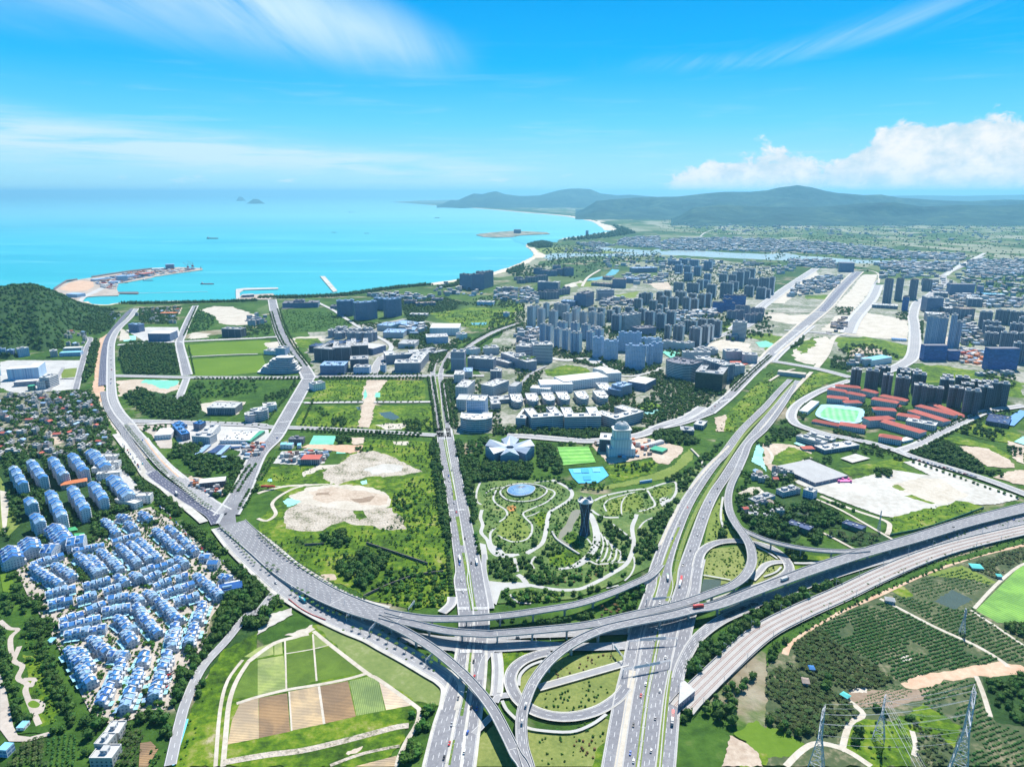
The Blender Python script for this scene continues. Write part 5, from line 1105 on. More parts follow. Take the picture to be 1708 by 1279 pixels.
BL('dark framed low wing left of the white tiered tower','J',870,250,945,255,170,34,'dark','white',name='site_building');BL('low white shed right of the white tiered tower','J',1140,225,1165,235,205,50,'white','pale',ex='none',name='shed')
BL('green sheeted shed on the building site by the trees','J',1205,250,1290,270,232,20,'dgreen','green',ex='none',name='shed');BL('grey roofed depot beside the service road bend','J',1495,98,1560,108,70,30,'slate','pale',name='depot');BL('dark low depot left of the grey roofed depot','J',1410,135,1500,140,110,25,'dark','grey',name='depot')
# star-roofed museum
def star_museum():
 (bx,by),= K('J',280,335);gx,gy=G(bx,by);cx,cy=gx,gy+42;root=empty('museum',(cx,cy,0),.0,label='blue-grey star-plan museum with folded pointed roofs beside the avenue trees',cat='museum')
 wallm=FAC['glass'];roofm=mat('zinc_roof',[(.3,(.30,.36,.44)),(.7,(.40,.46,.53))],.1,rough=.45)
 for k in range(6):
  a=k*math.pi/3+.52;w=MB();r0,r1,hw=9,38,15
  p=[(r0*math.cos(a-.8),r0*math.sin(a-.8)),(r1*math.cos(a)-hw*math.sin(-a+0)*0+hw*math.sin(a),r1*math.sin(a)-hw*math.cos(a)),(r1*math.cos(a)-hw*math.sin(a),r1*math.sin(a)+hw*math.cos(a)),(r0*math.cos(a+.8),r0*math.sin(a+.8))]
  w.prism(p,0,14,mat('museum_wall',(.20,.25,.34),.1),roofm);wg=part(root,w,'wing')
  tip=((p[1][0]+p[2][0])/2*1.04,(p[1][1]+p[2][1])/2*1.04,21);inn=((p[0][0]+p[3][0])/2,(p[0][1]+p[3][1])/2,13.5);r=MB()
  e=[(x*1.03,y*1.03,14.1) for x,y in p]
  for A_,B_ in ((e[0],e[1]),(e[1],e[2]),(e[2],e[3])): r.face([A_,B_,tip],roofm)
  r.face([e[3],inn,tip],roofm);r.face([inn,e[0],tip],roofm);part(root,r,'roof')
 block(rect(cx,cy,92,92))
star_museum()
# right-hand side
for i,(x,y,w,t_) in enumerate(((585,975,62,862),(690,992,80,872),(740,960,60,850),(785,940,50,848),(790,1030,60,900),(890,1045,85,918),(900,950,80,860),(985,950,60,870),(1000,1020,80,895),(905,1000,60,880),(1005,1095,75,968),(1105,1095,95,985),(1180,1060,80,930),(1190,1000,60,905),(1290,1000,80,915),(1240,1115,80,985),(1345,1165,90,1005),(1430,1130,80,980),(1320,1060,70,960),(1380,1020,60,940),(1450,1060,60,945),(1530,1105,100,955),(1470,1080,50,960))):
 T_('dark round-cornered apartment towers behind the red-roofed school','D',x,y,w,t_,22,'dark','grey','twin',-.5,'core')
for v in ((795,420,70,265),(870,400,60,262),(965,395,65,268),(915,470,50,380),(1060,340,80,270),(1050,300,60,262)): T_('very tall navy towers in the east','D',*v,24,'slate' if v[1] != 470 else 'scaff','dark','bays',-.55,'crown')
for v in ((1075,700,80,510),(1130,705,110,520),(1165,700,40,500),(1215,720,50,500),(1250,715,60,545)): T_('pale blue construction towers','D',*v,18,'blue','pale','bays',-.55,'crown')
for v in ((1115,800,150,700),(1240,800,75,735),(1560,860,200,720)): T_('towers wrapped in bright blue netting','D',*v,20,'scaff','dark','box',0,'none')
for v in ((1440,600,100,480),(1560,560,120,470),(1650,570,110,480),(1700,640,100,520),(1480,640,130,545),(1640,680,100,560),(1500,680,150,580),(1660,700,120,620),(1480,700,100,620),(1740,620,100,500),(1740,700,120,560),(1680,820,140,690),(1800,700,110,560),(1820,800,110,640),(1590,730,120,620),(1760,760,100,640)): T_('close-set slate towers at the right edge','D',*v,18,'slate','pale','bays',-.6,'core')
BL('broad dark blue glass slab with white flecks beyond the east towers','D',1213,365,1375,368,293,35,'glass','dark',ex='none',name='office_slab',cat='office');BL('small dark blue block right of the flecked glass slab','D',1395,368,1435,370,308,30,'glass','dark',ex='none',name='office_slab',cat='office')
BL('dark cube-like headquarters at the far end of the highway','D',480,212,580,215,152,60,'glass','dark',ex='none',name='headquarters',cat='office');BL('white-crowned glass office beside the curved east road','D',1058,480,1165,482,385,50,'glass','white','U',name='office_building')
for i,v in enumerate(((1060,540,1160,545,490,'white'),(1185,495,1265,497,455,'pale'),(1110,380,1200,385,350,'pale'),(1185,440,1250,440,425,'pale'),(1280,530,1375,530,460,'brown'),(1330,440,1430,445,390,'pale'),(700,450,870,460,430,'white'),(1330,400,1400,400,375,'white'),(1440,380,1580,385,360,'cyan'))): BL(f"{ordinal(i+1)} of nine mixed commercial blocks along the curved east road",'D',*v[:5],45,'slate',v[5],ex='units',name='commercial_block',group='commercial blocks along the curved east road')
BL('white sheds with blue stripes on the cleared plot','D',690,840,830,815,800,30,'white','cyan',ex='none',name='shed');BL('row of blue and white site cabins below the pale cleared plot','D',830,668,930,675,655,14,'white','blue',ex='none',name='site_cabin')
# red-roofed school
def hip(label,sheet,x0,y0,x1,y1,yt,d,roof='red',wall='pale',name='school_building',cat='school',group=None,rise=4):
 (a,b),(c_,e)=K(sheet,x0,y0,x1,y1);A_=G(a,b);B_=G(c_,e);h=solve_h(A_[0],A_[1],K(sheet,x0,yt)[0][1]);w=math.dist(A_,B_);rot=math.atan2(B_[1]-A_[1],B_[0]-A_[0])
 cx=(A_[0]+B_[0])/2-math.sin(rot)*d/2;cy=(A_[1]+B_[1])/2+math.cos(rot)*d/2;root=empty(name,(cx,cy,0),rot,label=label,cat=cat,group=group);h=max(4,h-rise*.5)
 mb=MB();mb.prism(rect(0,0,w,d),0,h,FAC[wall],RF['pale']);part(root,mb,'wall');r=MB();W_,D_=w/2+.8,d/2+.8;i=min(d*.45,w*.3);p=[(-W_,-D_,h),(W_,-D_,h),(W_,D_,h),(-W_,D_,h)];q=[(-W_+i,0,h+rise),(W_-i,0,h+rise)]
 r.face([p[0],p[1],q[1],q[0]],RF[roof]);r.face([p[2],p[3],q[0],q[1]],RF[roof]);r.face([p[3],p[0],q[0]],RF[roof]);r.face([p[1],p[2],q[1]],RF[roof]);part(root,r,'roof');block(xf(rect(0,0,w,d),cx,cy,rot));ALLB.append(root);return root
for i,v in enumerate(((400,240,520,260,190,14),(520,262,640,285,215,14),(455,215,620,230,170,14),(620,235,720,258,195,14),(400,285,540,300,245,18),(520,310,635,310,280,16),(690,300,860,330,255,18),(745,265,920,300,235,16),(710,370,860,380,325,18),(860,395,1005,420,360,18),(680,450,850,440,395,20),(720,440,1010,525,395,22),(930,370,1170,445,330,20),(980,345,1235,410,300,16),(1065,300,1290,395,280,16),(740,545,890,570,500,16),(480,465,650,490,425,22),(300,420,480,455,400,12),(860,330,900,322,310,10))):
 hip(f"{ordinal(i+1)} red-hipped school building counted from the rear left of the school",'M',*v,group='red-roofed school buildings')
BL('flat pale school wing beside the longest red-roofed building','M',920,440,1115,475,405,25,'pale','pale',name='school_building',cat='school');BL('white canopy grandstand left of the running track','M',270,370,350,300,345,16,'white','white',ex='none',name='grandstand');BL('small white flat shed at the school gate','M',905,555,975,540,540,14,'white','white',ex='none',name='shed')
patch('running_track',K('M',325,370,350,320,380,303,500,308,610,325,650,345,640,400,610,425,500,428,380,400),mat('pale_blue_track',(.34,.60,.72),.02),smooth=3,blk=True);patch('football_pitch',K('M',355,360,400,318,620,345,590,420,480,412,360,385),rowfield('school_turf',(.14,.42,.20),(.24,.52,.30),R(20),12,.1),blk=True)
# lower right buildings
for i,v in enumerate(((195,540,370,590,505,16),(265,510,430,555,490,16))): BL(f"{['front','rear'][i]} white two-storey block with dark gallery south of the school road",'M',*v,'band','pale',name='workshop_block')
BL('long shed with white ribbed roof south of the school road','M',385,625,615,590,600,24,'slate','white',name='long_shed',cat='shed');BL('large grey flat-roofed warehouse beside the white car park','M',320,840,540,790,815,75,'slate','grey',ex='none',name='warehouse')
patch('court',K('M',180,560,200,553,260,575,240,585),TEAL,blk=True);hip('small red-roofed shelter beside the teal court','M',245,605,320,605,590,14,'red','house','shelter','shelter',rise=1.5);patch('concrete_yard',K('M',490,660,590,630,690,660,570,690),WHITEC)
BL('pale blue five-storey block in the trees near the warehouse','M',240,910,305,930,860,14,'sky','pale',name='apartment_block');BL('grey three-storey block beside the pale blue block','M',110,915,225,890,880,14,'slate2','pale',name='apartment_block');BL('long lilac block with galleries at the edge of the trees','S',635,415,765,375,385,14,'sky','grey',name='apartment_block')
for i,v in enumerate(((840,560,985,610,525,14),(1205,555,1335,600,525,14))): BL(f"{['left','right'][i]} dark green hoarded shed with blue solar roof",'S',*v,'dgreen','solar',ex='units',name='solar_shed',cat='shed',group='green solar sheds')
BL('low blue-roofed sports hall with glazed ends at the right edge','M',1450,430,1600,455,405,60,'dark','solar',ex='units',name='sports_hall',cat='hall');patch('sports_court',K('M',1540,430,1680,340,1740,350,1640,445),mat('court_blue',(.14,.32,.6),.05),blk=True);patch('sports_court',K('M',1640,550,1700,515,1800,540,1740,580),TEAL)
for i,v in enumerate(((1480,105,1530,105,88),(1570,110,1640,112,80),(1400,110,1460,112,92))): BL(f"{ordinal(i+1)} small village block behind the dark round-cornered towers",'M',*v,16,'house','pale',name='village_block')
# bay side on the left
BL('blue tower hall with white roof by the coastal boulevard','A',855,450,925,455,400,22,'glass','bluesheet',name='office_building');BL('wide hall with white roof and dark glazed front near the bay','A',985,515,1130,515,462,50,'glass','white',ex='none',name='hall');BL('dark gridded hotel with turquoise rooftop box on the flats','A',1472,485,1598,490,430,30,'dark','grey',name='hotel_block',cat='hotel')
BL('turquoise box on top of the dark gridded hotel','A',1485,478,1530,478,412,10,'dark','cyan',ex='none',name='roof_house',cat='rooftop box') if False else None
hip('red-roofed market hall among the grey roofs near the shore','A',1060,340,1165,340,325,20,'orange','house','market_hall','hall',rise=2)
BL('big blue-and-white industrial hall, the largest on the left','A',55,775,265,760,700,60,'bshed','white','L','none',name='factory',cat='factory');BL('glazed colonnade wing in front of the blue-and-white factory','A',95,815,300,800,785,20,'fin','white',ex='none',name='factory_wing',cat='factory');BL('grey square office by the factory corner','A',250,835,305,830,785,20,'pale','pale',name='office_building')
BL('slim white banded office with rooftop court by the factory','A',335,825,395,800,755,22,'band','white',name='office_building');BL('blue-roofed workshop north of the factory yard','A',395,615,535,610,590,20,'sky','cyan',ex='none',name='workshop');BL('white double-span workshop behind the blue-roofed workshop','A',420,585,540,580,560,20,'pale','white',ex='none',name='workshop')
BL('little grey block left of the blue-roofed workshop','A',335,620,385,615,580,20,'house','pale',name='village_block');BL('light blue four-storey block with white roof near the hill','A',125,620,200,610,565,18,'sky','white',name='apartment_block');BL('slate blue block left of the light blue block','A',50,625,95,622,575,18,'glass','bluesheet',name='apartment_block');BL('pale blue block at the left picture edge below the hill','A',-30,625,45,618,570,20,'sky','bluesheet',name='apartment_block')
BL('white and blue factory at the left picture edge','A',-60,760,10,740,660,40,'bshed','pale',ex='none',name='factory',cat='factory');BL('green netted tank house in front of the factory','A',185,845,235,840,812,14,'dgreen','green','oct','none',name='tank_house',cat='building')
# diagonal road yards
for i,v in enumerate(((500,160,590,260,100,14),(520,110,580,150,85,12),(700,150,770,160,90,14))): BL(f"{['long slanting','rear','small right'][i]} dark blue-roofed school block by the boulevard",'V',*v,'slate','blue','box','core',name='school_block',cat='school',group='dark blue-roofed school blocks')
BL('white square market hall beside the coastal boulevard','V',330,250,490,240,205,40,'white','white',ex='none',name='market_hall',cat='hall');BL('grey L-shaped factory office with slanting wing','V',690,290,860,300,215,22,'pale','pale',name='factory_office');BL('long slanting wing of the grey factory office','V',865,270,960,160,205,22,'pale','pale',name='factory_office')
BL('wide white workshop hall with green trim at the diagonal road','V',950,285,1230,285,255,55,'white','white','box','units',name='workshop_hall',cat='hall');BL('green edged side canopy of the white workshop hall','V',1240,290,1380,190,260,8,'dgreen','green',ex='none',name='canopy')
for i,v in enumerate(((760,405,870,310,385,9),(905,390,1010,315,370,13),(960,405,1060,315,385,9),(1050,340,1140,335,325,8),(960,425,1050,425,412,7))): BL(f"{ordinal(i+1)} of five slanting blue-roofed sheds north of the thicket",'V',*v,'slate','solar' if i % 2 else 'bluesheet',ex='none',name='long_shed',cat='shed',group='slanting blue-roofed sheds')
BL('curved dark-walled building with white roof on a building site','V',760,715,1005,690,660,18,'dark','white','box','none',name='site_building');BL('blue-white banded round office with yellow roof court','A',1625,1060,1720,1050,1010,30,'band','pale','oct',name='office_building');BL('white office with blue glass rooftops by the diagonal road','B',0,1050,90,1030,985,30,'band','white','bow',name='office_building')
BL('low blue-roofed office behind the banded round office','B',40,985,130,975,945,24,'white','white',name='office_building');BL('red gridded foundation building with white decks','A',1375,1000,1560,1000,955,40,'brown','pale',ex='units',name='site_building')
BL('small dark roofed workshop beside the diagonal road crossing','H',205,165,300,165,130,14,'dark','dark',name='workshop');BL('red steel frame hall on the white construction yard','H',285,300,410,300,262,22,'brown','red',ex='none',name='steel_frame',cat='hall')
for i,v in enumerate(((150,195,190,193,165),(190,195,228,195,166),(262,192,288,190,170))): BL(f"{ordinal(i+1)} bright blue site cabin by the diagonal road",'H',*v,12,'white','cyan',ex='none',name='site_cabin',group='bright blue site cabins')
BL('white stepped kindergarten beside the diagonal road','B',370,845,450,830,800,22,'white','white',name='kindergarten',cat='school')
_w=GW(K('L',1200,852,1212,712,1240,700,1308,762),8);_t=empty('tunnel_portal',(0,0,0),label='pale-roofed railway tunnel portal house at the end of the tracks',cat='tunnel portal');_m=MB();_m.prism(_w,0,8,FAC['fin'],RF['bluesheet']);part(_t,_m,'wall');_m=MB();_c=np.mean(_w,0);_m.prism([tuple(_c+(np.array(q)-_c)*1.04) for q in _w],8.02,8.6,RF['pale'],bottom=True);part(_t,_m,'roof');block(_w)
hip('white hut with pitched roof beside the pond orchard','N',672,360,722,368,335,7,'grey','house','farm_hut','hut',rise=2);hip('teal-roofed shed at the upper orchard edge','N',1160,175,1220,180,160,10,'teal','house','farm_hut','hut',rise=1.5)
hip('green-roofed long hut at the dirt track bend','N',415,890,452,912,868,5,'teal','house','farm_hut','hut',rise=1.2);hip('tiny blue tarpaulin hut in the palm grove','N',245,748,270,750,732,5,'blue','house','farm_hut','hut',rise=1.2);hip('pinkish brown hut in the palm grove','N',205,825,240,830,808,7,'brown','house','farm_hut','hut',rise=1.5)
hip('tiny teal hut by the striped field corner','N',1300,222,1325,225,210,5,'teal','house','farm_hut','hut',rise=1)
for i,v in enumerate(((635,1190,720,1195,1115,12),(690,1100,795,1095,1050,14),(600,1267,750,1267,1210,14))): BL(f"{['low','tall','bottom'][i]} pale concrete farmhouse south of the villa estate",'F',*v,'house','pale',name='farmhouse',cat='house',group='pale concrete farmhouses')
BL('small blue-roofed booth at the bottom left corner','F',-10,1200,50,1205,1150,8,'sky','cyan',ex='none',name='booth');BL('turquoise roofed pavilion in the strip park','F',110,1030,160,1030,1005,8,'white','cyan',ex='none',name='pavilion');BL('turquoise roofed kiosk beside the hedge row','F',305,455,345,455,440,8,'white','cyan',ex='none',name='kiosk')
for nm,de,pl,rg in (('curved pale blue apartment slabs','curved pale blue apartment slab','facing the park',12),('blue-grey towers','blue-grey apartment tower','left of the curved slabs',12),('tall slate towers','tall slate tower with pale fins','behind the blue-grey towers',12),('slate-grey residential towers','slate residential tower','around the grey office slab',10),
                       ('brownish towers','brownish-grey tower','nearest the service road',9),('slate towers behind','dark tower','of the middle estate',8),('far slate towers','far dark tower','of the estate by the highway',8),('distant blue towers','distant blue glass tower','near the river',7),('navy towers wrapped in netting','navy block','beside the vacant highway land',7),
                       ('dark round-cornered apartment towers behind the red-roofed school','dark round-cornered tower','behind the red-roofed school',9),('very tall navy towers in the east','very tall navy tower','of the lone eastern group',9),('pale blue construction towers','pale blue unfinished tower','beside the curved east road',9),
                       ('towers wrapped in bright blue netting','block wrapped in bright blue netting','of the eastern building site',9),('close-set slate towers at the right edge','close-set slate tower','at the right edge of town',10)):
 autolabel(de,pl,CLUST[nm],rg)
# ---------------- villa estate ----------------
BLUE=[mat('blue_tiles',[(.3,(.045,.17,.42)),(.7,(.08,.24,.52))],.1,fine=.6,rough=.9,spec=.1),mat('pale_blue_tiles',[(.3,(.20,.34,.50)),(.7,(.28,.42,.58))],.1,fine=.6,rough=.9,spec=.1),mat('cobalt_tiles',[(.3,(.03,.11,.34)),(.7,(.06,.17,.42))],.1,fine=.6,rough=.9,spec=.1)]
VW=FAC['villa'];VWHITE=mat('villa_white',[(.3,(.50,.52,.55)),(.7,(.68,.69,.70))],.3);CANOPY=mat('turquoise_canopy',(.30,.58,.66),.1)
def unit_meshes(L,Wd,H,var):
 """one house of a terrace: (walls, roof, party wall) with x along the row"""
 w=MB();rise=Wd*.24;hl=L/2
 w.prism(rect(0,0,L-.1,Wd),0,H,VW);
 for s in (-1,1): w.face([(s*hl,-Wd/2,H),(s*hl,Wd/2,H),(s*hl,0,H+rise)],VW)
 if H < 14:
  w.box(-hl*.35,-Wd/2-1.2,0,L*.5,2.4,H*.45,0,VW,VWHITE);w.box(hl*.2,Wd/2+1.0,0,L*.6,2.0,H*.6,0,VWHITE,VWHITE)
 else:
  for k in range(int(H/3.1)):
   w.box(0,-Wd/2-.6,k*3.1+1.1,L*.5,1.2,1.0,0,VWHITE);w.box(0,Wd/2+.6,k*3.1+1.1,L*.5,1.2,1.0,0,VWHITE)
 r=MB();b=BLUE[var % 3];e=.5;o=Wd/2+e
 if var == 4:                                         # flat terrace cut into one slope
  r.face([(-hl,-o,H),(hl,-o,H),(hl,0,H+rise),(-hl,0,H+rise)],BLUE[0]);r.face([(hl,o,H),(-hl,o,H),(-hl,o*.5,H+rise*.5),(hl,o*.5,H+rise*.5)],BLUE[0])
  r.box(0,o*.25,H+.2,L*.8,o*.5,rise*.35,0,VWHITE,VWHITE)
 else:
  r.face([(-hl,-o,H-.2),(hl,-o,H-.2),(hl,0,H+rise),(-hl,0,H+rise)],b);r.face([(hl,o,H-.2),(-hl,o,H-.2),(-hl,0,H+rise),(hl,0,H+rise)],b)
  if H < 14: r.box(-hl*.3,-o*.55,H+.1,L*.4,2.4,rise*.8,0,VWHITE,BLUE[1]);r.box(hl*.15,o*.62,H-.1,L*.66,2.6,rise*.62,0,VWHITE,VWHITE if var != 1 else BLUE[1])
  elif var == 1: r.box(hl*.1,o*.5,H+.1,L*.5,3.2,rise*.6,0,VWHITE,VWHITE)
 p=MB();t_=.45;k=.75
 for s in ((-1,1) if var == 9 else (-1,)):
  a=s*hl
  for y0,z0,y1,z1 in ((-o-.1,H-.3,0,H+rise),(0,H+rise,o+.1,H-.3)):
   p.face([(a-t_,y0,z0+k),(a+t_,y0,z0+k),(a+t_,y1,z1+k),(a-t_,y1,z1+k)],VWHITE)
   for q in (-t_,t_): p.face([(a+q,y0,z0-.8),(a+q,y1,z1-.8),(a+q,y1,z1+k),(a+q,y0,z0+k)],VWHITE)
   p.face([(a-t_,y0,z0-.8),(a+t_,y0,z0-.8),(a+t_,y0,z0+k),(a-t_,y0,z0+k)],VWHITE)
 return [w.build('house_wall'),r.build('roof'),p.build('party_wall')]
_um={}
def terrace(label,sheet,x0,y0,x1,y1,H=7.8,Wd=8.0,unit=6.6,canopy=True,name='terraced_villas',cat='terrace',group='blue-roofed villa terraces',mix=(0,0,1,0,2,4,1)):
 (a,b),(c_,e)=K(sheet,x0,y0,x1,y1);A_=G(a,b,H+1);B_=G(c_,e,H+1);L=max(unit,math.dist(A_,B_));n=max(1,round(L/unit));rot=math.atan2(B_[1]-A_[1],B_[0]-A_[0])
 cx,cy=(A_[0]+B_[0])/2,(A_[1]+B_[1])/2;root=empty(name,(cx,cy,0),rot,label=label,cat=cat,group=group);rnd=random.Random(int(x0*31+y0));uL=L/n;tone=rnd.choice((0,1,2))
 for i in range(n):
  var=mix[(i+tone*2+rnd.randint(0,1)) % len(mix)] if H < 14 else (0,0,1)[(i+tone) % 3];key=(round(uL,0),Wd,H,var)
  if key not in _um:
   ms=unit_meshes(round(uL,0),Wd,H,var);_um[key]=[o.data for o in ms]
   for o in ms: bpy.data.objects.remove(o)
  dz=((i*37+tone) % 3)*.45;dy=((i*53) % 3-1)*.7
  h=bpy.data.objects.new('house',_um[key][0]);COL.objects.link(h);h.parent=root;h.location=(-L/2+(i+.5)*uL,dy,0);h.scale=(uL/round(uL,0),1,1+dz/H)
  for nm,me in (('roof',_um[key][1]),('party_wall',_um[key][2])):
   o=bpy.data.objects.new(nm,me);COL.objects.link(o);o.parent=h
 if canopy:
  q=MB()
  for i in range(n):
   if rnd.random() < .75: q.prism(rect(-L/2+(i+.5)*uL,-Wd/2-4.0,uL*.9,3.2),2.6,2.9,CANOPY if rnd.random() < .7 else BLUE[1],bottom=True)
   if rnd.random() < .35: q.prism(rect(-L/2+(i+.5)*uL,Wd/2+3.8,uL*.8,3.0),2.6,2.9,CANOPY,bottom=True)
  if q.f: part(root,q,'garden_canopy')['kind']='stuff'
 block(xf(rect(0,0,L+2,Wd+8),cx,cy,rot));TERR.append((root,(a+c_)/2,(b+e)/2));return root
TERR=[]
APTS=((90,155,150,262),(205,112,285,222),(345,92,425,205),(475,65,560,175),(330,312,412,480),(475,285,565,430),(612,255,692,362),(190,360,215,402),(232,465,268,522))
for v in APTS: terrace('','E',*v,H=19,Wd=11,unit=11,canopy=False,name='apartment_slab',cat='apartment block',group='six-storey apartment slabs with blue roofs')
_ap=TERR[:];TERR.clear()
autolabel('six-storey pale slab with blue gabled roof','of the upper estate',_ap,12)
for v in ((605,45,700,148),(742,215,855,345)): terrace('','E',*v,H=14,Wd=16,unit=10,canopy=False,name='stepped_slab',cat='apartment block',group='stepped white slabs',mix=(0,1,4,0,1))
TERR[0][0]['label']='slanting white slab with stepped blue roofs, upper one near the boulevard';TERR[1][0]['label']='slanting white slab with stepped blue roofs, lower one near the boulevard';TERR.clear()
for i,v in enumerate(((612,210,745,205,165),(645,245,800,230,205),(640,120,770,120,85),(765,410,900,440,370),(890,400,1000,395,350),(690,170,790,165,130))): BL(f"{ordinal(i+1)} of six white flat-roofed shop wings beside the slanting slabs",'E',*v,12,'white','white','box','units',name='shop_wing',group='white shop wings')
hip('long orange-roofed clubhouse between the apartment slabs','E',410,310,580,280,270,14,'orange','house','clubhouse','clubhouse',rise=2.5)
for v in ((355,545,440,650),(60,690,95,760),(185,635,215,700),(300,690,370,690),(450,645,560,630)): terrace('','E',*v,H=12,Wd=20,unit=8,canopy=False,name='school_block',cat='school',group='bright blue-roofed school blocks',mix=(0,2,0))
for q,l in zip(TERR,('large bright blue-roofed school block with stepped gables','blue-roofed block at the left picture edge below the slabs','blue-roofed block right of the edge block','small blue-roofed hall in front of the school block','long flat blue roof beside the artificial lawn')): q[0]['label']=l
TERR.clear()
patch('artificial_lawn',K('E',450,570,500,558,520,580,465,590),mat('artificial_turf',(.06,.34,.14),.1));patch('artificial_lawn',K('E',490,605,560,600,565,620,500,628),MATS['artificial_turf'])
VIL=((690,495,775,590),(790,470,850,488),(845,515,895,555),(935,450,995,490),(740,640,930,590),(480,700,690,660),(200,790,420,725),(515,725,650,850),(660,695,805,825),(590,735,690,830),(790,665,920,785),(920,630,1055,755),(1030,560,1200,705),(1115,545,1170,590),(1195,610,1245,660),(1255,670,1298,705),(860,650,990,760),
       (220,805,335,890),(360,790,490,870),(290,850,400,920),(300,982,500,935),(320,1050,480,1012),(505,1022,640,985),(548,932,730,885),(680,965,800,932),(780,870,835,912),(878,850,925,885),(930,832,1150,772),(955,885,1060,845),(1110,832,1190,805),(1175,745,1230,790),(1300,860,1345,900),(1160,882,1245,862),(1015,932,1130,892),
       (1060,985,1285,912),(1365,905,1460,1000),(1470,865,1520,890),(1150,1035,1315,985),(970,970,1025,1012),(880,990,935,1040),(715,1015,850,992),(565,1092,695,1045),(390,1165,550,1112),(680,1095,865,1065),(395,1205,665,1140),(430,1245,700,1205))
for v in VIL: terrace('','E',*v)
VILF=((905,190,960,270),(960,275,1045,370),(1050,150,1185,285),(775,265,880,355),(830,365,880,425),(1345,170,1300,290),(1290,310,1245,440),(1165,315,1135,465),(1115,500,1075,610),(1065,630,1010,790),(965,500,930,570),(920,610,885,720),(870,740,820,860),(730,505,840,515),(805,550,745,690),(730,710,655,830),(455,470,520,570),(530,590,600,700),(600,400,715,495),(1120,420,1160,350),(520,480,590,600))
for v in VILF: terrace('','F',*v)
autolabel('blue-roofed white villa terrace','of the villa estate',TERR,11)
terrace('white gatehouse with blue pyramid-like roof, left of the estate gate','E',1335,735,1385,735,H=7,Wd=9,unit=12,canopy=False,name='gatehouse',cat='gatehouse',group='estate gatehouses');terrace('white gatehouse with blue roof, right of the estate gate','E',1390,780,1440,780,H=7,Wd=9,unit=12,canopy=False,name='gatehouse',cat='gatehouse',group='estate gatehouses')
terrace('wide cobalt-roofed reception hall at the estate entrance','E',1475,945,1580,925,H=6,Wd=14,unit=24,canopy=False,name='reception_hall',cat='hall',group='estate gatehouses',mix=(2,))
# ---------------- village houses ----------------
HP={}
def house_mesh(w,d,h,roof,gable):
 k=(w,d,h,roof,gable)
 if k not in HP:
  mb=MB();mb.prism(rect(0,0,w,d),0,h,FAC['house'],RF[roof]);r=MB()
  if gable:
   rs=d*.22;o=d/2+.4;hl=w/2+.3
   r.face([(-hl,-o,h),(hl,-o,h),(hl,0,h+rs),(-hl,0,h+rs)],RF[roof]);r.face([(hl,o,h),(-hl,o,h),(-hl,0,h+rs),(hl,0,h+rs)],RF[roof])
   for s in (-1,1): r.face([(s*w/2,-d/2,h),(s*w/2,d/2,h),(s*w/2,0,h+rs)],FAC['house'])
  else:
   for s in (-1,1): r.box(0,s*(d/2-.15),h,w,.3,.8,0,RF[roof]);r.box(s*(w/2-.15),0,h,.3,d-.6,.8,0,RF[roof])
   r.box(w*.2,d*.1,h,w*.3,d*.4,2.6,0,FAC['house'],RF[roof])
  a,b=mb.build('w'),r.build('r');HP[k]=(a.data,b.data);bpy.data.objects.remove(a);bpy.data.objects.remove(b)
 return HP[k]
VH={}
RD=dict(grey='grey flat-roofed',pale='pale flat-roofed',white='white-roofed',dark='dark-roofed',brown='brown gabled',red='red gabled',bluesheet='blue-roofed',teal='teal-roofed')
def village(key,poly,n,place,scale=1.0,roofs=('grey','pale','pale','white','dark','brown','red','bluesheet','pale','grey'),mind=10):
 pts=[];w=GW(poly)
 for x,y in sample(w,n*6):
  if len(pts) >= n: break
  if all((x-a)**2+(y-b)**2 > (mind*scale)**2 for a,b in pts): pts.append((x,y))
 for i,(x,y) in enumerate(pts):
  rf=roofs[i % len(roofs)];g=rf in ('brown','red','bluesheet','teal');wd,dp,h=random.choice((8,10,13)),random.choice((7,9)),random.choice((4,7,10)) if not g else random.choice((4,7))
  me=house_mesh(wd*1.0,dp*1.0,h*1.0,rf,g);rot=random.choice((0,.2,-.25,1.4,1.7)) ;root=empty('village_house',(x,y,0),rot,cat='house',group=key);root.scale=(scale,)*3;root['roofd']=RD[rf]
  a=bpy.data.objects.new('wall',me[0]);b=bpy.data.objects.new('roof',me[1])
  for o in (a,b): COL.objects.link(o);o.parent=root
  px,py,_=PX(x,y);VH.setdefault(key,[]).append((root,px,py));block(xf(rect(0,0,wd*scale,dp*scale),x,y,rot))
 autolabel(lambda o: f"{o['roofd']} house",place,VH[key],7)
 for q in VH[key]: del q[0]['roofd']
village('houses of the old village',K('A',-60,870,90,870,300,850,580,860,640,980,680,1080,740,1230,560,1180,300,1130,0,1150),120,'of the village under the factory')
village('houses along the estate lane',K('A',-20,1180,300,1170,480,1140,740,1250,780,1290,0,1290) ,34,'above the blue-roofed slabs')
village('houses below the hill',K('A',280,450,560,450,600,490,560,560,430,540,400,490,260,500),26,'at the foot of the hill')
village('houses by the shore',K('A',700,340,900,300,1190,290,1160,400,960,390,920,360,720,390),34,'between boulevard and shore road')
village('houses at the left edge',K('A',-60,430,100,430,130,480,60,500,100,600,-60,600),20,'at the left edge below the hill')
village('houses among the interchange trees',K('S',540,440,640,420,780,400,830,470,760,520,620,500),12,'in the trees beside the loop ramp')
village('houses by the bare lot',K('S',600,180,700,210,860,180,880,230,760,260,620,250),14,'beside the bare lot east of the highway')
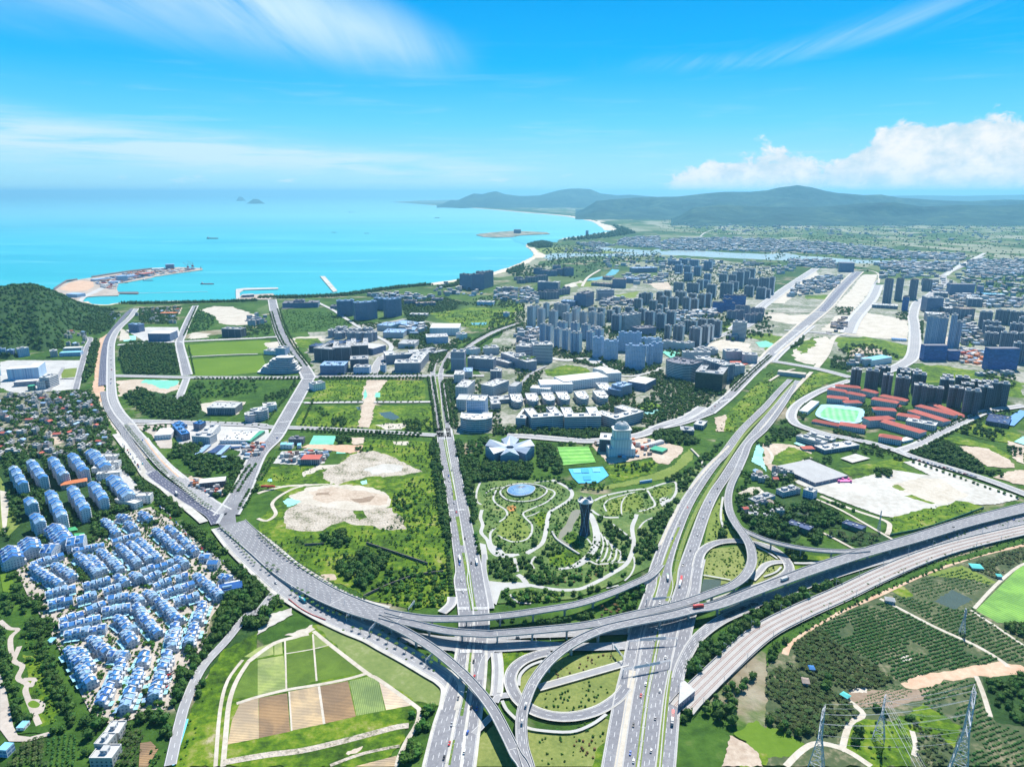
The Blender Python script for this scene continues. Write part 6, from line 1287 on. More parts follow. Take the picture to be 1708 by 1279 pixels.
def far_village(name,poly,n,s=1.5):
 n=int(n*1.35)
 """a far settlement, its houses too many to count"""
 mb=MB();w=GW(poly);p=sample(w,n,False)
 for x,y in p:
  wd,dp,h=random.uniform(9,26)*s,random.uniform(8,16)*s,random.choice((4,7,10,13,18));r=random.choice(('grey','pale','pale','white','dark','bluesheet','brown'))
  mb.prism(rect(x,y,wd,dp,random.choice((0,.3,-.2,1.2))),0,h,FAC[random.choice(('slate','house','pale','pale'))],RF[r])
 o=mb.build(name);o['kind']='stuff';return o
far_village('far_town',K('R',0,690,60,670,250,668,420,668,600,680,800,690,1000,710,1200,735,1430,745,1420,775,1200,765,960,762,800,745,600,735,330,728,0,722),1500,1.6)
far_village('far_town',K('Q',1480,400,1708,390,1708,460,1560,455,1440,440),420,1.5)
far_village('far_town',K('R',1000,785,1150,780,1400,790,1350,825,1050,815),260,1.3);far_village('far_town',K('R',1450,775,1708,770,1708,843,1440,843),300,1.3);far_village('far_town',K('R',600,770,820,775,830,810,640,800),160,1.2)
far_village('far_town',K('R',100,600,480,575,700,600,1000,650,900,660,500,640,200,640),200,1.6)
far_village('far_town',K('D',180,310,330,250,500,250,470,310,380,350,150,380),130,1.0);far_village('far_town',K('Q',1180,430,1300,425,1440,445,1300,460),90,1.2);far_village('far_town',K('C',330,66,560,60,600,90,330,90),40,1.1)
far_village('building_cluster',K('C',700,225,830,240,1000,240,1000,280,800,300,730,270),46,1.2);far_village('building_cluster',K('C',560,400,720,390,800,440,560,440),40,1.0);far_village('building_cluster',K('C',1180,480,1320,480,1330,515,1180,510),20,1.0)
far_village('building_cluster',K('B',700,210,900,205,1130,215,1230,240,1100,250,800,235),60,.9);far_village('building_cluster',K('B',1560,180,1708,170,1708,250,1580,250),40,1.0);far_village('building_cluster',K('C',0,330,120,330,150,420,0,420),50,1.0);far_village('building_cluster',K('C',0,620,130,600,140,690,10,700),40,.8)
for _v,_n,_s in ((('C',560,90,1000,110,1200,130,1000,200,700,210,560,180),60,1.2),(('C',1000,480,1340,470,1340,520,1000,560),30,1),(('C',60,590,160,600,230,740,100,700),30,.8),(('D',740,220,1100,200,1150,250,760,260),50,1.3),(('D',1300,160,1900,150,1900,290,1250,290),120,1.3),(('D',1100,250,1200,260,1210,290,1440,300,1900,300,1900,450,1440,440,1250,400,1180,380,1090,330),110,1.1),(('D',1240,560,1440,600,1440,700,1290,700),30,.9),(('D',560,800,700,790,690,840,540,850),14,.8),(('D',1100,400,1300,420,1400,620,1300,700,1260,560,1100,480),40,1),(('R',0,770,330,775,640,800,600,840,0,840),110,1.3),(('R',860,560,1708,560,1708,690,1000,690),260,1.7),(('B',1240,130,1320,150,1500,200,1340,230,1150,200),26,.9)): far_village('building_cluster',K(*_v),_n,_s)
far_village('building_cluster',K('D',1240,380,1400,380,1708,400,1708,450,1440,450,1280,430),50,1.2);far_village('building_cluster',K('A',1640,360,1760,350,1760,410,1640,410),16,.8);far_village('building_cluster',K('B',960,420,1100,410,1120,470,1010,480),26,1.1)
# ---------------- vegetation ----------------
def leafmat(name,cols,rand=.35):
 return mat(name,cols,.35,detail=3,fine=1.6,rand=rand,spec=.15,rough=.75)
LEAF=[leafmat('leaf_green',[(.3,(.025,.07,.012)),(.55,(.055,.14,.02)),(.75,(.11,.22,.03))]),
  leafmat('leaf_dark',[(.3,(.018,.054,.014)),(.55,(.052,.118,.020)),(.75,(.105,.19,.03))],.25),
  leafmat('leaf_lime',[(.3,(.05,.11,.012)),(.55,(.12,.22,.02)),(.75,(.24,.32,.03))],.3),
  leafmat('leaf_grove',[(.3,(.025,.042,.013)),(.55,(.05,.085,.022)),(.75,(.11,.14,.045))],.4),
  leafmat('leaf_orchard',[(.3,(.026,.08,.022)),(.55,(.058,.16,.035)),(.75,(.10,.23,.055))],.2),
  leafmat('leaf_crimson',[(.3,(.08,.05,.02)),(.7,(.20,.12,.05))],.3)]
BARK=mat('bark',(.16,.12,.09),.5)
def crown_mesh(nm,seed,m,sub=2,rough=.3,squash=.8,tufts=46,lobes=5):
 """a broadleaf crown one unit across its radius, base at z=0"""
 rnd=random.Random(seed);bm=bmesh.new()
 for k in range(lobes):
  c=Vector((0,0,1.0)) if k == 0 else Vector((rnd.uniform(-.5,.5),rnd.uniform(-.5,.5),rnd.uniform(.6,1.25)))
  r=.72 if k == 0 else rnd.uniform(.35,.55)
  g=bmesh.ops.create_icosphere(bm,subdivisions=sub if k == 0 else max(1,sub-1),radius=r)
  for v in g['verts']:
   n=mnoise.noise(v.co*3.1+Vector((seed*3,k,0)))+.6*mnoise.noise(v.co*8+Vector((k,seed,2)))
   v.co=v.co*(1+rough*n*1.6);v.co.z *= squash;v.co += c
 for _ in range(tufts):
  a,b=rnd.uniform(0,6.28),rnd.uniform(-.5,1.4);rr=rnd.uniform(.82,1.08)
  p=Vector((math.cos(a)*math.cos(b)*rr,math.sin(a)*math.cos(b)*rr,1+math.sin(b)*rr*squash));s=rnd.uniform(.12,.26)
  q=[bm.verts.new(p+Vector((rnd.uniform(-s,s),rnd.uniform(-s,s),rnd.uniform(-s,s)))) for _ in range(3)];bm.faces.new(q)
 me=bpy.data.meshes.new(nm);bm.to_mesh(me);bm.free();me.materials.append(m);return me
def palm_mesh(nm,seed,m,h=6,fr=9,L=2.6,trunk=True):
 rnd=random.Random(seed);mb=MB()
 if trunk: mb.bar((0,0,0),(0,0,h),.22,BARK,.15)
 for k in range(fr):
  a=k/fr*6.283+rnd.uniform(-.2,.2);d=Vector((math.cos(a),math.sin(a),0));n=Vector((-d.y,d.x,0));l=L*rnd.uniform(.85,1.15);z=h
  pts=[Vector((0,0,z)),d*l*.45+Vector((0,0,z+l*.22)),d*l*.85+Vector((0,0,z+l*.02)),d*l+Vector((0,0,z-l*.3))];ws=[.08,.42,.34,.05]
  for i in range(3):
   mb.face([(pts[i]-n*ws[i])[:],(pts[i+1]-n*ws[i+1])[:],(pts[i+1]+n*ws[i+1])[:],(pts[i]+n*ws[i])[:]],m)
 return mb
def proto(me,nm): return bpy.data.objects.new(nm,me)
def trunk_mesh():
 mb=MB();mb.bar((0,0,0),(0,0,.75),.10,BARK,.05);mb.bar((0,0,.45),(.28,.1,.85),.05,BARK,.02);mb.bar((0,0,.45),(-.25,.15,.85),.05,BARK,.02)
 o=mb.build('t');me=o.data;bpy.data.objects.remove(o);return me
TRUNK=trunk_mesh()
def as_mesh(mb): o=mb.build('t');me=o.data;bpy.data.objects.remove(o);return me
CM={'tree': [crown_mesh('crown',s,LEAF[0]) for s in (1,2,3)],'dark': [crown_mesh('crown',s,LEAF[1]) for s in (4,5,6)],'lime': [crown_mesh('crown',s,LEAF[2],tufts=30) for s in (7,8)],
      'bush': [crown_mesh('bush',s,LEAF[0],1,.4,.7,12,3) for s in (11,12)],'limebush': [crown_mesh('bush',s,LEAF[2],1,.4,.7,12,3) for s in (13,)],'orch': [crown_mesh('bush',s,LEAF[4],1,.35,.8,14,2) for s in (14,15)],
      'orchlime': [crown_mesh('bush',17,mat('leaf_orchard_lime',[(.3,(.03,.08,.015)),(.7,(.10,.19,.03))],.35,fine=1.6,rand=.2),1,.35,.8,14,2)],'crimson': [crown_mesh('bush',18,LEAF[5],1,.4,.8,10,2)],
      'grove': [as_mesh(palm_mesh('palm',21,LEAF[3],2.6,7,2.0)),as_mesh(palm_mesh('palm',22,LEAF[3],2.0,7,1.8))],'palm': [as_mesh(palm_mesh('palm',23,LEAF[1],6.5,10,2.8)),as_mesh(palm_mesh('palm',24,LEAF[1],5.6,10,2.5))],
      'conif': [crown_mesh('crown',s,LEAF[1],2,.35,1.5,40,3) for s in (31,32)]}
PR={k: [proto(me,'plant_source') for me in v] for k,v in CM.items()}
def scatter(name,kind,pts,sizes,rots=None):
 """one object of kind stuff: plants set on points with geometry nodes"""
 if len(pts) == 0: return
 P_=np.asarray(pts,float);n=len(P_);sizes=np.asarray(sizes,float)
 for k,pr in enumerate(PR[kind]):
  sel=np.arange(n) % len(PR[kind]) == k
  if not sel.any(): continue
  me=bpy.data.meshes.new(name);me.vertices.add(int(sel.sum()));me.vertices.foreach_set('co',P_[sel].ravel())
  a=me.attributes.new('plant_scale','FLOAT','POINT');a.data.foreach_set('value',sizes[sel].astype('f'));r=me.attributes.new('plant_turn','FLOAT','POINT');r.data.foreach_set('value',rng.uniform(0,6.28,int(sel.sum())).astype('f'))
  o=bpy.data.objects.new(name,me);COL.objects.link(o);o['kind']='stuff'
  g=bpy.data.node_groups.new('scatter_plants','GeometryNodeTree');g.interface.new_socket('Geometry',in_out='INPUT',socket_type='NodeSocketGeometry');g.interface.new_socket('Geometry',in_out='OUTPUT',socket_type='NodeSocketGeometry')
  N=g.nodes;i,ou=N.new('NodeGroupInput'),N.new('NodeGroupOutput');ip=N.new('GeometryNodeInstanceOnPoints');oi=N.new('GeometryNodeObjectInfo');oi.inputs['Object'].default_value=pr;oi.inputs['As Instance'].default_value=True
  s=N.new('GeometryNodeInputNamedAttribute');s.data_type='FLOAT';s.inputs[0].default_value='plant_scale';q=N.new('GeometryNodeInputNamedAttribute');q.data_type='FLOAT';q.inputs[0].default_value='plant_turn'
  cx=N.new('ShaderNodeCombineXYZ');L=g.links;L.new(q.outputs[0],cx.inputs[2]);L.new(i.outputs[0],ip.inputs['Points']);L.new(oi.outputs['Geometry'],ip.inputs['Instance']);L.new(s.outputs[0],ip.inputs['Scale']);L.new(cx.outputs[0],ip.inputs['Rotation']);L.new(ip.outputs[0],ou.inputs[0])
  md=o.modifiers.new('plants','NODES');md.node_group=g
TREES=[]      # (x,y,z,size,kind,place): countable trees;the largest in view become objects of their own
def veg(sheet,v,per,size,kind='tree',big=None,place='',name=None,cap=6000,avoid=True):
 w=GW(K(sheet,*v));n=int(min(cap,polyarea(w)/per));q=sample(w,n,avoid)
 sz=rng.uniform(size[0],size[1],len(q))
 for (x,y),s in zip(q,sz): TREES.append((x,y,0,s,kind,place))
BUSH={}
def bushes(sheet,v,per,size,kind='bush',name='undergrowth',cap=5000):
 w=GW(K(sheet,*v));n=int(min(cap,polyarea(w)/per));q=sample(w,n);sz=rng.uniform(*size,len(q));k=(name,kind)
 if k not in BUSH: BUSH[k]=([],[])
 BUSH[k][0].extend([(x,y,0) for x,y in q]);BUSH[k][1].extend(sz)
def row(sheet,v,step,size,kind='tree',place='',side=(0,),jit=.8,avoid=False,z=0):
 c_=catmull(GW(K(sheet,*v)),8);d=np.r_[0,np.cumsum([np.linalg.norm(c_[i+1]-c_[i]) for i in range(len(c_)-1)])]
 for sd in side:
  s=step/2
  while s < d[-1]:
   i=min(len(c_)-2,int(np.searchsorted(d,s))-1);k=(s-d[i])/(d[i+1]-d[i]+1e-9);p=c_[i]*(1-k)+c_[i+1]*k;t_=c_[i+1]-c_[i];t_=t_/np.linalg.norm(t_)
   TREES.append((p[0]-t_[1]*sd+random.uniform(-jit,jit),p[1]+t_[0]*sd+random.uniform(-jit,jit),z,random.uniform(*size),kind,place));s += step*random.uniform(.85,1.15)
# --- near: interchange, avenue, park
AV='on the verge of the avenue'
veg('H',(1140,135,1185,140,1235,400,1285,640,1285,830,1245,840,1205,600,1165,380),34,(3.4,5.2),'dark',place='on the west verge of the avenue')
row('H',(1255,850,1268,1000,1285,1160),8,(3,4.2),'dark','on the west verge of the avenue')
veg('H',(1300,140,1345,150,1420,420,1450,640,1430,760,1390,600,1345,400),34,(3.4,5.2),'dark',place='on the east verge of the avenue')
row('H',(1440,760,1470,900),12,(3,4),'tree','beside the avenue bus stops');row('B',(1130,760,1145,850,1165,980,1180,1110),9,(3.2,4.6),'dark','along the upper avenue',(0,10));row('B',(1290,770,1250,800,1260,900,1290,1060),9,(3.2,4.6),'dark','along the upper avenue',(0,9,-9))
row('B',(1150,720,1180,650,1230,600),9,(3.2,4.4),'dark','along the far end of the avenue',(0,7));row('B',(1250,700,1275,640),9,(3.2,4.4),'dark','along the far end of the avenue',(0,7))
row('B',(1330,590,1420,520,1550,450,1708,395),11,(4,5.5),'tree','along the curving north avenue',(0,-34));veg('B',(1140,620,1190,590,1270,560,1270,590,1180,680,1140,700),60,(3.5,5),'dark')
for v in ((470,270,180,350),): pass
veg('J',(0,330,40,310,300,320,430,350,440,400,380,440,300,430,200,440,100,450,0,470),36,(3.8,5.8),'dark',place='between museum and park');veg('J',(430,210,560,220,600,300,640,380,600,400,470,360,430,290),40,(3.5,5.5),'dark',place='between museum and pitch')
veg('J',(0,180,130,170,130,260,60,300,0,300),45,(3,5),'tree');veg('J',(180,90,400,100,620,110,850,110,1150,110,1300,70,1300,130,1100,160,830,180,500,160,200,140),48,(3,4.8),'dark',place='along the park street')
veg('J',(1220,140,1300,110,1400,130,1500,180,1560,190,1450,210,1250,190),45,(3.5,5.5),'dark');veg('J',(590,210,640,200,840,190,850,215,640,215),60,(2.6,3.6),'tree')
PK='in the sculpture park'
veg('J',(840,670,950,720,1060,800,1080,850,1070,920,1030,940,960,860,900,760),44,(2.6,4.2),'dark',place='on the park slope right of the lattice tower');veg('J',(1130,790,1250,680,1380,570,1400,600,1290,830,1240,950,1120,1000,1100,940,1130,860),44,(2.8,4.6),'dark',place='between park path and slip road')
veg('J',(380,1080,480,1070,600,1050,760,1040,900,1010,1010,1000,960,1050,850,1100,740,1140,600,1150,470,1130,400,1115),40,(2.2,3.8),'tree',place='inside the lower park loop')
veg('J',(200,1230,260,1170,400,1160,560,1190,720,1190,850,1150,960,1110,1030,1060,1080,1060,1000,1120,850,1190,700,1230,560,1260,280,1271),44,(2.2,3.8),'tree',place='between park and flyover')
bushes('J',(200,1200,400,1170,620,1210,720,1200,600,1250,300,1260),30,(1.6,2.6),'limebush','yellow_shrubs');bushes('J',(380,1080,900,1010,1010,1000,850,1100,600,1150),60,(1,2),'crimson','red_shrubs')
veg('J',(110,980,200,960,320,970,320,1090,360,1120,200,1100,130,1060),38,(2.6,4.2),'dark',place='at the lower left park corner');veg('J',(340,960,430,950,560,1010,640,1020,560,1050,400,1060,340,1040),50,(2.2,3.6),'dark')
bushes('J',(100,470,560,450,680,520,560,640,430,920,180,950,110,760),30,(1,2.2),'bush','park_shrubs');bushes('J',(560,620,740,560,830,650,740,900,560,920,520,800),26,(1,2.4),'bush','park_shrubs');bushes('J',(840,560,1160,490,1380,450,1300,620,1100,700,900,680),30,(1,2.2),'limebush','yellow_shrubs')
bushes('J',(900,780,1080,880,1000,1000,800,1100,600,1140,400,1100,560,900),30,(1,2.2),'bush','park_shrubs');veg('J',(540,870,620,900,620,960,480,990,440,960),50,(2.2,3.4),'dark')
veg('J',(430,400,620,430,720,470,700,520,600,470,430,445),60,(2,3.4),'tree');veg('J',(770,440,960,480,860,520,740,500),60,(2,3),'tree');veg('J',(1260,450,1560,330,1600,350,1460,500,1400,540,1390,470),50,(2.4,4),'dark');veg('J',(1500,330,1680,180,1708,210,1560,360),50,(2.4,4),'tree');veg('J',(960,350,1240,320,1240,380,1060,400,1000,420),60,(2,3.5),'tree')
for x,y in ((800,960),(860,950),(445,875),(445,860),(215,890),(1180,555),(1040,960),(1690,795)): (a,b),= K('J',x,y);gx,gy=G(a,b);TREES.append((gx,gy,0,4.6,'dark','standing alone in the park'))
# interchange greens
SLP='beside the railway embankment'
veg('L',(1360,480,1480,430,1600,340,1708,270,1708,400,1500,560,1300,700,1240,650,1300,560),42,(3.4,5.8),'dark',place=SLP);veg('S',(500,1200,700,1080,900,1000,1060,960,1190,900,1190,940,1000,1020,780,1130,640,1220,560,1271,490,1271),42,(3.4,5.6),'dark',place=SLP);bushes('S',(500,1200,900,1000,1190,920,900,1080,600,1260),26,(1.2,2.4),'limebush','yellow_shrubs')
veg('S',(520,370,640,340,780,400,900,420,1040,400,1180,470,1220,520,1100,560,960,560,860,640,700,620,540,500),52,(3.4,6),'dark',place='around the green solar sheds');veg('S',(780,230,900,240,890,300,780,300,660,270),60,(3,5),'dark',place='by the grey warehouse')
veg('S',(980,590,1090,590,1110,650,1010,670),42,(4,6),'dark',place='beside the left solar shed');veg('S',(820,690,960,700,970,770,880,780,830,740),45,(3.5,5.5),'dark',place='under the connector flyover');veg('S',(400,570,460,570,460,620,400,630),60,(4.5,6),'dark',place='beside the loop tip')
veg('S',(420,430,450,440,470,560,430,560),70,(2.2,3.4),'tree');bushes('S',(310,700,560,690,570,850,440,900,300,880),26,(.8,1.8),'limebush','yellow_shrubs');bushes('S',(620,700,800,760,760,860,640,900),26,(.8,1.8),'bush','island_shrubs');bushes('S',(300,700,400,380,480,580,340,660),50,(1,2),'bush','island_shrubs')
veg('S',(540,180,620,200,600,290,510,320),70,(2.2,4),'tree');veg('S',(1120,590,1480,640,1300,690,1130,620),60,(1.6,2.8),'grove');veg('S',(1010,370,1240,420,1460,530,1240,440),60,(2.2,3.6),'tree');veg('S',(1420,180,1540,180,1520,220,1430,225),50,(3,4.6),'dark');veg('S',(620,0,720,0,720,30,640,20),60,(3,4),'dark')
bushes('L',(240,900,300,780,600,680,760,760,640,880,400,920),36,(.8,1.7),'bush','island_shrubs');bushes('L',(350,620,500,560,840,510,800,570,400,690),40,(.8,1.7),'crimson','red_shrubs');bushes('L',(220,1040,700,960,700,1200,300,1267),60,(.8,1.7),'bush','island_shrubs');bushes('L',(500,1080,660,1080,640,1220,520,1200),24,(1,1.8),'crimson','red_shrubs')
veg('L',(730,170,900,110,980,60,960,200,850,240,760,240),46,(2.4,4),'tree',place='between the two upper flyovers');veg('L',(0,280,500,280,640,250,620,290,400,330,0,330),40,(2.4,3.8),'dark',place='between the two upper flyovers');veg('L',(640,230,830,170,840,240,700,280),46,(2.2,3.4),'crimson')
veg('L',(1200,880,1290,900,1280,980,1220,960),60,(3,4.6),'dark',place='beside the tunnel portal house');veg('L',(1450,880,1560,860,1600,980,1560,1040,1470,1010,1440,940),60,(4,6.5),'dark',place='on the bank below the railway');veg('L',(1300,870,1500,760,1708,660,1708,720,1500,840,1380,920),46,(2.6,4.4),'dark',place='below the railway')
veg('I',(1010,900,1160,870,1210,960,1150,1160,1080,1267,920,1267,960,1160,1020,1020),48,(2.8,4.8),'tree',place='left of the lower avenue');row('I',(480,350,700,420,900,520,1200,660),30,(1.4,2),'bush')
row('I',(210,120,300,165,390,225,480,265,600,310),9,(.8,1.05),'palm','beside the frontage road left of the flyover',(0,7),.3);row('T',(110,380,370,455,540,545,760,660,910,750),11,(.8,1.0),'palm','on the lower frontage pavement',(0,),.3);row('T',(380,400,620,530,850,660),12,(.7,.9),'palm','on the lower frontage pavement',(0,),.3)
row('H',(0,765,60,830,200,940,330,1030,450,1105,600,1175,720,1225),8.5,(.75,.95),'palm','along the right kerb of the wide flyover',(0,6),.3);row('H',(10,990,60,1010,110,1050),9,(.8,1),'palm','beside the side road mouth',(0,8),.3)
for v in ((55,125,120,210,220,330,320,450,445,600),(485,620,600,720,730,830,860,920)): row('V',v,7.5,(.7,.9),'palm','in the planted median of the coastal boulevard',(-2,2),.3)
row('E',(1450,560,1540,640,1640,760,1708,830),9,(.7,.9),'palm','left of the wide flyover foot',(0,),.3);row('I',(0,60,60,120,120,200),9,(.8,1),'palm','by the side road',(0,),.3)
veg('I',(120,140,230,170,200,210,130,200),50,(2.6,4),'dark');bushes('I',(830,400,1000,470,1150,560,1000,520),30,(.8,1.5),'bush','island_shrubs')
# big wild field
veg('H',(420,770,560,740,610,800,590,860,480,850,410,820),30,(3,5),'dark',place='in the thicket of the wild field');veg('H',(550,910,700,880,860,890,900,950,820,1000,740,1090,700,1140,650,1110,560,1030,530,960),36,(3.4,5.6),'dark',place='in the big grove of the wild field')
veg('H',(900,980,1100,1000,1240,960,1250,1180,1200,1240,1000,1250,860,1180,760,1120,830,1030),60,(2,3.8),'tree',place='in the yellow-green scrub corner');bushes('H',(760,1120,1250,1000,1260,1230,1000,1250,800,1200),18,(1.2,2.6),'limebush','yellow_shrubs')
bushes('H',(60,790,600,740,1000,640,1230,500,1250,1000,900,980,500,1000,200,900),60,(.8,2.4),'bush','field_scrub');bushes('H',(880,520,1000,400,1170,400,1220,700,1000,760,920,640),50,(1.2,3),'bush','field_scrub');bushes('H',(700,140,1150,150,1170,380,900,230),70,(1,2.6),'bush','field_scrub')
veg('H',(900,500,1020,480,1060,560,960,610,900,580),60,(2,3.4),'tree');bushes('H',(30,400,300,310,520,310,400,340,100,430),60,(.8,1.6),'bush','field_scrub');veg('H',(520,100,600,110,620,150,540,160),40,(3,5),'dark',place='beside the green dust net');veg('H',(640,190,750,180,790,205,660,220),50,(2,3.4),'tree');veg('H',(520,0,560,0,580,30,520,30),40,(3,4),'dark')
# coastal boulevard side and triangle thicket
veg('V',(460,420,530,300,780,300,760,360,740,410,1150,440,1200,480,1120,640,1040,560,900,560,860,600,720,590,640,480,560,430),46,(3.2,5.4),'dark',place='in the triangle thicket by the boulevard');veg('V',(1060,560,1230,490,1100,700,1000,780,980,760,1040,660),40,(3,4.6),'dark',place='along the lower diagonal road')
row('V',(1240,490,1130,640,1060,760),8,(2.2,3.2),'tree','along the lower diagonal road',(0,9));row('V',(1430,420,1300,640),8,(1.8,2.6),'tree','along the lower diagonal road',(0,7));row('V',(1240,720,1120,920),8,(1.8,2.8),'tree','along the lower diagonal road',(0,7));veg('V',(1250,690,1310,690,1310,780,1250,790),60,(3,4.6),'dark',place='right of the diagonal road')
veg('V',(0,330,60,380,150,560,100,610,60,590,0,480),44,(3,4.8),'dark',place='between slabs and boulevard');veg('V',(130,620,220,630,420,820,440,900,340,860,220,740),40,(3,4.6),'dark',place='between slabs and boulevard');veg('V',(440,820,500,820,560,900,500,968,440,930),50,(2.6,4.2),'tree',place='between slabs and boulevard')
veg('V',(860,770,940,760,960,800,880,800),50,(3,4.5),'dark');veg('V',(200,130,440,120,440,160,220,170),60,(2.4,4),'tree');row('V',(480,60,800,80,1180,110,1420,120),14,(1.6,2.4),'dark','',(0,))
# estate greenery
ES='inside the villa estate'
for v in ((0,90,60,70,110,160,160,330,110,340,50,200),(60,330,200,340,150,450,130,540,70,500),(100,20,180,60,230,230,290,330,270,420,200,340,140,180),(290,90,330,90,400,240,460,260,420,290,380,280,300,180),(430,60,470,70,540,220,500,240,440,150),(540,30,600,60,660,160,610,240,570,160),(590,420,720,350,900,420,740,480,620,500,560,520),(250,340,320,400,380,520,340,560,260,440),
          (440,440,480,440,560,520,600,530,480,560,440,520),(660,260,740,260,850,380,740,390),(270,620,400,600,340,680,280,710),(600,500,660,480,730,600,700,640,620,600),(800,80,860,120,900,210,850,220,790,140),(880,230,1000,290,1130,370,1240,480,1200,500,1040,410,900,300),(230,540,280,520,340,560,300,600,240,610)):
 veg('E',v,40,(2.8,4.8),'dark',place='between the upper estate blocks')
veg('E',(1210,540,1260,540,1400,640,1530,720,1440,750,1340,690,1250,590),34,(3,4.8),'dark',place='on the estate verge facing the flyover');veg('E',(1500,780,1600,830,1708,900,1708,960,1640,940,1520,850),36,(3,4.8),'dark',place='on the estate verge facing the flyover')
veg('E',(1480,1020,1600,960,1708,900,1860,1010,1760,1200,1500,1340,1400,1440,1420,1240),38,(3.4,5.8),'dark',place='in the wood right of the villa estate');veg('F',(1330,470,1480,400,1440,530,1310,600,1240,620),40,(3,5),'dark',place='in the wood right of the villa estate');veg('F',(1180,640,1290,560,1340,640,1260,800,1200,880,1140,860),38,(3,5),'dark',place='on the lane side right of the villa estate');veg('F',(1210,500,1310,470,1280,560,1210,570),44,(3,4.6),'dark',place='on the lane side right of the villa estate')
veg('F',(1270,700,1340,650,1370,700,1300,850),44,(2.8,4.4),'dark',place='right of the blue-kerbed lane');veg('E',(500,790,560,780,640,900,600,930,520,900),40,(2.4,3.8),'dark',place=ES);veg('E',(460,740,500,740,520,820,480,800),50,(2.2,3.4),'dark',place=ES);veg('E',(600,700,640,690,660,760,720,820,700,840,630,780),44,(2.2,3.4),'dark',place=ES);veg('E',(930,540,1050,500,1060,530,950,580),40,(2.6,4),'dark',place=ES);veg('E',(1400,880,1480,870,1500,920,1420,920),50,(3,4.6),'dark',place=ES)
veg('E',(400,690,600,640,650,640,640,660,420,710),36,(2.4,3.6),'dark',place=ES);veg('E',(1190,1060,1230,1070,1250,1190,1200,1190),60,(2,3),'tree',place=ES);veg('F',(860,440,1000,400,1050,410,1020,480,900,490),60,(2,3),'tree',place=ES);veg('E',(720,860,790,850,770,910,730,900),44,(2.2,3.4),'dark',place=ES)
veg('F',(920,880,1060,820,1090,850,1060,920,960,930),50,(2.4,3.8),'tree',place='at the lower estate edge');veg('F',(940,780,1000,780,980,840,930,850),44,(2.6,4),'dark',place='at the lower estate edge');veg('F',(620,900,700,900,690,940,620,950),50,(2.4,4),'dark',place='at the lower estate edge')
veg('F',(530,980,640,950,780,960,800,1010,700,1010,640,1060,560,1090,510,1050),40,(3.4,5.4),'dark',place='behind the concrete farmhouses');veg('F',(860,940,950,940,950,1010,790,1020,790,960),40,(3,5),'dark',place='behind the concrete farmhouses');veg('F',(960,930,1050,900,1160,930,1100,990,1000,980),44,(3.4,5.4),'dark',place='by the estate lane junction');veg('F',(950,930,1010,920,1030,980,960,1000),50,(4,5.4),'dark',place='by the estate lane junction')
veg('F',(1040,1030,1180,1000,1180,1100,1100,1120),50,(2.8,4.4),'dark');bushes('F',(1000,1130,1170,1080,1100,1267,990,1267),40,(.8,2),'bush','field_scrub');bushes('F',(1230,900,1400,700,1600,480,1480,600,1340,900,1240,1267,1190,1267),70,(.8,1.8),'bush','field_scrub')
bushes('E',(110,840,190,780,480,650,700,620,730,480,1000,420,1150,520,1400,720,1640,960,1500,1010,1400,1150,1340,1380,1180,1640,1100,1760,760,1860,620,1830,330,1240,180,1000),46,(.9,2.3),'bush','garden_shrubs');bushes('E',(200,780,700,620,1000,420,1400,720,1340,1380,760,1860,620,1830,330,1240),260,(1.8,3),'bush','garden_shrubs')
# hedge-like belts on the far left
HB='in the long tree belt left of the estate'
veg('F',(110,120,190,140,230,260,300,430,380,620,500,940,470,970,400,900,330,740,260,560,180,330),24,(2.8,4.2),'dark',place=HB);veg('F',(210,130,290,140,300,240,260,260,220,210),24,(2.8,4),'dark',place=HB);veg('F',(280,300,350,300,360,400,300,410),24,(2.8,4),'dark',place=HB)
veg('F',(0,600,60,620,120,760,200,950,190,1020,130,1010,80,860,0,700),26,(2.6,4),'dark',place='in the belt at the left picture edge');veg('F',(0,340,60,420,80,560,100,620,40,700,0,560),30,(2.6,4.2),'dark',place='in the belt at the left picture edge');veg('F',(20,150,110,130,130,230,60,270,20,220),36,(2.8,4.4),'dark',place='in the belt at the left picture edge');veg('F',(60,20,130,-10,160,90,90,110),40,(2.6,4.2),'dark',place='in the belt at the left picture edge')
veg('F',(140,380,240,420,340,640,400,840,420,940,330,1020,250,1000,320,900,280,760,200,620),60,(1.8,3),'tree',place='in the strip park');bushes('F',(150,370,260,460,400,900,350,1000,200,600),16,(1,1.8),'limebush','yellow_shrubs');bushes('F',(200,700,330,680,380,960,260,980),30,(.8,1.6),'bush','park_shrubs')
veg('F',(330,1030,480,960,520,980,480,1040,360,1060),40,(2.6,4.2),'dark',place='at the strip park end');veg('F',(180,1070,240,1060,250,1110,190,1120),60,(3,4),'dark',place='at the strip park end');veg('E',(-10,560,50,570,60,640,10,660),50,(2.6,4),'dark')
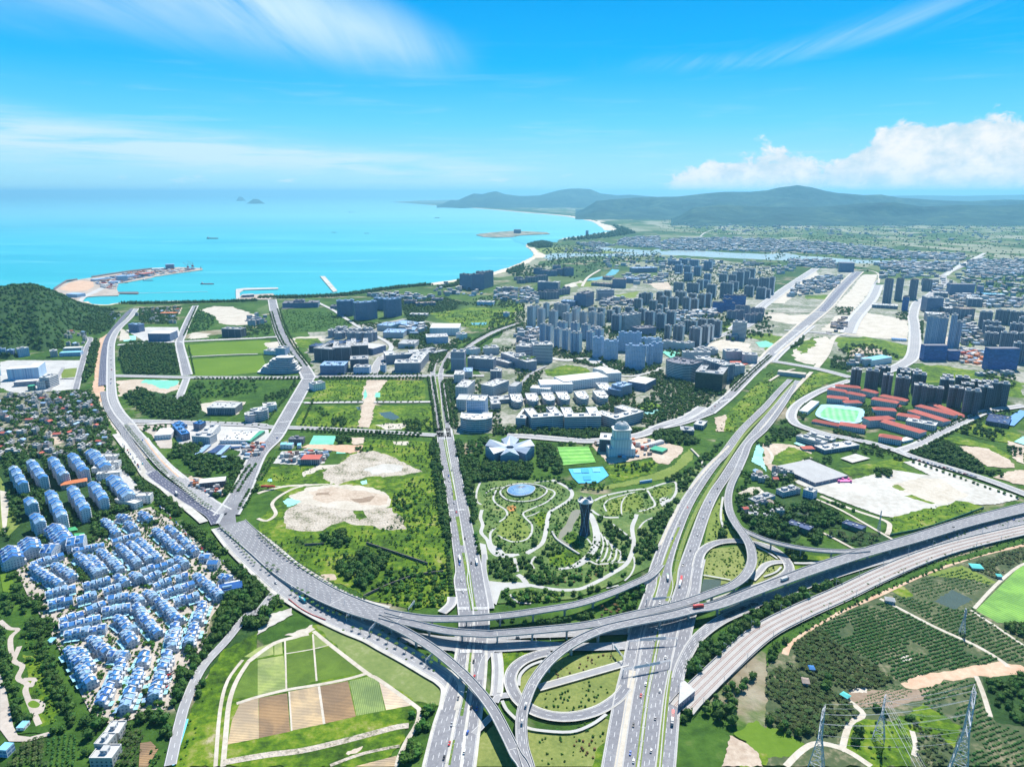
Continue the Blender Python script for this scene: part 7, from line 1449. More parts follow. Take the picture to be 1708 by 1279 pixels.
# orchards and groves laid out in rows
def orchard(sheet,v,kind,rowdir,rowgap,step,size,name,gap=.03,jit=.35):
 w=GW(K(sheet,*v));(a,b),(c_,d)=K(sheet,*rowdir);A_,B_=G(a,b),G(c_,d);th=math.atan2(B_[1]-A_[1],B_[0]-A_[0]);u=np.array([math.cos(th),math.sin(th)]);n=np.array([-u[1],u[0]]);W_=np.array(w);cu,cn=W_@u,W_@n
 gu,gn=np.meshgrid(np.arange(cu.min(),cu.max(),step),np.arange(cn.min(),cn.max(),rowgap));p=gu.ravel()[:,None]*u+gn.ravel()[:,None]*n;p += rng.normal(0,jit,p.shape);k=pip(p[:,0],p[:,1],w) & ~blocked(p[:,0],p[:,1]) & (rng.random(len(p)) > gap)
 nz=np.array([mnoise.noise(Vector((x/25,y/25,4))) for x,y in p[k]]);keep=nz < .42;p=p[k][keep]
 q=BUSH.setdefault((name,kind),([],[]));q[0].extend([(x,y,0) for x,y in p]);q[1].extend(rng.uniform(*size,len(p)))
RDIR=(400,600,760,500)
orchard('N',(300,490,480,400,640,350,730,390,950,505,1180,610,1320,690,1150,710,1000,740,850,765,760,810,640,720,520,640,380,590,300,560),'orch',RDIR,4.3,2.1,(1.3,1.75),'orchard_rows');orchard('N',(440,560,560,450,640,470,720,600,600,680,480,620),'orchlime',RDIR,4.3,2.8,(1.1,1.6),'orchard_rows')
orchard('N',(700,320,800,330,940,360,1060,400,1160,390,1300,490,1451,590,1451,700,1340,680,1180,590,960,490),'orch',RDIR,4.5,2.3,(1.2,1.65),'orchard_rows',.04);orchard('N',(800,280,900,215,1100,165,1260,240,1240,280,1150,310,1050,280,940,335,860,330),'orch',RDIR,5,2.6,(1.0,1.5),'orchard_rows',.06)
orchard('N',(1180,130,1451,40,1451,110,1380,150,1290,220,1200,190),'grove',RDIR,4,3.4,(.9,1.3),'palm_grove',.08,.8);orchard('N',(850,850,1000,810,1170,785,1200,900,1290,1040,1451,1090,1451,1279,1130,1279,1060,1180,1100,1050,890,930),'orch',RDIR,4.5,2.5,(1.2,1.6),'orchard_rows',.05)
orchard('N',(500,920,600,860,720,815,830,860,700,930,560,960),'orch',RDIR,3,2,(.8,1.1),'orchard_rows');orchard('N',(820,1040,960,1080,1060,1190,1000,1279,820,1279,840,1170),'grove',RDIR,4,3.6,(.8,1.2),'palm_grove',.1,.8)
for v in ((150,600,290,490,400,600,520,650,640,730,720,800,600,840,460,850,320,800,180,720),(0,760,120,700,200,740,320,830,450,900,520,980,440,1060,340,1130,200,1100,80,1050,0,1010)): orchard('N',v,'grove',RDIR,3.0,2.5,(.9,1.4),'palm_grove',.1,1.0)
bushes('N',(150,560,300,480,420,600,300,660,170,680),30,(1.2,2.4),'bush','grove_scrub');veg('N',(310,790,370,780,390,850,340,870,300,830),50,(4,6),'dark',place='in the palm grove');veg('N',(0,1020,160,1060,220,1100,160,1130,60,1070,0,1050),50,(3,4.8),'dark',place='beside the left pylon');veg('N',(160,1060,230,1060,230,1130,170,1130),50,(3.4,5),'dark',place='beside the left pylon')
veg('N',(450,1100,530,1080,550,1150,460,1170),50,(3,5),'dark',place='in the clearing between the pylons');veg('N',(560,960,640,960,850,1010,900,1080,700,1010,600,1000),50,(2.4,4),'dark',place='in the clearing between the pylons');veg('N',(1220,790,1440,770,1600,810,1600,1060,1300,1020,1250,900),50,(2.6,4.4),'dark',place='in the thicket right of the tall pylon');veg('N',(1320,490,1451,480,1600,500,1600,580,1450,580),50,(3,4.6),'dark',place='below the striped field')
veg('N',(690,1080,740,1080,730,1130,700,1120),60,(3.4,4.8),'dark',place='in the clearing between the pylons');veg('N',(100,1160,150,1160,150,1190,110,1190),60,(3,4),'dark',place='on the small lawn left of the pylon');bushes('N',(450,1090,820,960,1060,1100,820,1180,600,1279),40,(.8,1.8),'bush','grove_scrub')
veg('N',(0,650,120,560,180,520,150,590,60,680,0,700),46,(2.4,4),'dark');row('N',(200,500,420,370,700,240,1000,120,1451,-5),7,(1.2,2.2),'bush','',(0,-8,8),2);row('N',(180,540,420,400,700,275,1000,160),9,(1.2,2.6),'bush','',(0,),2)
orchard('F',(310,1090,400,1060,510,1060,530,1110,520,1267,320,1267),'orch',(380,1267,400,1060),3.6,3,(1.1,1.5),'orchard_rows');orchard('F',(140,1120,290,1080,310,1267,60,1267),'grove',(200,1267,210,1120),4,3.2,(.9,1.3),'palm_grove');orchard('F',(760,1060,940,1010,950,1100,900,1267,780,1267),'grove',(780,1267,900,1060),3.6,3,(.8,1.2),'palm_grove',.15,.8);veg('F',(560,1060,640,1080,620,1200,560,1190),60,(2.2,3.6),'dark')
# --- middle distance
veg('A',(800,560,850,535,1000,520,1150,545,1180,650,1185,730,1000,740,830,730,790,640),52,(3,4.8),'dark',place='in the square grove by the boulevard',cap=1400);veg('A',(820,880,900,830,1000,850,1040,900,1150,880,1180,860,1300,890,1330,960,1300,1010,1150,1040,960,1000,880,940),52,(3.4,5.4),'dark',place='in the wood by the boulevard bend',cap=1400)
veg('A',(1230,830,1320,790,1708,780,1708,860,1500,880,1320,900),120,(2.4,4.2),'tree');veg('B',(0,870,160,850,280,790,200,890,60,910),90,(2.6,4.4),'dark');veg('A',(1000,590,1190,560),99,(1,2)) if 0 else None
veg('A',(580,530,640,500,660,540,640,640,620,720,560,800,520,800,560,680,590,600),60,(3,4.6),'dark');veg('A',(360,850,600,850,650,900,700,1000,780,1290,640,1290,560,1100,420,960,340,900),70,(3,5.2),'dark',cap=1500,place='around the old village');veg('A',(-60,880,300,880,560,1100,700,1290,-60,1290),110,(3,5),'dark',cap=2200,place='around the old village')
veg('A',(60,470,420,520,420,570,200,560,80,520),90,(3,5),'dark',cap=800);veg('A',(0,500,130,500,60,560,0,560),90,(3,5),'dark');veg('A',(480,420,700,330,800,330,720,440,640,470,560,470),80,(3,5),'dark',cap=900);veg('A',(920,300,1200,290,1160,400,930,400),90,(3,4.6),'dark',cap=700);veg('A',(1280,300,1340,310,1440,370,1380,440,1240,460),150,(2.4,4),'tree',cap=500);veg('A',(840,520,980,520,960,560,840,560),90,(3,4.6),'dark');veg('A',(1600,420,1790,400,1800,470,1620,480),120,(2.6,4),'dark',cap=500)
row('A',(1300,290,1220,480),14,(2.6,3.6),'dark','',(0,));row('A',(1250,545,1290,740),14,(2.2,3.2),'tree','',(0,));row('A',(1280,765,1708,768),9,(2.2,3.2),'dark','',(0,8));row('B',(0,768,290,765),9,(2.6,3.6),'dark','',(0,8));row('A',(1230,508,1450,500,1708,490),12,(2,3),'tree','',(0,))
row('B',(400,765,730,768,1100,765),8,(3,4.2),'dark','along the laboratory street',(0,7));row('B',(400,1100,620,1115,800,1125,1100,1130),8,(2.8,4),'dark','along the cross street',(0,-12));row('H',(280,75,500,85,800,120,1000,125),9,(2.6,3.8),'dark','along the cross street',(0,));row('B',(270,1075,450,1085,700,1095),10,(2.2,3.2),'dark','',(0,));row('B',(340,910,690,912),12,(1.8,2.6),'tree','',(0,-10));row('B',(780,912,1110,912),12,(1.8,2.6),'tree','',(0,-10))
for v,s in (((145,300,190,430,260,560,350,680),(0,-8)),((80,320,110,430,160,540,270,690),(0,8)),((250,770,190,880,60,1050),(0,)),((300,1060,370,900),(0,))): row('B',v,10,(2.4,3.4),'dark','',s)
veg('B',(480,1030,580,1020,590,1075,500,1075),40,(2.6,4),'dark',place='on the meadow right of the diagonal road');veg('B',(370,955,410,950,480,1000,440,1020),50,(2,3.4),'tree');bushes('B',(260,1060,680,950,660,1080),90,(1,2.6),'bush','field_scrub');bushes('B',(350,890,440,780,720,775,690,900),120,(1,2.4),'bush','field_scrub');bushes('B',(820,790,1100,780,1100,900,820,900),110,(1,2.6),'bush','field_scrub');bushes('B',(760,1090,1140,950,1150,1100),90,(1,2.6),'bush','field_scrub');veg('B',(960,1040,1150,1040,1160,1110,980,1110),60,(2.4,4),'dark')
veg('B',(60,560,150,560,150,590,60,590),200,(2,3));row('B',(520,740,1100,740),9,(2.4,3.4),'dark','',(0,8));veg('B',(740,720,800,690,830,740,740,745),90,(2.4,3.6),'dark')
veg('B',(950,240,1250,230,1340,260,1300,310,1140,330,1100,400,1000,380,960,300),130,(3.4,5.4),'dark',cap=1500);veg('B',(1000,410,1130,400,1200,470,1120,540,1000,520),120,(3.4,5),'dark',cap=700);veg('B',(840,500,1120,540,1250,540,1330,480,1420,500,1250,600,1150,640,1100,570,900,560),130,(3,4.6),'dark',cap=900)
veg('B',(1300,270,1700,180,1708,300,1500,290),260,(3,4.6),'dark',cap=700);veg('B',(1570,330,1708,330,1708,410,1500,450),260,(3,4.4),'dark',cap=400);veg('B',(540,330,660,390,900,400,1000,420,960,450,700,430,600,400),150,(2.6,4),'dark',cap=500);bushes('B',(160,310,540,330,630,400,420,440,200,460),160,(1.6,3.4),'bush','field_scrub');bushes('B',(1150,330,1700,300,1700,400,1400,430),260,(1.6,4),'bush','field_scrub',2500)
veg('B',(1240,770,1320,770,1320,1090,1260,1080),60,(2.8,4.2),'dark',cap=600);veg('B',(1400,760,1480,760,1480,880,1400,880),80,(2.6,4),'dark');veg('B',(1520,910,1600,930,1620,1100,1708,1100,1708,1130,1560,1140),80,(2.6,4),'dark',cap=500);veg('B',(1290,600,1708,540,1708,580,1290,640),200,(2.6,4),'dark',cap=400)
# campus and towers: trees between the buildings
for v,p in (((0,860,190,880,160,990,60,1020,0,960),90),((60,1110,620,1110,600,1160,0,1190),46),((560,1110,640,1000,780,960,800,1180,640,1150),60),((830,870,960,830,980,910,1180,960,1340,1030,1280,1100,1320,1140,1180,1190,1040,1240,860,1250,800,1120,920,1010,900,930),60),
             ((360,780,520,760,720,820,830,900,700,890,500,840,400,820),70),((240,720,520,720,700,790,560,800,250,790),110),((570,560,720,600,980,650,980,780,860,870,830,780,560,640),150),((0,430,60,420,60,560,150,600,140,700,240,760,100,760,0,700),180),((1150,1000,1400,1040,1520,960,1480,900,1420,1000,1180,990),70),
             ((1440,940,1560,860,1700,740,1708,780,1540,920,1380,1050),60),((600,590,1060,500,1350,560,1360,640,1200,700,980,650),260),((80,440,600,440,1100,500,600,580,70,590),300),((760,400,1300,360,1300,470,760,480),360),((1000,160,1700,160,1708,390,1300,400,1000,300),500),((0,1000,100,960,100,1060,0,1060),60),((1000,720,1350,740,1350,800,1000,770),170)):
 veg('C',v,p,(2.8,4.6),'dark',cap=1500)
bushes('C',(1000,1050,1180,1030,1260,1090,1160,1170,1060,1150),40,(1.6,3),'limebush','yellow_shrubs');row('C',(1230,700,1370,655),10,(2.4,3.4),'dark','',(0,));row('C',(1450,1010,1580,880,1700,770),9,(2.2,3.2),'dark','',(0,8))
patch('pitch',K('C',790,1100,900,1080,980,1105,850,1140),LAWN,z=2.2);patch('pool',K('C',850,1150,950,1130,980,1140,880,1165),TEAL,z=2.2);patch('court',K('C',965,745,1030,738,1090,755,1030,790),NET,z=2.2);patch('court',K('C',1415,800,1500,798,1545,825,1480,845,1430,850),mat('red_court',(.5,.12,.08),.05),z=2.2)
for v,p in (((210,40,560,20,560,60,1000,90,560,200,400,260,120,225,200,130),2500),((1180,500,1708,480,1708,640,1400,680),700)): veg('C',v,p,(4,7),'dark',cap=900)
# right side
for v,p in (((430,780,560,780,660,800,690,840,560,870,430,850),70),((520,700,700,700,900,780,820,800,600,790,480,740),150),((460,450,580,450,560,500,470,500),150),((160,640,260,600,240,690,160,720),120),((850,480,940,490,940,540,860,530),150),((1280,250,1708,260,1708,400,1450,460,1290,420),900),((990,560,1040,540,1030,700,990,700),120),((1440,870,1640,900,1660,960,1600,1000,1440,930),120),((1290,640,1360,560,1400,740),300)):
 veg('D',v,p,(3,4.8),'dark',cap=1200)
for v,p,pl in (((630,290,700,320,720,380,690,420,640,410),60,'beside the running track'),((850,310,930,320,940,370,880,370),60,''),((1180,400,1300,360,1350,340,1430,330,1230,440,1180,450),55,''),((940,620,1000,570,1100,540,1220,560,1330,620,1420,700,1440,750,1300,740,1100,680),44,'in the wood by the school crossroads'),((1290,410,1400,400,1520,460,1580,500,1500,540,1300,490),100,''),((1600,590,1680,590,1690,640,1620,640),60,''),((1450,740,1540,740,1590,780,1500,790),60,''),
             ((460,460,560,500,720,560,880,600,840,620,620,550,440,500),60,''),((90,740,200,700,280,660,360,700,330,740,160,800,90,790),60,''),((0,470,130,450,240,490,130,540,0,560),50,'beside the east service road'),((100,400,140,400,130,430,100,430),60,''),((830,640,890,640,890,680,840,680),60,''),((720,740,830,730,820,780,730,785),40,'on the edge of the white car park'),((370,650,430,650,430,710,380,710),60,''),((560,610,760,600,760,640,600,620),60,''),((220,310,270,270,260,400,210,390),70,''),((540,150,560,200,400,180),300,'')):
 veg('M',v,p,(2.8,4.8),'dark',cap=900,place=pl)
row('M',(960,680,1200,760,1450,850,1660,920),9,(2,3.2),'tree','along the east edge of the white car park',(0,));row('M',(400,520,560,550,700,580,850,640),8,(2.4,3.4),'dark','along the school road',(0,-22));row('M',(1000,550,1160,470,1400,370,1600,340),9,(2.4,3.4),'dark','along the pool road',(0,-18));row('M',(820,1165,1100,1110,1440,1000),6,(1,1.6),'bush','',(0,));row('M',(1100,1230,1300,1170,1708,1070),7,(1.4,2.4),'bush','',(0,4),1.5)
bushes('M',(820,1050,1280,935,1420,1000,840,1165),60,(.8,1.8),'bush','field_scrub');bushes('M',(0,90,120,80,0,300),90,(1,2.4),'bush','field_scrub');bushes('C',(1560,990,1708,860,1708,1000,1480,1271,1320,1271),90,(1,2.4),'bush','field_scrub');bushes('D',(130,1110,280,900,360,880,330,980,150,1130),90,(1,2.4),'bush','field_scrub')
# shore belt and distance
row('A',(800,262,900,265,1150,262,1300,258,1560,252,1640,248,1708,245),9,(3,5),'conif','',(0,9,18,-9),3);row('B',(0,228,200,226,400,220,560,212,900,165,1150,140),9,(3.2,5.4),'conif','',(0,12,24,36,-12),3);row('B',(1330,110,1300,140,1180,160),12,(4,6),'conif','',(0,12,24),3)
veg('Q',(890,440,930,428,990,420,1045,435,1040,455,960,460),260,(6,9),'conif',cap=500);veg('Q',(750,605,830,575,870,560,860,600,780,620),150,(5,7),'conif',cap=200);veg('Q',(1085,415,1250,392,1400,366,1450,350,1420,322,1500,340,1560,370,1380,398,1250,410),1500,(8,13),'conif',cap=1800)
for v,p in (((1050,520,1700,510,1708,560,1400,560,1000,570),2600),((760,600,1000,560,1000,640,800,640),700),((940,470,1440,470,1400,490,1000,490),2500)): veg('Q',v,p,(5,8),'dark',cap=500)
for v,p in (((400,640,1708,700,1708,800,1000,830,500,780),9000),((0,560,1708,600,1708,700,600,660,0,640),14000)): veg('R',v,p,(4.5,8),'dark',cap=1500)
# forest on the left hill and its foot
from mathutils.bvhtree import BVHTree
hobj=[o for o in COL.objects if o.name.startswith('hill')][0]
bv=BVHTree.FromPolygons([v.co for v in hobj.data.vertices],[p.vertices for p in hobj.data.polygons])
hp,hs=[],[]
for _ in range(14000):
 x,y=random.uniform(-2900,-1180),random.uniform(1700,2950);h=bv.ray_cast(Vector((x,y,500)),Vector((0,0,-1)))[0]
 if h and h.z > 1.5: hp.append((x,y,h.z-1));hs.append(random.uniform(3,5.4))
scatter('hill_forest','dark',hp[::2],hs[::2]);scatter('hill_forest','tree',hp[1::2],hs[1::2])
veg('A',(0,380,180,420,400,440,560,440,700,330,790,300,640,290,480,280,560,340,300,400),60,(2.4,4),'dark',cap=1500)
# --- turn the list into objects: the 300 largest in view singly, the rest joined
def proj(t_):
 px,py,dep=PX(t_[0],t_[1]);k=dict(palm=6,grove=2.4).get(t_[4],1)
 return (t_[3]*k/dep if -8 < px < 1716 and py < 1290 else 0)
TREES.sort(key=proj,reverse=True)
cand=[i for i,q in enumerate(TREES) if q[4] in ('tree','dark','lime') and q[5]][:300];palms=[i for i,q in enumerate(TREES) if q[4] == 'palm'][:260];single=set(cand+palms)
KD=dict(tree='bright tree',dark='dark tree',palm='slim palm')
byp={};PFR=as_mesh(palm_mesh('p',23,LEAF[1],6.5,10,2.8,False));_q=MB();_q.bar((0,0,0),(0,0,6.5),.22,BARK,.15);PTR=as_mesh(_q)
for n_,i in enumerate(sorted(single)):
 x,y,z,s,kind,place=TREES[i];nm='palm_tree' if kind == 'palm' else 'tree'
 root=empty(nm,(x,y,z),random.uniform(0,6.28),cat='palm' if kind == 'palm' else 'tree',group='palms '+place if kind == 'palm' else 'trees '+place);root.scale=(s,s,s*random.uniform(.9,1.15) if kind != 'palm' else s)
 if kind == 'palm':
  ms=(('trunk',PTR),('crown',PFR))
 else: ms=(('trunk',TRUNK),('crown',CM[kind][n_ % len(CM[kind])]))
 for a,me in ms: o=bpy.data.objects.new(a,me);COL.objects.link(o);o.parent=root
 px,py,_=PX(x,y);byp.setdefault((kind,place),[]).append((root,px,py))
for (kind,place),its in byp.items(): autolabel(KD[kind],place,its,14)
rest={}
for i,q in enumerate(TREES):
 if i not in single:
  if q[4] == 'palm' or proj(q) > 0 or True: rest.setdefault(q[4],([],[]))[0].append(q[:3]);rest[q[4]][1].append(q[3])
NMS=dict(tree='woodland',dark='woodland',lime='woodland',palm='palm_rows',grove='palm_grove',conif='shore_woodland',bush='undergrowth',crimson='red_shrubs')
for k,(p,s) in rest.items(): scatter(NMS[k],k,p,s)
for (nm,k),(p,s) in BUSH.items(): scatter(nm,k,p,s)
# ---------------- lattice tower, glass dome ----------------
def hyper_tower():
 (bx,by),= K('J',775,800);gx,gy=G(bx,by);h=solve_h(gx,gy,K('J',775,580)[0][1]);root=empty('lattice_tower',(gx,gy,0),label='dark twisted waisted tower with white crown platform in the sculpture park',cat='tower');n=20
 dk=mat('dark_tower_mesh',(.05,.065,.10),.3,rough=.5);wh=RF['white']
 R_=lambda u: 7.6-11.5*u+13*u*u;core=MB();lat=MB();f=lambda i,u,tw=0,k=1: (R_(u)*k*math.cos(i/n*2*math.pi+tw*u),R_(u)*k*math.sin(i/n*2*math.pi+tw*u),u*h)
 for j in range(12):
  for i in range(n): core.face([f(i,j/12,0,.9),f(i+1,j/12,0,.9),f(i+1,(j+1)/12,0,.9),f(i,(j+1)/12,0,.9)],dk)
 part(root,core,'core')
 for sgn,nm in ((1,'spiral_strut'),(-1,'counter_strut')):
  for i in range(0,n):
   s=MB()
   for j in range(8): s.bar(f(i,j/8,sgn*1.3),f(i,(j+1)/8,sgn*1.3),.28,RF['bluesheet'] if i % 4 == 0 else dk)
   part(root,s,nm)
 dk2=MB();dk2.prism([(f(i,1)[0]*1.08,f(i,1)[1]*1.08) for i in range(n)],h,h+1.4,wh,wh,bottom=True);part(root,dk2,'platform')
 cr=MB()
 for i in range(n): a,b=f(i,1),f(i+1,1);q=4+2.5*math.sin(i/n*2*math.pi*3);r_=4+2.5*math.sin((i+1)/n*2*math.pi*3);cr.face([(a[0]*1.1,a[1]*1.1,h+1),(b[0]*1.1,b[1]*1.1,h+1),(b[0]*.75,b[1]*.75,h+r_),(a[0]*.75,a[1]*.75,h+q)],wh)
 part(root,cr,'crown_canopy');block(rect(gx,gy,24,24))
hyper_tower()
def glass_dome():
 w=[tuple(q) for q in catmull(GW(K('J',262,525,285,492,350,480,420,486,448,505,420,540,350,556,295,550)),4,True)];c=np.mean(w,0);n=len(w);root=empty('glass_dome',(*c,0),label='blue oval glass dome roof on a ringed mound, upper left of the park',cat='glass roof')
 gl=mat('blue_glass',[(.3,(.12,.30,.55)),(.7,(.20,.40,.66))],.1,rough=.55,spec=.2);P_=lambda i,k,z: ((w[i % n][0]-c[0])*k,(w[i % n][1]-c[1])*k,z)
 lv=[(1,3),(.8,5),(.55,6.6),(.28,7.5),(0.04,7.8)]
 for i in range(n):
  for j in range(4):
   q=MB();q.face([P_(i,lv[j][0],lv[j][1]),P_(i+1,lv[j][0],lv[j][1]),P_(i+1,lv[j+1][0],lv[j+1][1]),P_(i,lv[j+1][0],lv[j+1][1])],gl);part(root,q,'glass_pane')
  r=MB();
  for j in range(4): a,b=P_(i,lv[j][0],lv[j][1]+.1),P_(i,lv[j+1][0],lv[j+1][1]+.1);r.bar(a,b,.14,PWH)
  part(root,r,'rib')
 rg=MB()
 for i in range(n): rg.bar(P_(i,1,3),P_(i+1,1,3),.7,PWH);rg.face([P_(i,1,3),P_(i+1,1,3),P_(i+1,1.1,0),P_(i,1.1,0)],PARKG)
 part(root,rg,'ring_beam');strip('ring_path',K('J',215,525,235,500,300,475,400,470,500,490,525,520,500,550,440,580,350,590,270,580,225,550,215,525),2.6,PWH,n=6);block(w)
glass_dome()
for k,(x,y) in enumerate(((722,384),(775,384),(850,377),(790,432))):
 m_=[mat('court_light_blue',(.16,.56,.76),.05),mat('court_deep_blue',(.05,.34,.62),.05)][k % 2];patch('tennis_court',K('J',x-26,y-12,x+24,y-14,x+30,y+14,x-20,y+16),m_,z=2.0+k*.01)
# ---------------- traffic ----------------
def glassm(): return mat('car_glass',(.02,.025,.03),1,rough=.15,spec=.6)
def vparts(kind,paint):
 """vehicle pieces, length along x"""
 P_={};tyre=mat('tyre',(.02,.02,.02),1);g=glassm();p=mat('paint_'+kind+str(paint),paint,1,rough=.3,spec=.5)
 def loft(secs,m):
  mb=MB()
  for i in range(len(secs)-1):
   (x0,w0,a0,b0),(x1,w1,a1,b1)=secs[i],secs[i+1]
   for q in ([(x0,-w0,a0),(x1,-w1,a1),(x1,-w1*.92,b1),(x0,-w0*.92,b0)],[(x0,w0,a0),(x1,w1,a1),(x1,w1*.92,b1),(x0,w0*.92,b0)],[(x0,-w0*.92,b0),(x1,-w1*.92,b1),(x1,w1*.92,b1),(x0,w0*.92,b0)]): mb.face(q,m)
  for x,w,a,b in (secs[0],secs[-1]): mb.face([(x,-w,a),(x,w,a),(x,w*.92,b),(x,-w*.92,b)],m)
  return mb
 if kind == 'car': P_['body']=loft([(-2.25,.8,.35,.85),(-1.6,.9,.3,.98),(0,.92,.3,.95),(1.3,.9,.3,.9),(2.2,.78,.35,.68)],p);P_['cabin']=loft([(-1.9,.8,.9,1.0),(-1.2,.8,.9,1.45),(.2,.8,.9,1.48),(1.0,.8,.88,.95)],g);P_['roof_panel']=loft([(-1.25,.72,1.4,1.5),(.15,.72,1.42,1.52)],p);ax,r=(-1.35,1.4),.33
 elif kind == 'bus': P_['body']=loft([(-5.8,1.2,.4,3.0),(5.6,1.25,.4,3.0),(5.9,1.15,.5,2.4)],p);P_['windows']=loft([(-5.4,1.27,1.5,2.5),(5.5,1.29,1.5,2.5)],g);P_['roof_unit']=loft([(-2,.7,3,3.3),(2,.7,3,3.3)],RF['white']);ax,r=(-3.6,3.8),.5
 else: P_['cab']=loft([(3.6,1.2,.6,3.0),(5.4,1.22,.6,3.0),(5.8,1.1,.6,1.8)],p);P_['cargo_box']=loft([(-5.8,1.22,1.1,3.5),(3.2,1.22,1.1,3.5)],RF['white'] if kind == 'truck' else p);P_['chassis']=loft([(-5.8,.6,.7,1.1),(5,.6,.7,1.1)],tyre);ax,r=(-4.6,-3.3,4.4),.5
 w=MB()
 for x in ax:
  for s in (-1,1):
   c=[(x+math.cos(k*math.pi/4)*r,s*(.85 if kind == 'car' else 1.15),r+math.sin(k*math.pi/4)*r) for k in range(8)];w.face(c,tyre)
   for k in range(8): a,b=c[k],c[(k+1) % 8];w.face([a,b,(b[0],b[1]-s*.25,b[2]),(a[0],a[1]-s*.25,a[2])],tyre)
 P_['wheels']=w;o={}
 for k,v in P_.items(): o[k]=as_mesh(v)
 return o
VM={};COLN={'white': (.75,.75,.74),'silver': (.45,.46,.48),'black': (.03,.03,.035),'red': (.55,.03,.03),'blue': (.04,.12,.45),'teal': (.05,.42,.48),'green': (.05,.35,.12),'grey': (.2,.2,.22)}
def vehicle(kind,colour,x,y,z,rot,label,nm=None):
 if (kind,colour) not in VM: VM[kind,colour]=vparts(kind,COLN[colour])
 root=empty(nm or dict(car='car',bus='bus',truck='truck',tanker='truck')[kind],(x,y,z),rot,label=label,cat='truck' if kind == 'tanker' else kind,group='vehicles on the roads')
 for k,me in VM[kind,colour].items(): o=bpy.data.objects.new(k,me);COL.objects.link(o);o.parent=root
def on(c_,z,s_px,off):
 """nearest place on a road line to a photo point"""
 gx,gy=G(*s_px,z);d=[np.hypot(q[0]-gx,q[1]-gy) for q in c_];i=min(len(c_)-2,int(np.argmin(d)));t_=c_[i+1][:2]-c_[i][:2];return math.atan2(t_[1],t_[0])
VEHL=[('truck','green','J',1325,1090,'HL','truck with a green cab heading down the left main carriageway'),('tanker','red','J',1415,1105,'HR','red truck with white tail on the right main carriageway'),('truck','white','J',1408,1132,'HR','white box truck right behind the red truck'),('car','white','L',1043,425,'HL','white car on the highway just below the viaduct shadow'),('car','white','L',981,718,'HL','white car in the middle lane beside the loop exit'),
  ('car','white','L',901,1228,'HL','white car lowest on the left main carriageway'),('tanker','red','L',1160,938,'SR','dark red truck on the right service road'),('truck','grey','L',1157,965,'SR','grey box truck following the dark red truck'),('bus','teal','I',297,163,'FR','teal bus on the frontage road under the wide flyover'),('bus','white','H',1338,925,'AL','white coach on the left avenue carriageway'),('bus','white','H',1450,945,'AR','white coach on the right avenue carriageway'),
  ('car','black','H',1372,788,'AR','black car next to the avenue median bed'),('car','blue','I',1450,883,'AR','blue truck-like car beside the flyover shadow on the avenue'),('car','white','H',120,1080,'FR','white car at the mouth of the frontage road'),('car','black','H',1415,950,'AR','black car beside the white coach on the avenue'),('car','white','H',1248,390,'AL','white car on the avenue opposite the rubble field'),('car','grey','H',1285,335,'AR','grey car on the avenue opposite the museum plaza'),
  ('car','white','V',165,405,'CB','white van on the coastal boulevard near the parked row'),('car','teal','V',215,475,'CB','teal car on the coastal boulevard'),('truck','grey','V',540,765,'CB','grey lorry on the fresh dark carriageway'),('car','blue','V',215,250,'CB','blue car turning at the boulevard junction'),('car','black','E',1495,465,'DR','black car at the end of the diagonal road'),('car','blue','V',1495,230,'DR','blue car crossing the diagonal road junction'),('car','white','I',228,75,'WF','white car on the wide flyover before the split'),
  ('car','black','I',1430,568,'AR','black car below the underpass on the avenue'),('car','white','L',188,853,'V3','white car on the curved flyover above the loop'),('car','white','L',163,965,'V3','white car lower on the curved flyover'),('car','silver','S',155,800,'HR','silver car above the red truck on the highway'),('car','black','S',155,805,'HR','black car on the right carriageway beside the median'),('car','grey','L',135,410,'XR','grey car in the underpass cross road'),('tanker','red','L',1330,210,'V3','red tractor truck towing a long flatbed on the main viaduct'),
  ('truck','grey','S',830,902,'V3','grey lorry on the main viaduct above the railway'),('car','blue','M',1215,1178,'EC','blue car on the lower east carriageway'),('car','blue','M',1640,1060,'EC','blue car far right on the lower carriageway'),('car','black','M',1240,1110,'V3','black car on the upper viaduct at the right'),('car','black','M',157,190,'HR','black car just out of the tunnel'),('tanker','red','V',1380,700,'YD','small red truck parked on the dirt entrance'),('tanker','red','V',1435,702,'YD','second small red truck parked on the dirt entrance')]
FK={k: v for k,v in FLY.items()};fly=lambda key: [v for k,v in FK.items() if key in k][0]
cHL,cHR=catmull(GW(HL),6),catmull(GW(HR),6);cV3=fly('curved flyover');cWF=fly('wide multi')
for kd,co,sh,x,y,rd,lb in VEHL:
 p,= K(sh,x,y);z=2.45
 if rd == 'V3': z=12.2
 if rd == 'WF': z=4
 rot={'HL': lambda: on(cHL,z,p,0)+math.pi,'HR': lambda: on(cHR,z,p,0),'SR': lambda: on(cHR,z,p,0),'V3': lambda: on(cV3[0],z,p,0),'WF': lambda: on(cWF[0],z,p,0),'AL': lambda: on(catmull(GW(AVL),6),z,p,0),'AR': lambda: on(catmull(GW(AVR),6),z,p,0),'EC': lambda: .62,'FR': lambda: -.75,'CB': lambda: -1.0,'DR': lambda: 1.1,'XR': lambda: 0,'YD': lambda: .1}[rd]()
 gx,gy=G(*p,z);vehicle(kd,co,gx,gy,z,rot,lb)
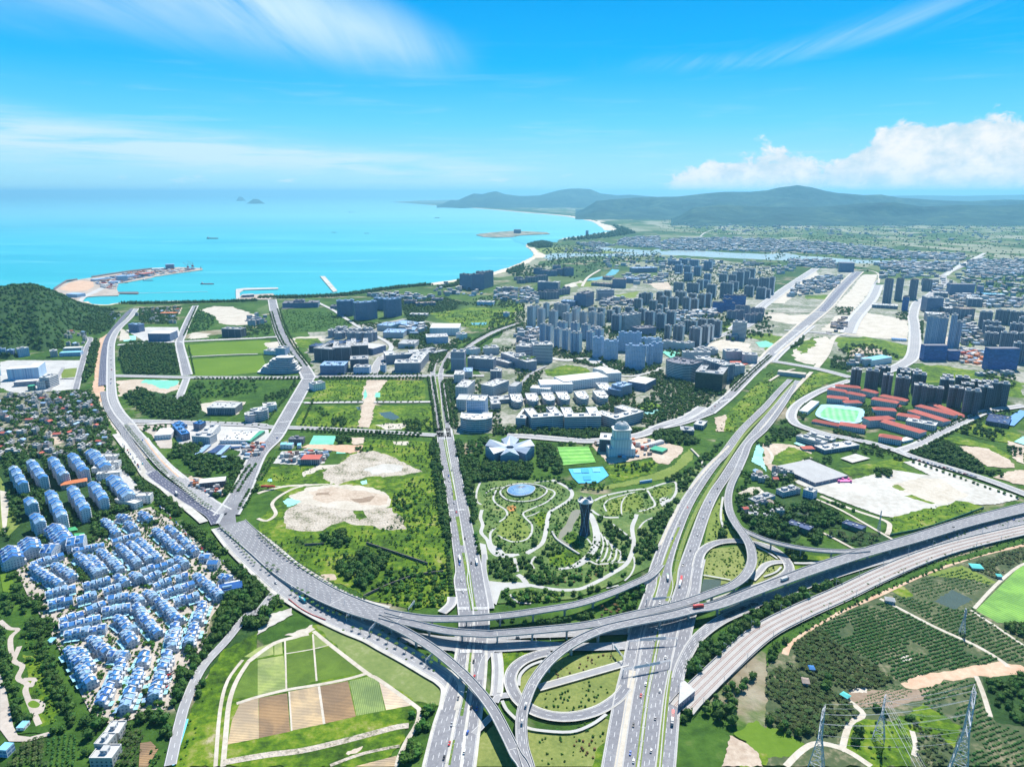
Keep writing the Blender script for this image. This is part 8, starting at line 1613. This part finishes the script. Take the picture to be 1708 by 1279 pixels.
# more cars strung along the roads
names=list(COLN);k=0
ORD='estate lane'
for sh,v,n,desc,rot in (('L',(1085,150,1000,520,920,930,870,1260),6,'on the left highway carriageway below the viaducts',-1.9),('L',(1175,200,1100,600,1045,930,1000,1260),5,'on the right highway carriageway below the viaducts',1.25),('J',(1600,400,1450,630,1340,880),5,'on the left highway carriageway above the viaducts',-2.0),('J',(1670,480,1560,700,1460,960),5,'on the right highway carriageway above the viaducts',1.1),('I',(1360,620,1290,1000,1230,1250),5,'on the lower avenue heading out',-1.75),('I',(1440,640,1390,1000,1350,1240),4,'on the lower avenue heading in',1.4),('H',(1335,900,1360,1200),4,'waiting above the underpass on the avenue',-1.4),('E',(1060,430,1200,560,1300,680,1500,800),26,'parked along the estate lane under the boulevard slabs',-.9),('F',(1130,660,1110,760),10,'parked beside the lower right terrace of the estate',1.3),('V',(30,300,130,440,200,540),14,'parked on the pale boulevard pavement',-1.0),('V',(1180,300,1290,330),10,'parked in front of the green-trimmed workshop hall',.1),('M',(960,660,1200,730,1400,790),24,'parked at the kerb of the white car park',-.5),
       ('H',(1262,380,1318,640),6,'on the upper avenue',-1.2),('D',(300,560,120,700),8,'on the far boulevard',1.0),('A',(735,560,740,820),8,'on the coastal boulevard by the bay',1.5),('B',(150,480,320,720),8,'on the upper diagonal road',-1.1),('C',(1300,1130,1560,880),9,'on the campus service road',.9)):
 c_=catmull(GW(K(sh,*v)),10)
 for i in range(n):
  q=c_[int((i+.5)/n*(len(c_)-1))];co=['white','silver','black','white','grey','red','blue'][(i*3+k) % 7];k += 1
  vehicle('car',co,q[0]+random.uniform(-1.2,1.2),q[1]+random.uniform(-1.5,1.5),2.45,rot+random.uniform(-.08,.08),f"{co} car, {ordinal(i+1)} of {n} {desc}")
# pink inflatable beside the warehouse
(a,b),= K('M',512,808);gx,gy=G(a,b);root=empty('inflatable_castle',(gx,gy,1.2),label='bright pink inflatable play castle beside the grey warehouse',cat='bouncy castle');pk=mat('pink_vinyl',(.75,.16,.40),1,rough=.6);q=MB();q.box(0,0,0,20,9,1.5,0,pk)
part(root,q,'base')
for x,y in ((-9,-4),(9,-4),(-9,4),(9,4),(0,4)): q=MB();q.prism(oct_(3,3),0,3.5,pk);q=[q,[setattr(q,'v',[(vx+x,vy+y,vz) for vx,vy,vz in q.v])]][0];part(root,q,'turret')
# ---------------- gantries, lamps, pylons ----------------
STEEL=mat('galvanised_steel',(.50,.52,.54),1,rough=.5);SIGNB=mat('sign_back',(.62,.63,.63),1);SIGNG=mat('sign_green',(.02,.22,.12),1)
def gantry(sheet,x0,y0,x1,y1,label,z=1.4,h=7,sign=True):
 (a,b),(c_,d)=K(sheet,x0,y0,x1,y1);A_,B_=G(a,b,z),G(c_,d,z);L=math.dist(A_,B_);rot=math.atan2(B_[1]-A_[1],B_[0]-A_[0]);root=empty('sign_gantry',(*A_,z),rot,label=label,cat='gantry')
 q=MB();q.bar((0,0,0),(0,0,h),.35,STEEL);part(root,q,'post');q=MB();q.bar((L,0,0),(L,0,h),.35,STEEL);part(root,q,'post')
 q=MB();[q.bar((0,s,h-.2+w),(L,s,h-.2+w),.12,STEEL) for s in (-.4,.4) for w in (0,1)];n=max(3,int(L/3));[q.bar((i*L/n,-.4,h-.2),((i+1)*L/n,.4,h+.8),.07,STEEL) for i in range(n)];part(root,q,'truss')
 if sign: q=MB();q.box(L*.5,-.7,h-1,L*.55,.15,3,0,SIGNB);part(root,q,'sign_panel')
for v,l in (((('L',1185,455,870,475)),'grey truss gantry across the highway just below the viaducts'),(('L',830,665,1140,605),'white truss gantry across the highway beside the loop'),(('L',985,195,1150,180),'truss gantry over the left highway lanes above the viaducts'),(('I',740,400,800,335),'broad sign gantry over the frontage road beside the flyover'),(('I',1115,600,1160,560),'small sign gantry at the frontage road bend'),(('I',1000,260,1040,205),'sign gantry at the kerb of the uppermost flyover'),(('I',590,305,625,285),'small gantry among the palms of the frontage road'),
             (('L',760,490,830,580),'slim gantry beside the highway verge'),(('S',230,1060,250,1110),'gantry post pair under the upper viaducts')): gantry(*v,l)
def lampm():
 q=MB();q.bar((0,0,0),(0,0,10.5),.16,STEEL,.09);q.bar((0,0,10.2),(1.9,0,11),.07,STEEL);q.bar((0,0,10.2),(-1.9,0,11),.07,STEEL);h=MB();[h.box(s*2.2,0,10.9,.9,.35,.16,0,SIGNB) for s in (-1,1)];return as_mesh(q),as_mesh(h)
LM=lampm()
def lamps(sheet,v,n,desc,z=2.5):
 c_=catmull([(*G(a,b,z),) for a,b in K(sheet,*v)],12);d=np.r_[0,np.cumsum([np.linalg.norm(c_[i+1]-c_[i]) for i in range(len(c_)-1)])]
 for i in range(n):
  s=(i+.5)/n*d[-1];j=min(len(c_)-2,int(np.searchsorted(d,s))-1);q=c_[j];t_=c_[j+1]-c_[j];root=empty('street_lamp',(q[0],q[1],z),math.atan2(t_[1],t_[0])+1.57,label=f"twin-armed street lamp, {ordinal(i+1)} of {n} {desc}",cat='street lamp',group='street lamps '+desc)
  for nm,me in (('post',LM[0]),('lamp_heads',LM[1])): o=bpy.data.objects.new(nm,me);COL.objects.link(o);o.parent=root
lamps('L',(1125,180,1070,380,1030,600,990,800,930,1267),12,'on the highway median below the viaducts');lamps('J',(1708,335,1600,500,1520,640,1450,800,1400,950,1340,1170),14,'on the highway median above the viaducts');lamps('H',(1240,140,1290,400,1345,760,1385,980,1440,1271),16,'on the avenue median');lamps('I',(1400,600,1378,780,1320,1040,1268,1267),6,'on the lower avenue median')
lamps('I',(60,-30,200,60,400,150,640,215),8,'along the middle of the wide flyover',7);lamps('V',(60,130,330,460,600,720,860,930),14,'along the coastal boulevard');lamps('E',(1690,130,1600,290,1500,480),6,'along the lower diagonal road');lamps('L',(20,492,200,488,400,482),4,'along the cross road fence')
# catenary masts
cm_=MB();cm_.bar((0,0,0),(0,0,8),.18,STEEL);cm_.bar((0,0,7),(3.5,0,7.4),.1,STEEL);cm_=as_mesh(cm_)
L_,R2_=offs(rwc,24,0);d=np.r_[0,np.cumsum([math.dist(L_[i],L_[i+1]) for i in range(len(L_)-1)])];mi=0
for s in np.arange(20,d[-1]-10,46):
 for sd,A_ in (('left',L_),('right',R2_)):
  i=int(np.searchsorted(d,s))-1;mi += 1;o=bpy.data.objects.new('catenary_mast',cm_);COL.objects.link(o);t_=np.array(A_[i+1])-np.array(A_[i]);o.location=(*A_[i],2.4);o.rotation_euler=(0,0,math.atan2(t_[1],t_[0])+(1.57 if sd == 'right' else -1.57));tag(o,f"overhead-line mast beside the railway, {ordinal((mi+1)//2)} from the tunnel on its {'north' if sd == 'left' else 'south'} side",'mast','overhead-line masts')
# high-voltage pylons
def pylon(x,y,h,rot,label,foot=.15,z0=0):
 root=empty('pylon',(x,y,z0),rot,label=label,cat='pylon',group='high-voltage pylons');w=lambda u: h*(foot*(1-u/.62)+.03 if u < .62 else .03-.012*(u-.62)/.38);lv=[0,.14,.27,.38,.48,.56,.62,.70,.78,.86,.94,1.0];C4=((1,1),(-1,1),(-1,-1),(1,-1));r=h*.0028+.07
 pt=lambda u,c: (w(u)*c[0]/1.4,w(u)*c[1]/1.4,u*h)
 for c in C4:
  q=MB();[q.bar(pt(lv[j],c),pt(lv[j+1],c),r*1.3,STEEL) for j in range(len(lv)-1)];part(root,q,'leg')
 q=MB()
 for j in range(len(lv)-1):
  for k in range(4):
   a,b=C4[k],C4[(k+1) % 4];q.bar(pt(lv[j],a),pt(lv[j+1],b),r*.7,STEEL);q.bar(pt(lv[j],b),pt(lv[j+1],a),r*.7,STEEL);q.bar(pt(lv[j+1],a),pt(lv[j+1],b),r*.6,STEEL)
 part(root,q,'lattice_bracing');tips=[]
 for u,L in ((.70,.17),(.82,.20),(.94,.15),(1.0,.10)):
  for s in (-1,1):
   q=MB();t_=(s*L*h,0,u*h+h*.012)
   for c in C4:
    if c[0] == s: q.bar(pt(u,c),t_,r*.7,STEEL);q.bar(pt(min(1,u+.05),c),t_,r*.7,STEEL)
   part(root,q,'cross_arm')
   if u < 1: i_=MB();i_.bar(t_,(t_[0],0,t_[2]-h*.035),.12,RF['white']);part(root,i_,'insulator')
   tips.append((x+t_[0]*math.cos(rot),y+t_[0]*math.sin(rot),t_[2]-(h*.035 if u < 1 else 0)+z0))
 return root,tips
def pyl(sheet,xb,yb,yt,rot,label,foot=.15):
 (a,b),= K(sheet,xb,yb);x,y=G(a,b);return pylon(x,y,solve_h(x,y,K(sheet,xb,yt)[0][1]),rot,label,foot)
p1,t1=pyl('W',245,830,350,1.0,'left lattice pylon rising from the dirt track crossing',.12);p2,t2=pyl('W',690,560,262,1.0,'middle lattice pylon standing in the bright green clearing',.13);p3,t3=pyl('W',1215,960,228,1.0,'tallest lattice pylon at the bottom right corner',.10)
p4,t4=pyl('N',1100,530,390,1.2,'slim lattice pylon in the orchard beside the square pond',.11);p5,t5=pyl('M',745,1130,1000,1.2,'single tubular-looking pylon between car park and lane',.05)
def wires(A_,B_,sag,label):
 root=empty('power_lines',A_[0],label=label,cat='power line',group='power lines');
 for a,b in zip(A_,B_):
  q=MB();a,b=Vector(a),Vector(b);pr=None
  for i in range(15):
   u=i/14;p=a.lerp(b,u)-Vector((0,0,sag*4*u*(1-u)))-Vector(A_[0])
   if pr is not None: q.bar(pr,p,.07,STEEL)
   pr=p
  part(root,q,'wire')
wires(t1,t3,5,'sagging wires strung from the left pylon to the tallest pylon');wires(t2,t3,5,'sagging wires strung from the middle pylon to the tallest pylon');wires(t2,[(x-30,y-330,z*1.0) for x,y,z in t2],8,'wires dropping from the middle pylon out of the bottom edge')
wires(t1,[(x-300,y-60,z) for x,y,z in t1],6,'wires leaving the left pylon westward over the palm grove') if 0 else None
# ---------------- harbour ----------------
PIERM=mat('quay',[(.3,(.26,.20,.17)),(.5,(.40,.34,.28)),(.7,(.52,.46,.40))],.02,fine=.1);ROCK=mat('breakwater_rock',(.15,.13,.13),.1)
def quay(name,label,v,h,m,sheet='O',smooth=0,cat='quay',kind=None):
 w=GW(K(sheet,*v));
 if smooth: w=[tuple(q) for q in catmull(w,smooth,True)]
 mb=MB();mb.prism(w,-3,h,m);o=mb.build(name);tag(o,label,cat) if not kind else tag(o,kind=kind);return o
quay('harbour_land','',(40,440,90,405,210,372,320,355,600,310,840,288,930,282,1100,290,1100,302,1000,315,890,330,760,350,720,362,570,388,500,398,490,440,510,468,500,485,360,488,270,495,245,525,290,555,180,560,130,520,60,480),1.5,PIERM,kind='structure')
quay('breakwater','dark rubble breakwater along the seaward side of the harbour',(40,436,130,378,210,368,212,374,135,384,50,446),5,ROCK,cat='breakwater');quay('breakwater','long straight dark seawall behind the harbour yards',(310,352,450,330,600,308,745,292,748,297,600,314,450,336,312,358),6,ROCK,cat='breakwater')
patch('sand_yard',K('O',80,440,150,395,230,378,320,385,330,420,280,450,150,455),ORANGE,z=1.7);patch('quay_road',K('O',200,545,240,490,380,425,440,400,450,410,400,440,270,500,230,550),CONC,z=1.8)
quay('pier','short timber-dark jetty arm in front of the harbour',(500,460,640,458,648,466,640,472,500,470),2,ROCK,cat='pier');quay('pier','white concrete jetty sticking out into the bay',(412,85,445,85,528,182,500,190),2.5,WHITEC,'B',cat='pier')
quay('pier','white L-shaped marina mole with long outer arm',(1338,440,1400,432,1640,428,1640,438,1390,446,1365,465,1370,500,1340,515),2.2,CONC,cat='pier');quay('pier','marina quay with low dark sheds',(1375,482,1600,470,1640,500,1560,515,1360,512),2,PIERM,cat='quay')
quay('resort_island','',(570,380,600,372,700,362,800,355,900,358,1010,364,1030,374,940,378,850,382,800,392,700,396,620,392),3,mat('island_ground',[(.4,(.05,.09,.04)),(.6,(.35,.3,.24))],.01),'Q',kind='structure')
for i,(v,wl,rf,l) in enumerate((((840,300,900,298,262),'glass','bluesheet','blue harbour silo block with small turrets'),((745,305,838,300,292),'white','white','long white roofed harbour shed'),((500,385,570,380,345),'sky','bluesheet','blue three-storey harbour office'),((375,425,410,425,405),'pale','white','white customs building on the quay'),((130,495,210,500,470),'sky','bluesheet','blue workers block at the harbour gate'),((690,350,760,340,328),'brown','red','rust red store on the quay'),((560,360,640,352,345),'sky','bluesheet','small blue warehouse on the quay'),((430,400,500,398,385),'shed','bluesheet','blue shed next to the customs building'),((340,385,430,375,368),'shed','bluesheet','flat blue shed behind the sand yard'),((1385,500,1470,495,480),'slate','pale','marina office with pale roof'),((800,390,850,388,345),'glass','dark','hotel slab'))):
 BL(l,'Q' if l == 'hotel slab' else 'O',*v[:5],40 if i < 9 else 30,wl,rf,ex='none',name='harbour_building') if l != 'hotel slab' else BL('dark hotel block alone on the resort island','Q',806,370,850,370,346,60,wl,rf,ex='none',name='hotel_block',cat='hotel')
BL('flared dark tower on the wooded spit beside the river mouth','Q',1252,380,1268,380,352,35,'glass','dark',ex='none',name='spit_tower',cat='tower')
def crane(x,y,label,s=1.0,jib=1):
 (a,b),= K('O',x,y);gx,gy=G(a,b,2);root=empty('harbour_crane',(gx,gy,1.5),label=label,cat='crane',group='harbour cranes');root.scale=(s,)*3;m=mat('crane_red',(.30,.07,.10),1)
 for i,j in ((-6,-6),(6,-6),(-6,6),(6,6)): q=MB();q.bar((i,j,0),(i*.4,j*.4,18),.7,m);part(root,q,'leg')
 q=MB();q.box(0,0,18,9,8,6,0,m);q.bar((0,0,24),(0,0,38),.9,m);part(root,q,'slewing_house');q=MB();q.bar((2*jib,0,24),(26*jib,0,46),.9,m,.4);q.bar((0,0,38),(26*jib,0,46),.35,m);part(root,q,'jib');q=MB();q.bar((0,0,38),(-8*jib,0,28),.5,m);part(root,q,'counter_arm')
crane(1000,305,'left red luffing crane near the tip of the quay',1.0,-1);crane(1033,300,'right taller red luffing crane near the tip of the quay',1.1,-1);crane(455,430,'small crane on the inner quay basin',.8);crane(1090,296,'stubby crane at the very tip of the quay',.5)
def ship(sheet,x0,y,x1,label,h=1.0,hull=(.05,.08,.12),sup=.2):
 (a,b),(c_,_)=K(sheet,x0,y,x1,y);A_,B_=G(a,b,-1),G(c_,b,-1);L=B_[0]-A_[0];root=empty('ship',((A_[0]+B_[0])/2,A_[1],-1.4),label=label,cat='ship');m=mat('hull'+str(hull),hull,1);w=L*.09;q=MB();q.sm=False
 q.prism([(-L/2,-w*.7),(L*.36,-w),(L*.5,0),(L*.36,w),(-L/2,w*.7)],0,L*.06*h,m,mat('deck_red',(.28,.16,.14),1));part(root,q,'hull');q=MB();x=-L*.38 if sup > 0 else L*.36
 for k in range(4): q.box(x,0,L*.06*h+k*L*.025,L*(.13-.02*k),w*1.2,L*.024,0,FAC['white'])
 part(root,q,'superstructure');q=MB();q.bar((x,0,L*.15),(x,0,L*.26),L*.008,STEEL);q.bar((L*.2,0,L*.05),(L*.2,0,L*.14),L*.006,STEEL);part(root,q,'mast')
ship('O',1132,78,1213,'dark cargo ship with stern bridge, the largest out at sea',1.2);ship('O',1088,402,1183,'dredger with tall midship tower inside the harbour mouth',1,(.06,.07,.13),.2);ship('O',678,376,750,'pale vessel moored at the inner quay',1,(.45,.5,.52));ship('Q',315,274,347,'small dark ship off the peninsula',1.2);ship('O',505,392,570,'dark barge moored left on the inner quay')
for i,(x,y) in enumerate(((557,388),(612,389.5),(586,354.5),(1240,425),(1203,424),(1050,405))):
 ship('P',x-4,y,x+4,['small fishing boat in mid-bay, left one','small fishing boat in mid-bay, right one','tiny boat beyond the fishing boats near the islet','barge in the river, right one','barge in the river, left one','boat in the lagoon by the spit'][i])
fl=mat('float_white',(.8,.8,.8),1)
for i in range(34):
 (a,b),= K('O',655+i*14.5,467-i*.35+.8*math.sin(i));x,y=G(a,b,-1.4);q=MB();q.prism(oct_(7,4),-.8,1.0,fl);o=q.build('float');o.location=(x,y,-.8);o.name='mooring_float';tag(o,f"white mooring float, {ordinal(i+1)} from left in the line across the basin",'float','mooring floats')
# canal footbridge, stone wall in the wild field, trackside fence
def beam(name,label,sheet,v,w,h,m,cat):
 c_=catmull(GW(K(sheet,*v)),5);L,Rr=offs(c_,w);mb=MB();[mb.prism([L[i],Rr[i],Rr[i+1],L[i+1]],0,h,m) for i in range(len(c_)-1)];return tag(mb.build(name),label,cat)
beam('wall','dark straight wall crossing the wild field','H',(720,825,900,885,1125,962),.8,3.5,ROCK,'wall');beam('wall','dark low wall through the yellow-green scrub','H',(700,1180,850,1110,1050,1040,1230,1015),.8,3.5,ROCK,'wall');beam('wall','short dark wall left of the wild field grove','H',(310,835,440,828),.6,3,ROCK,'wall')
beam('fence','green site fence between car park grass and the viaduct','M',(820,1168,1100,1105,1440,985),.5,3,FAC['dgreen'],'fence');beam('wall','red site hoarding along the frontage pavement','I',(205,165,280,225,360,270,450,305),.5,3,mat('red_hoarding',(.5,.1,.08),.3),'hoarding');beam('footbridge','curved grey footbridge over the park stream','J',(560,790,590,840,660,890,740,940),2.5,3,DCONC,'footbridge')
beam('retaining_wall','pale culvert wall beside the slip road meadow','J',(1480,240,1520,280,1550,320,1555,360),3,3,PALE,'wall');beam('wall','low pale screen wall on the green slope above the park','J',(1140,462,1220,450),2,4,RF['bluesheet'],'wall')
# tunnel portal at the head of the highway
(a,b),= K('M',185,118);gx,gy=G(a,b);root=empty('tunnel_portal',(gx,gy+6,0),-.0,label='arched tunnel mouth where the highway dives under the crossing road',cat='tunnel portal');q=MB();q.box(0,10,0,62,20,9.5,-.5,CONC,PALE);part(root,q,'portal_block')
for s in (-1,1): q=MB();n=10;c=[(s*14+11*math.cos(k/n*math.pi),7.5*math.sin(k/n*math.pi)+.5) for k in range(n+1)];c0=math.cos(-.5),math.sin(-.5);q.face([(x*c0[0]+.4*c0[1]*0,x*c0[1]-.35,z) for x,z in c],mat('tunnel_dark',(.015,.015,.02),1));part(root,q,'tunnel_mouth')
# clutter on the quays and building sites, too small to count
def clutter(name,sheet,v,n,s=(3,10),cols=('grey','pale','red','bluesheet','dark','brown','orange','white'),hh=(2,7)):
 mb=MB();
 for x,y in sample(GW(K(sheet,*v)),n,False): mb.box(x,y,1.2,random.uniform(*s)*1.6,random.uniform(*s),random.uniform(*hh),random.choice((0,.4,-.2)),RF[random.choice(cols)])
 mb.build(name)['kind']='stuff'
clutter('harbour_clutter','O',(330,375,600,320,840,292,1080,292,880,325,700,352,560,382,500,395,480,440,380,430),260,(6,16));clutter('site_clutter','H',(130,290,170,215,480,210,440,290),60,(2,6));clutter('site_clutter','V',(1150,300,1380,300,1340,400,1180,440),50,(2,6));clutter('site_clutter','D',(1280,720,1440,740,1440,830,1290,820),90,(4,12));clutter('site_clutter','D',(400,640,430,560,540,510,520,590,480,610),40,(5,12),('brown','dark'));clutter('site_clutter','J',(820,190,1000,300,1220,280,1200,180,1100,180),50,(2,5));clutter('site_clutter','V',(640,660,760,640,980,720,960,780,840,800),30,(2,5))
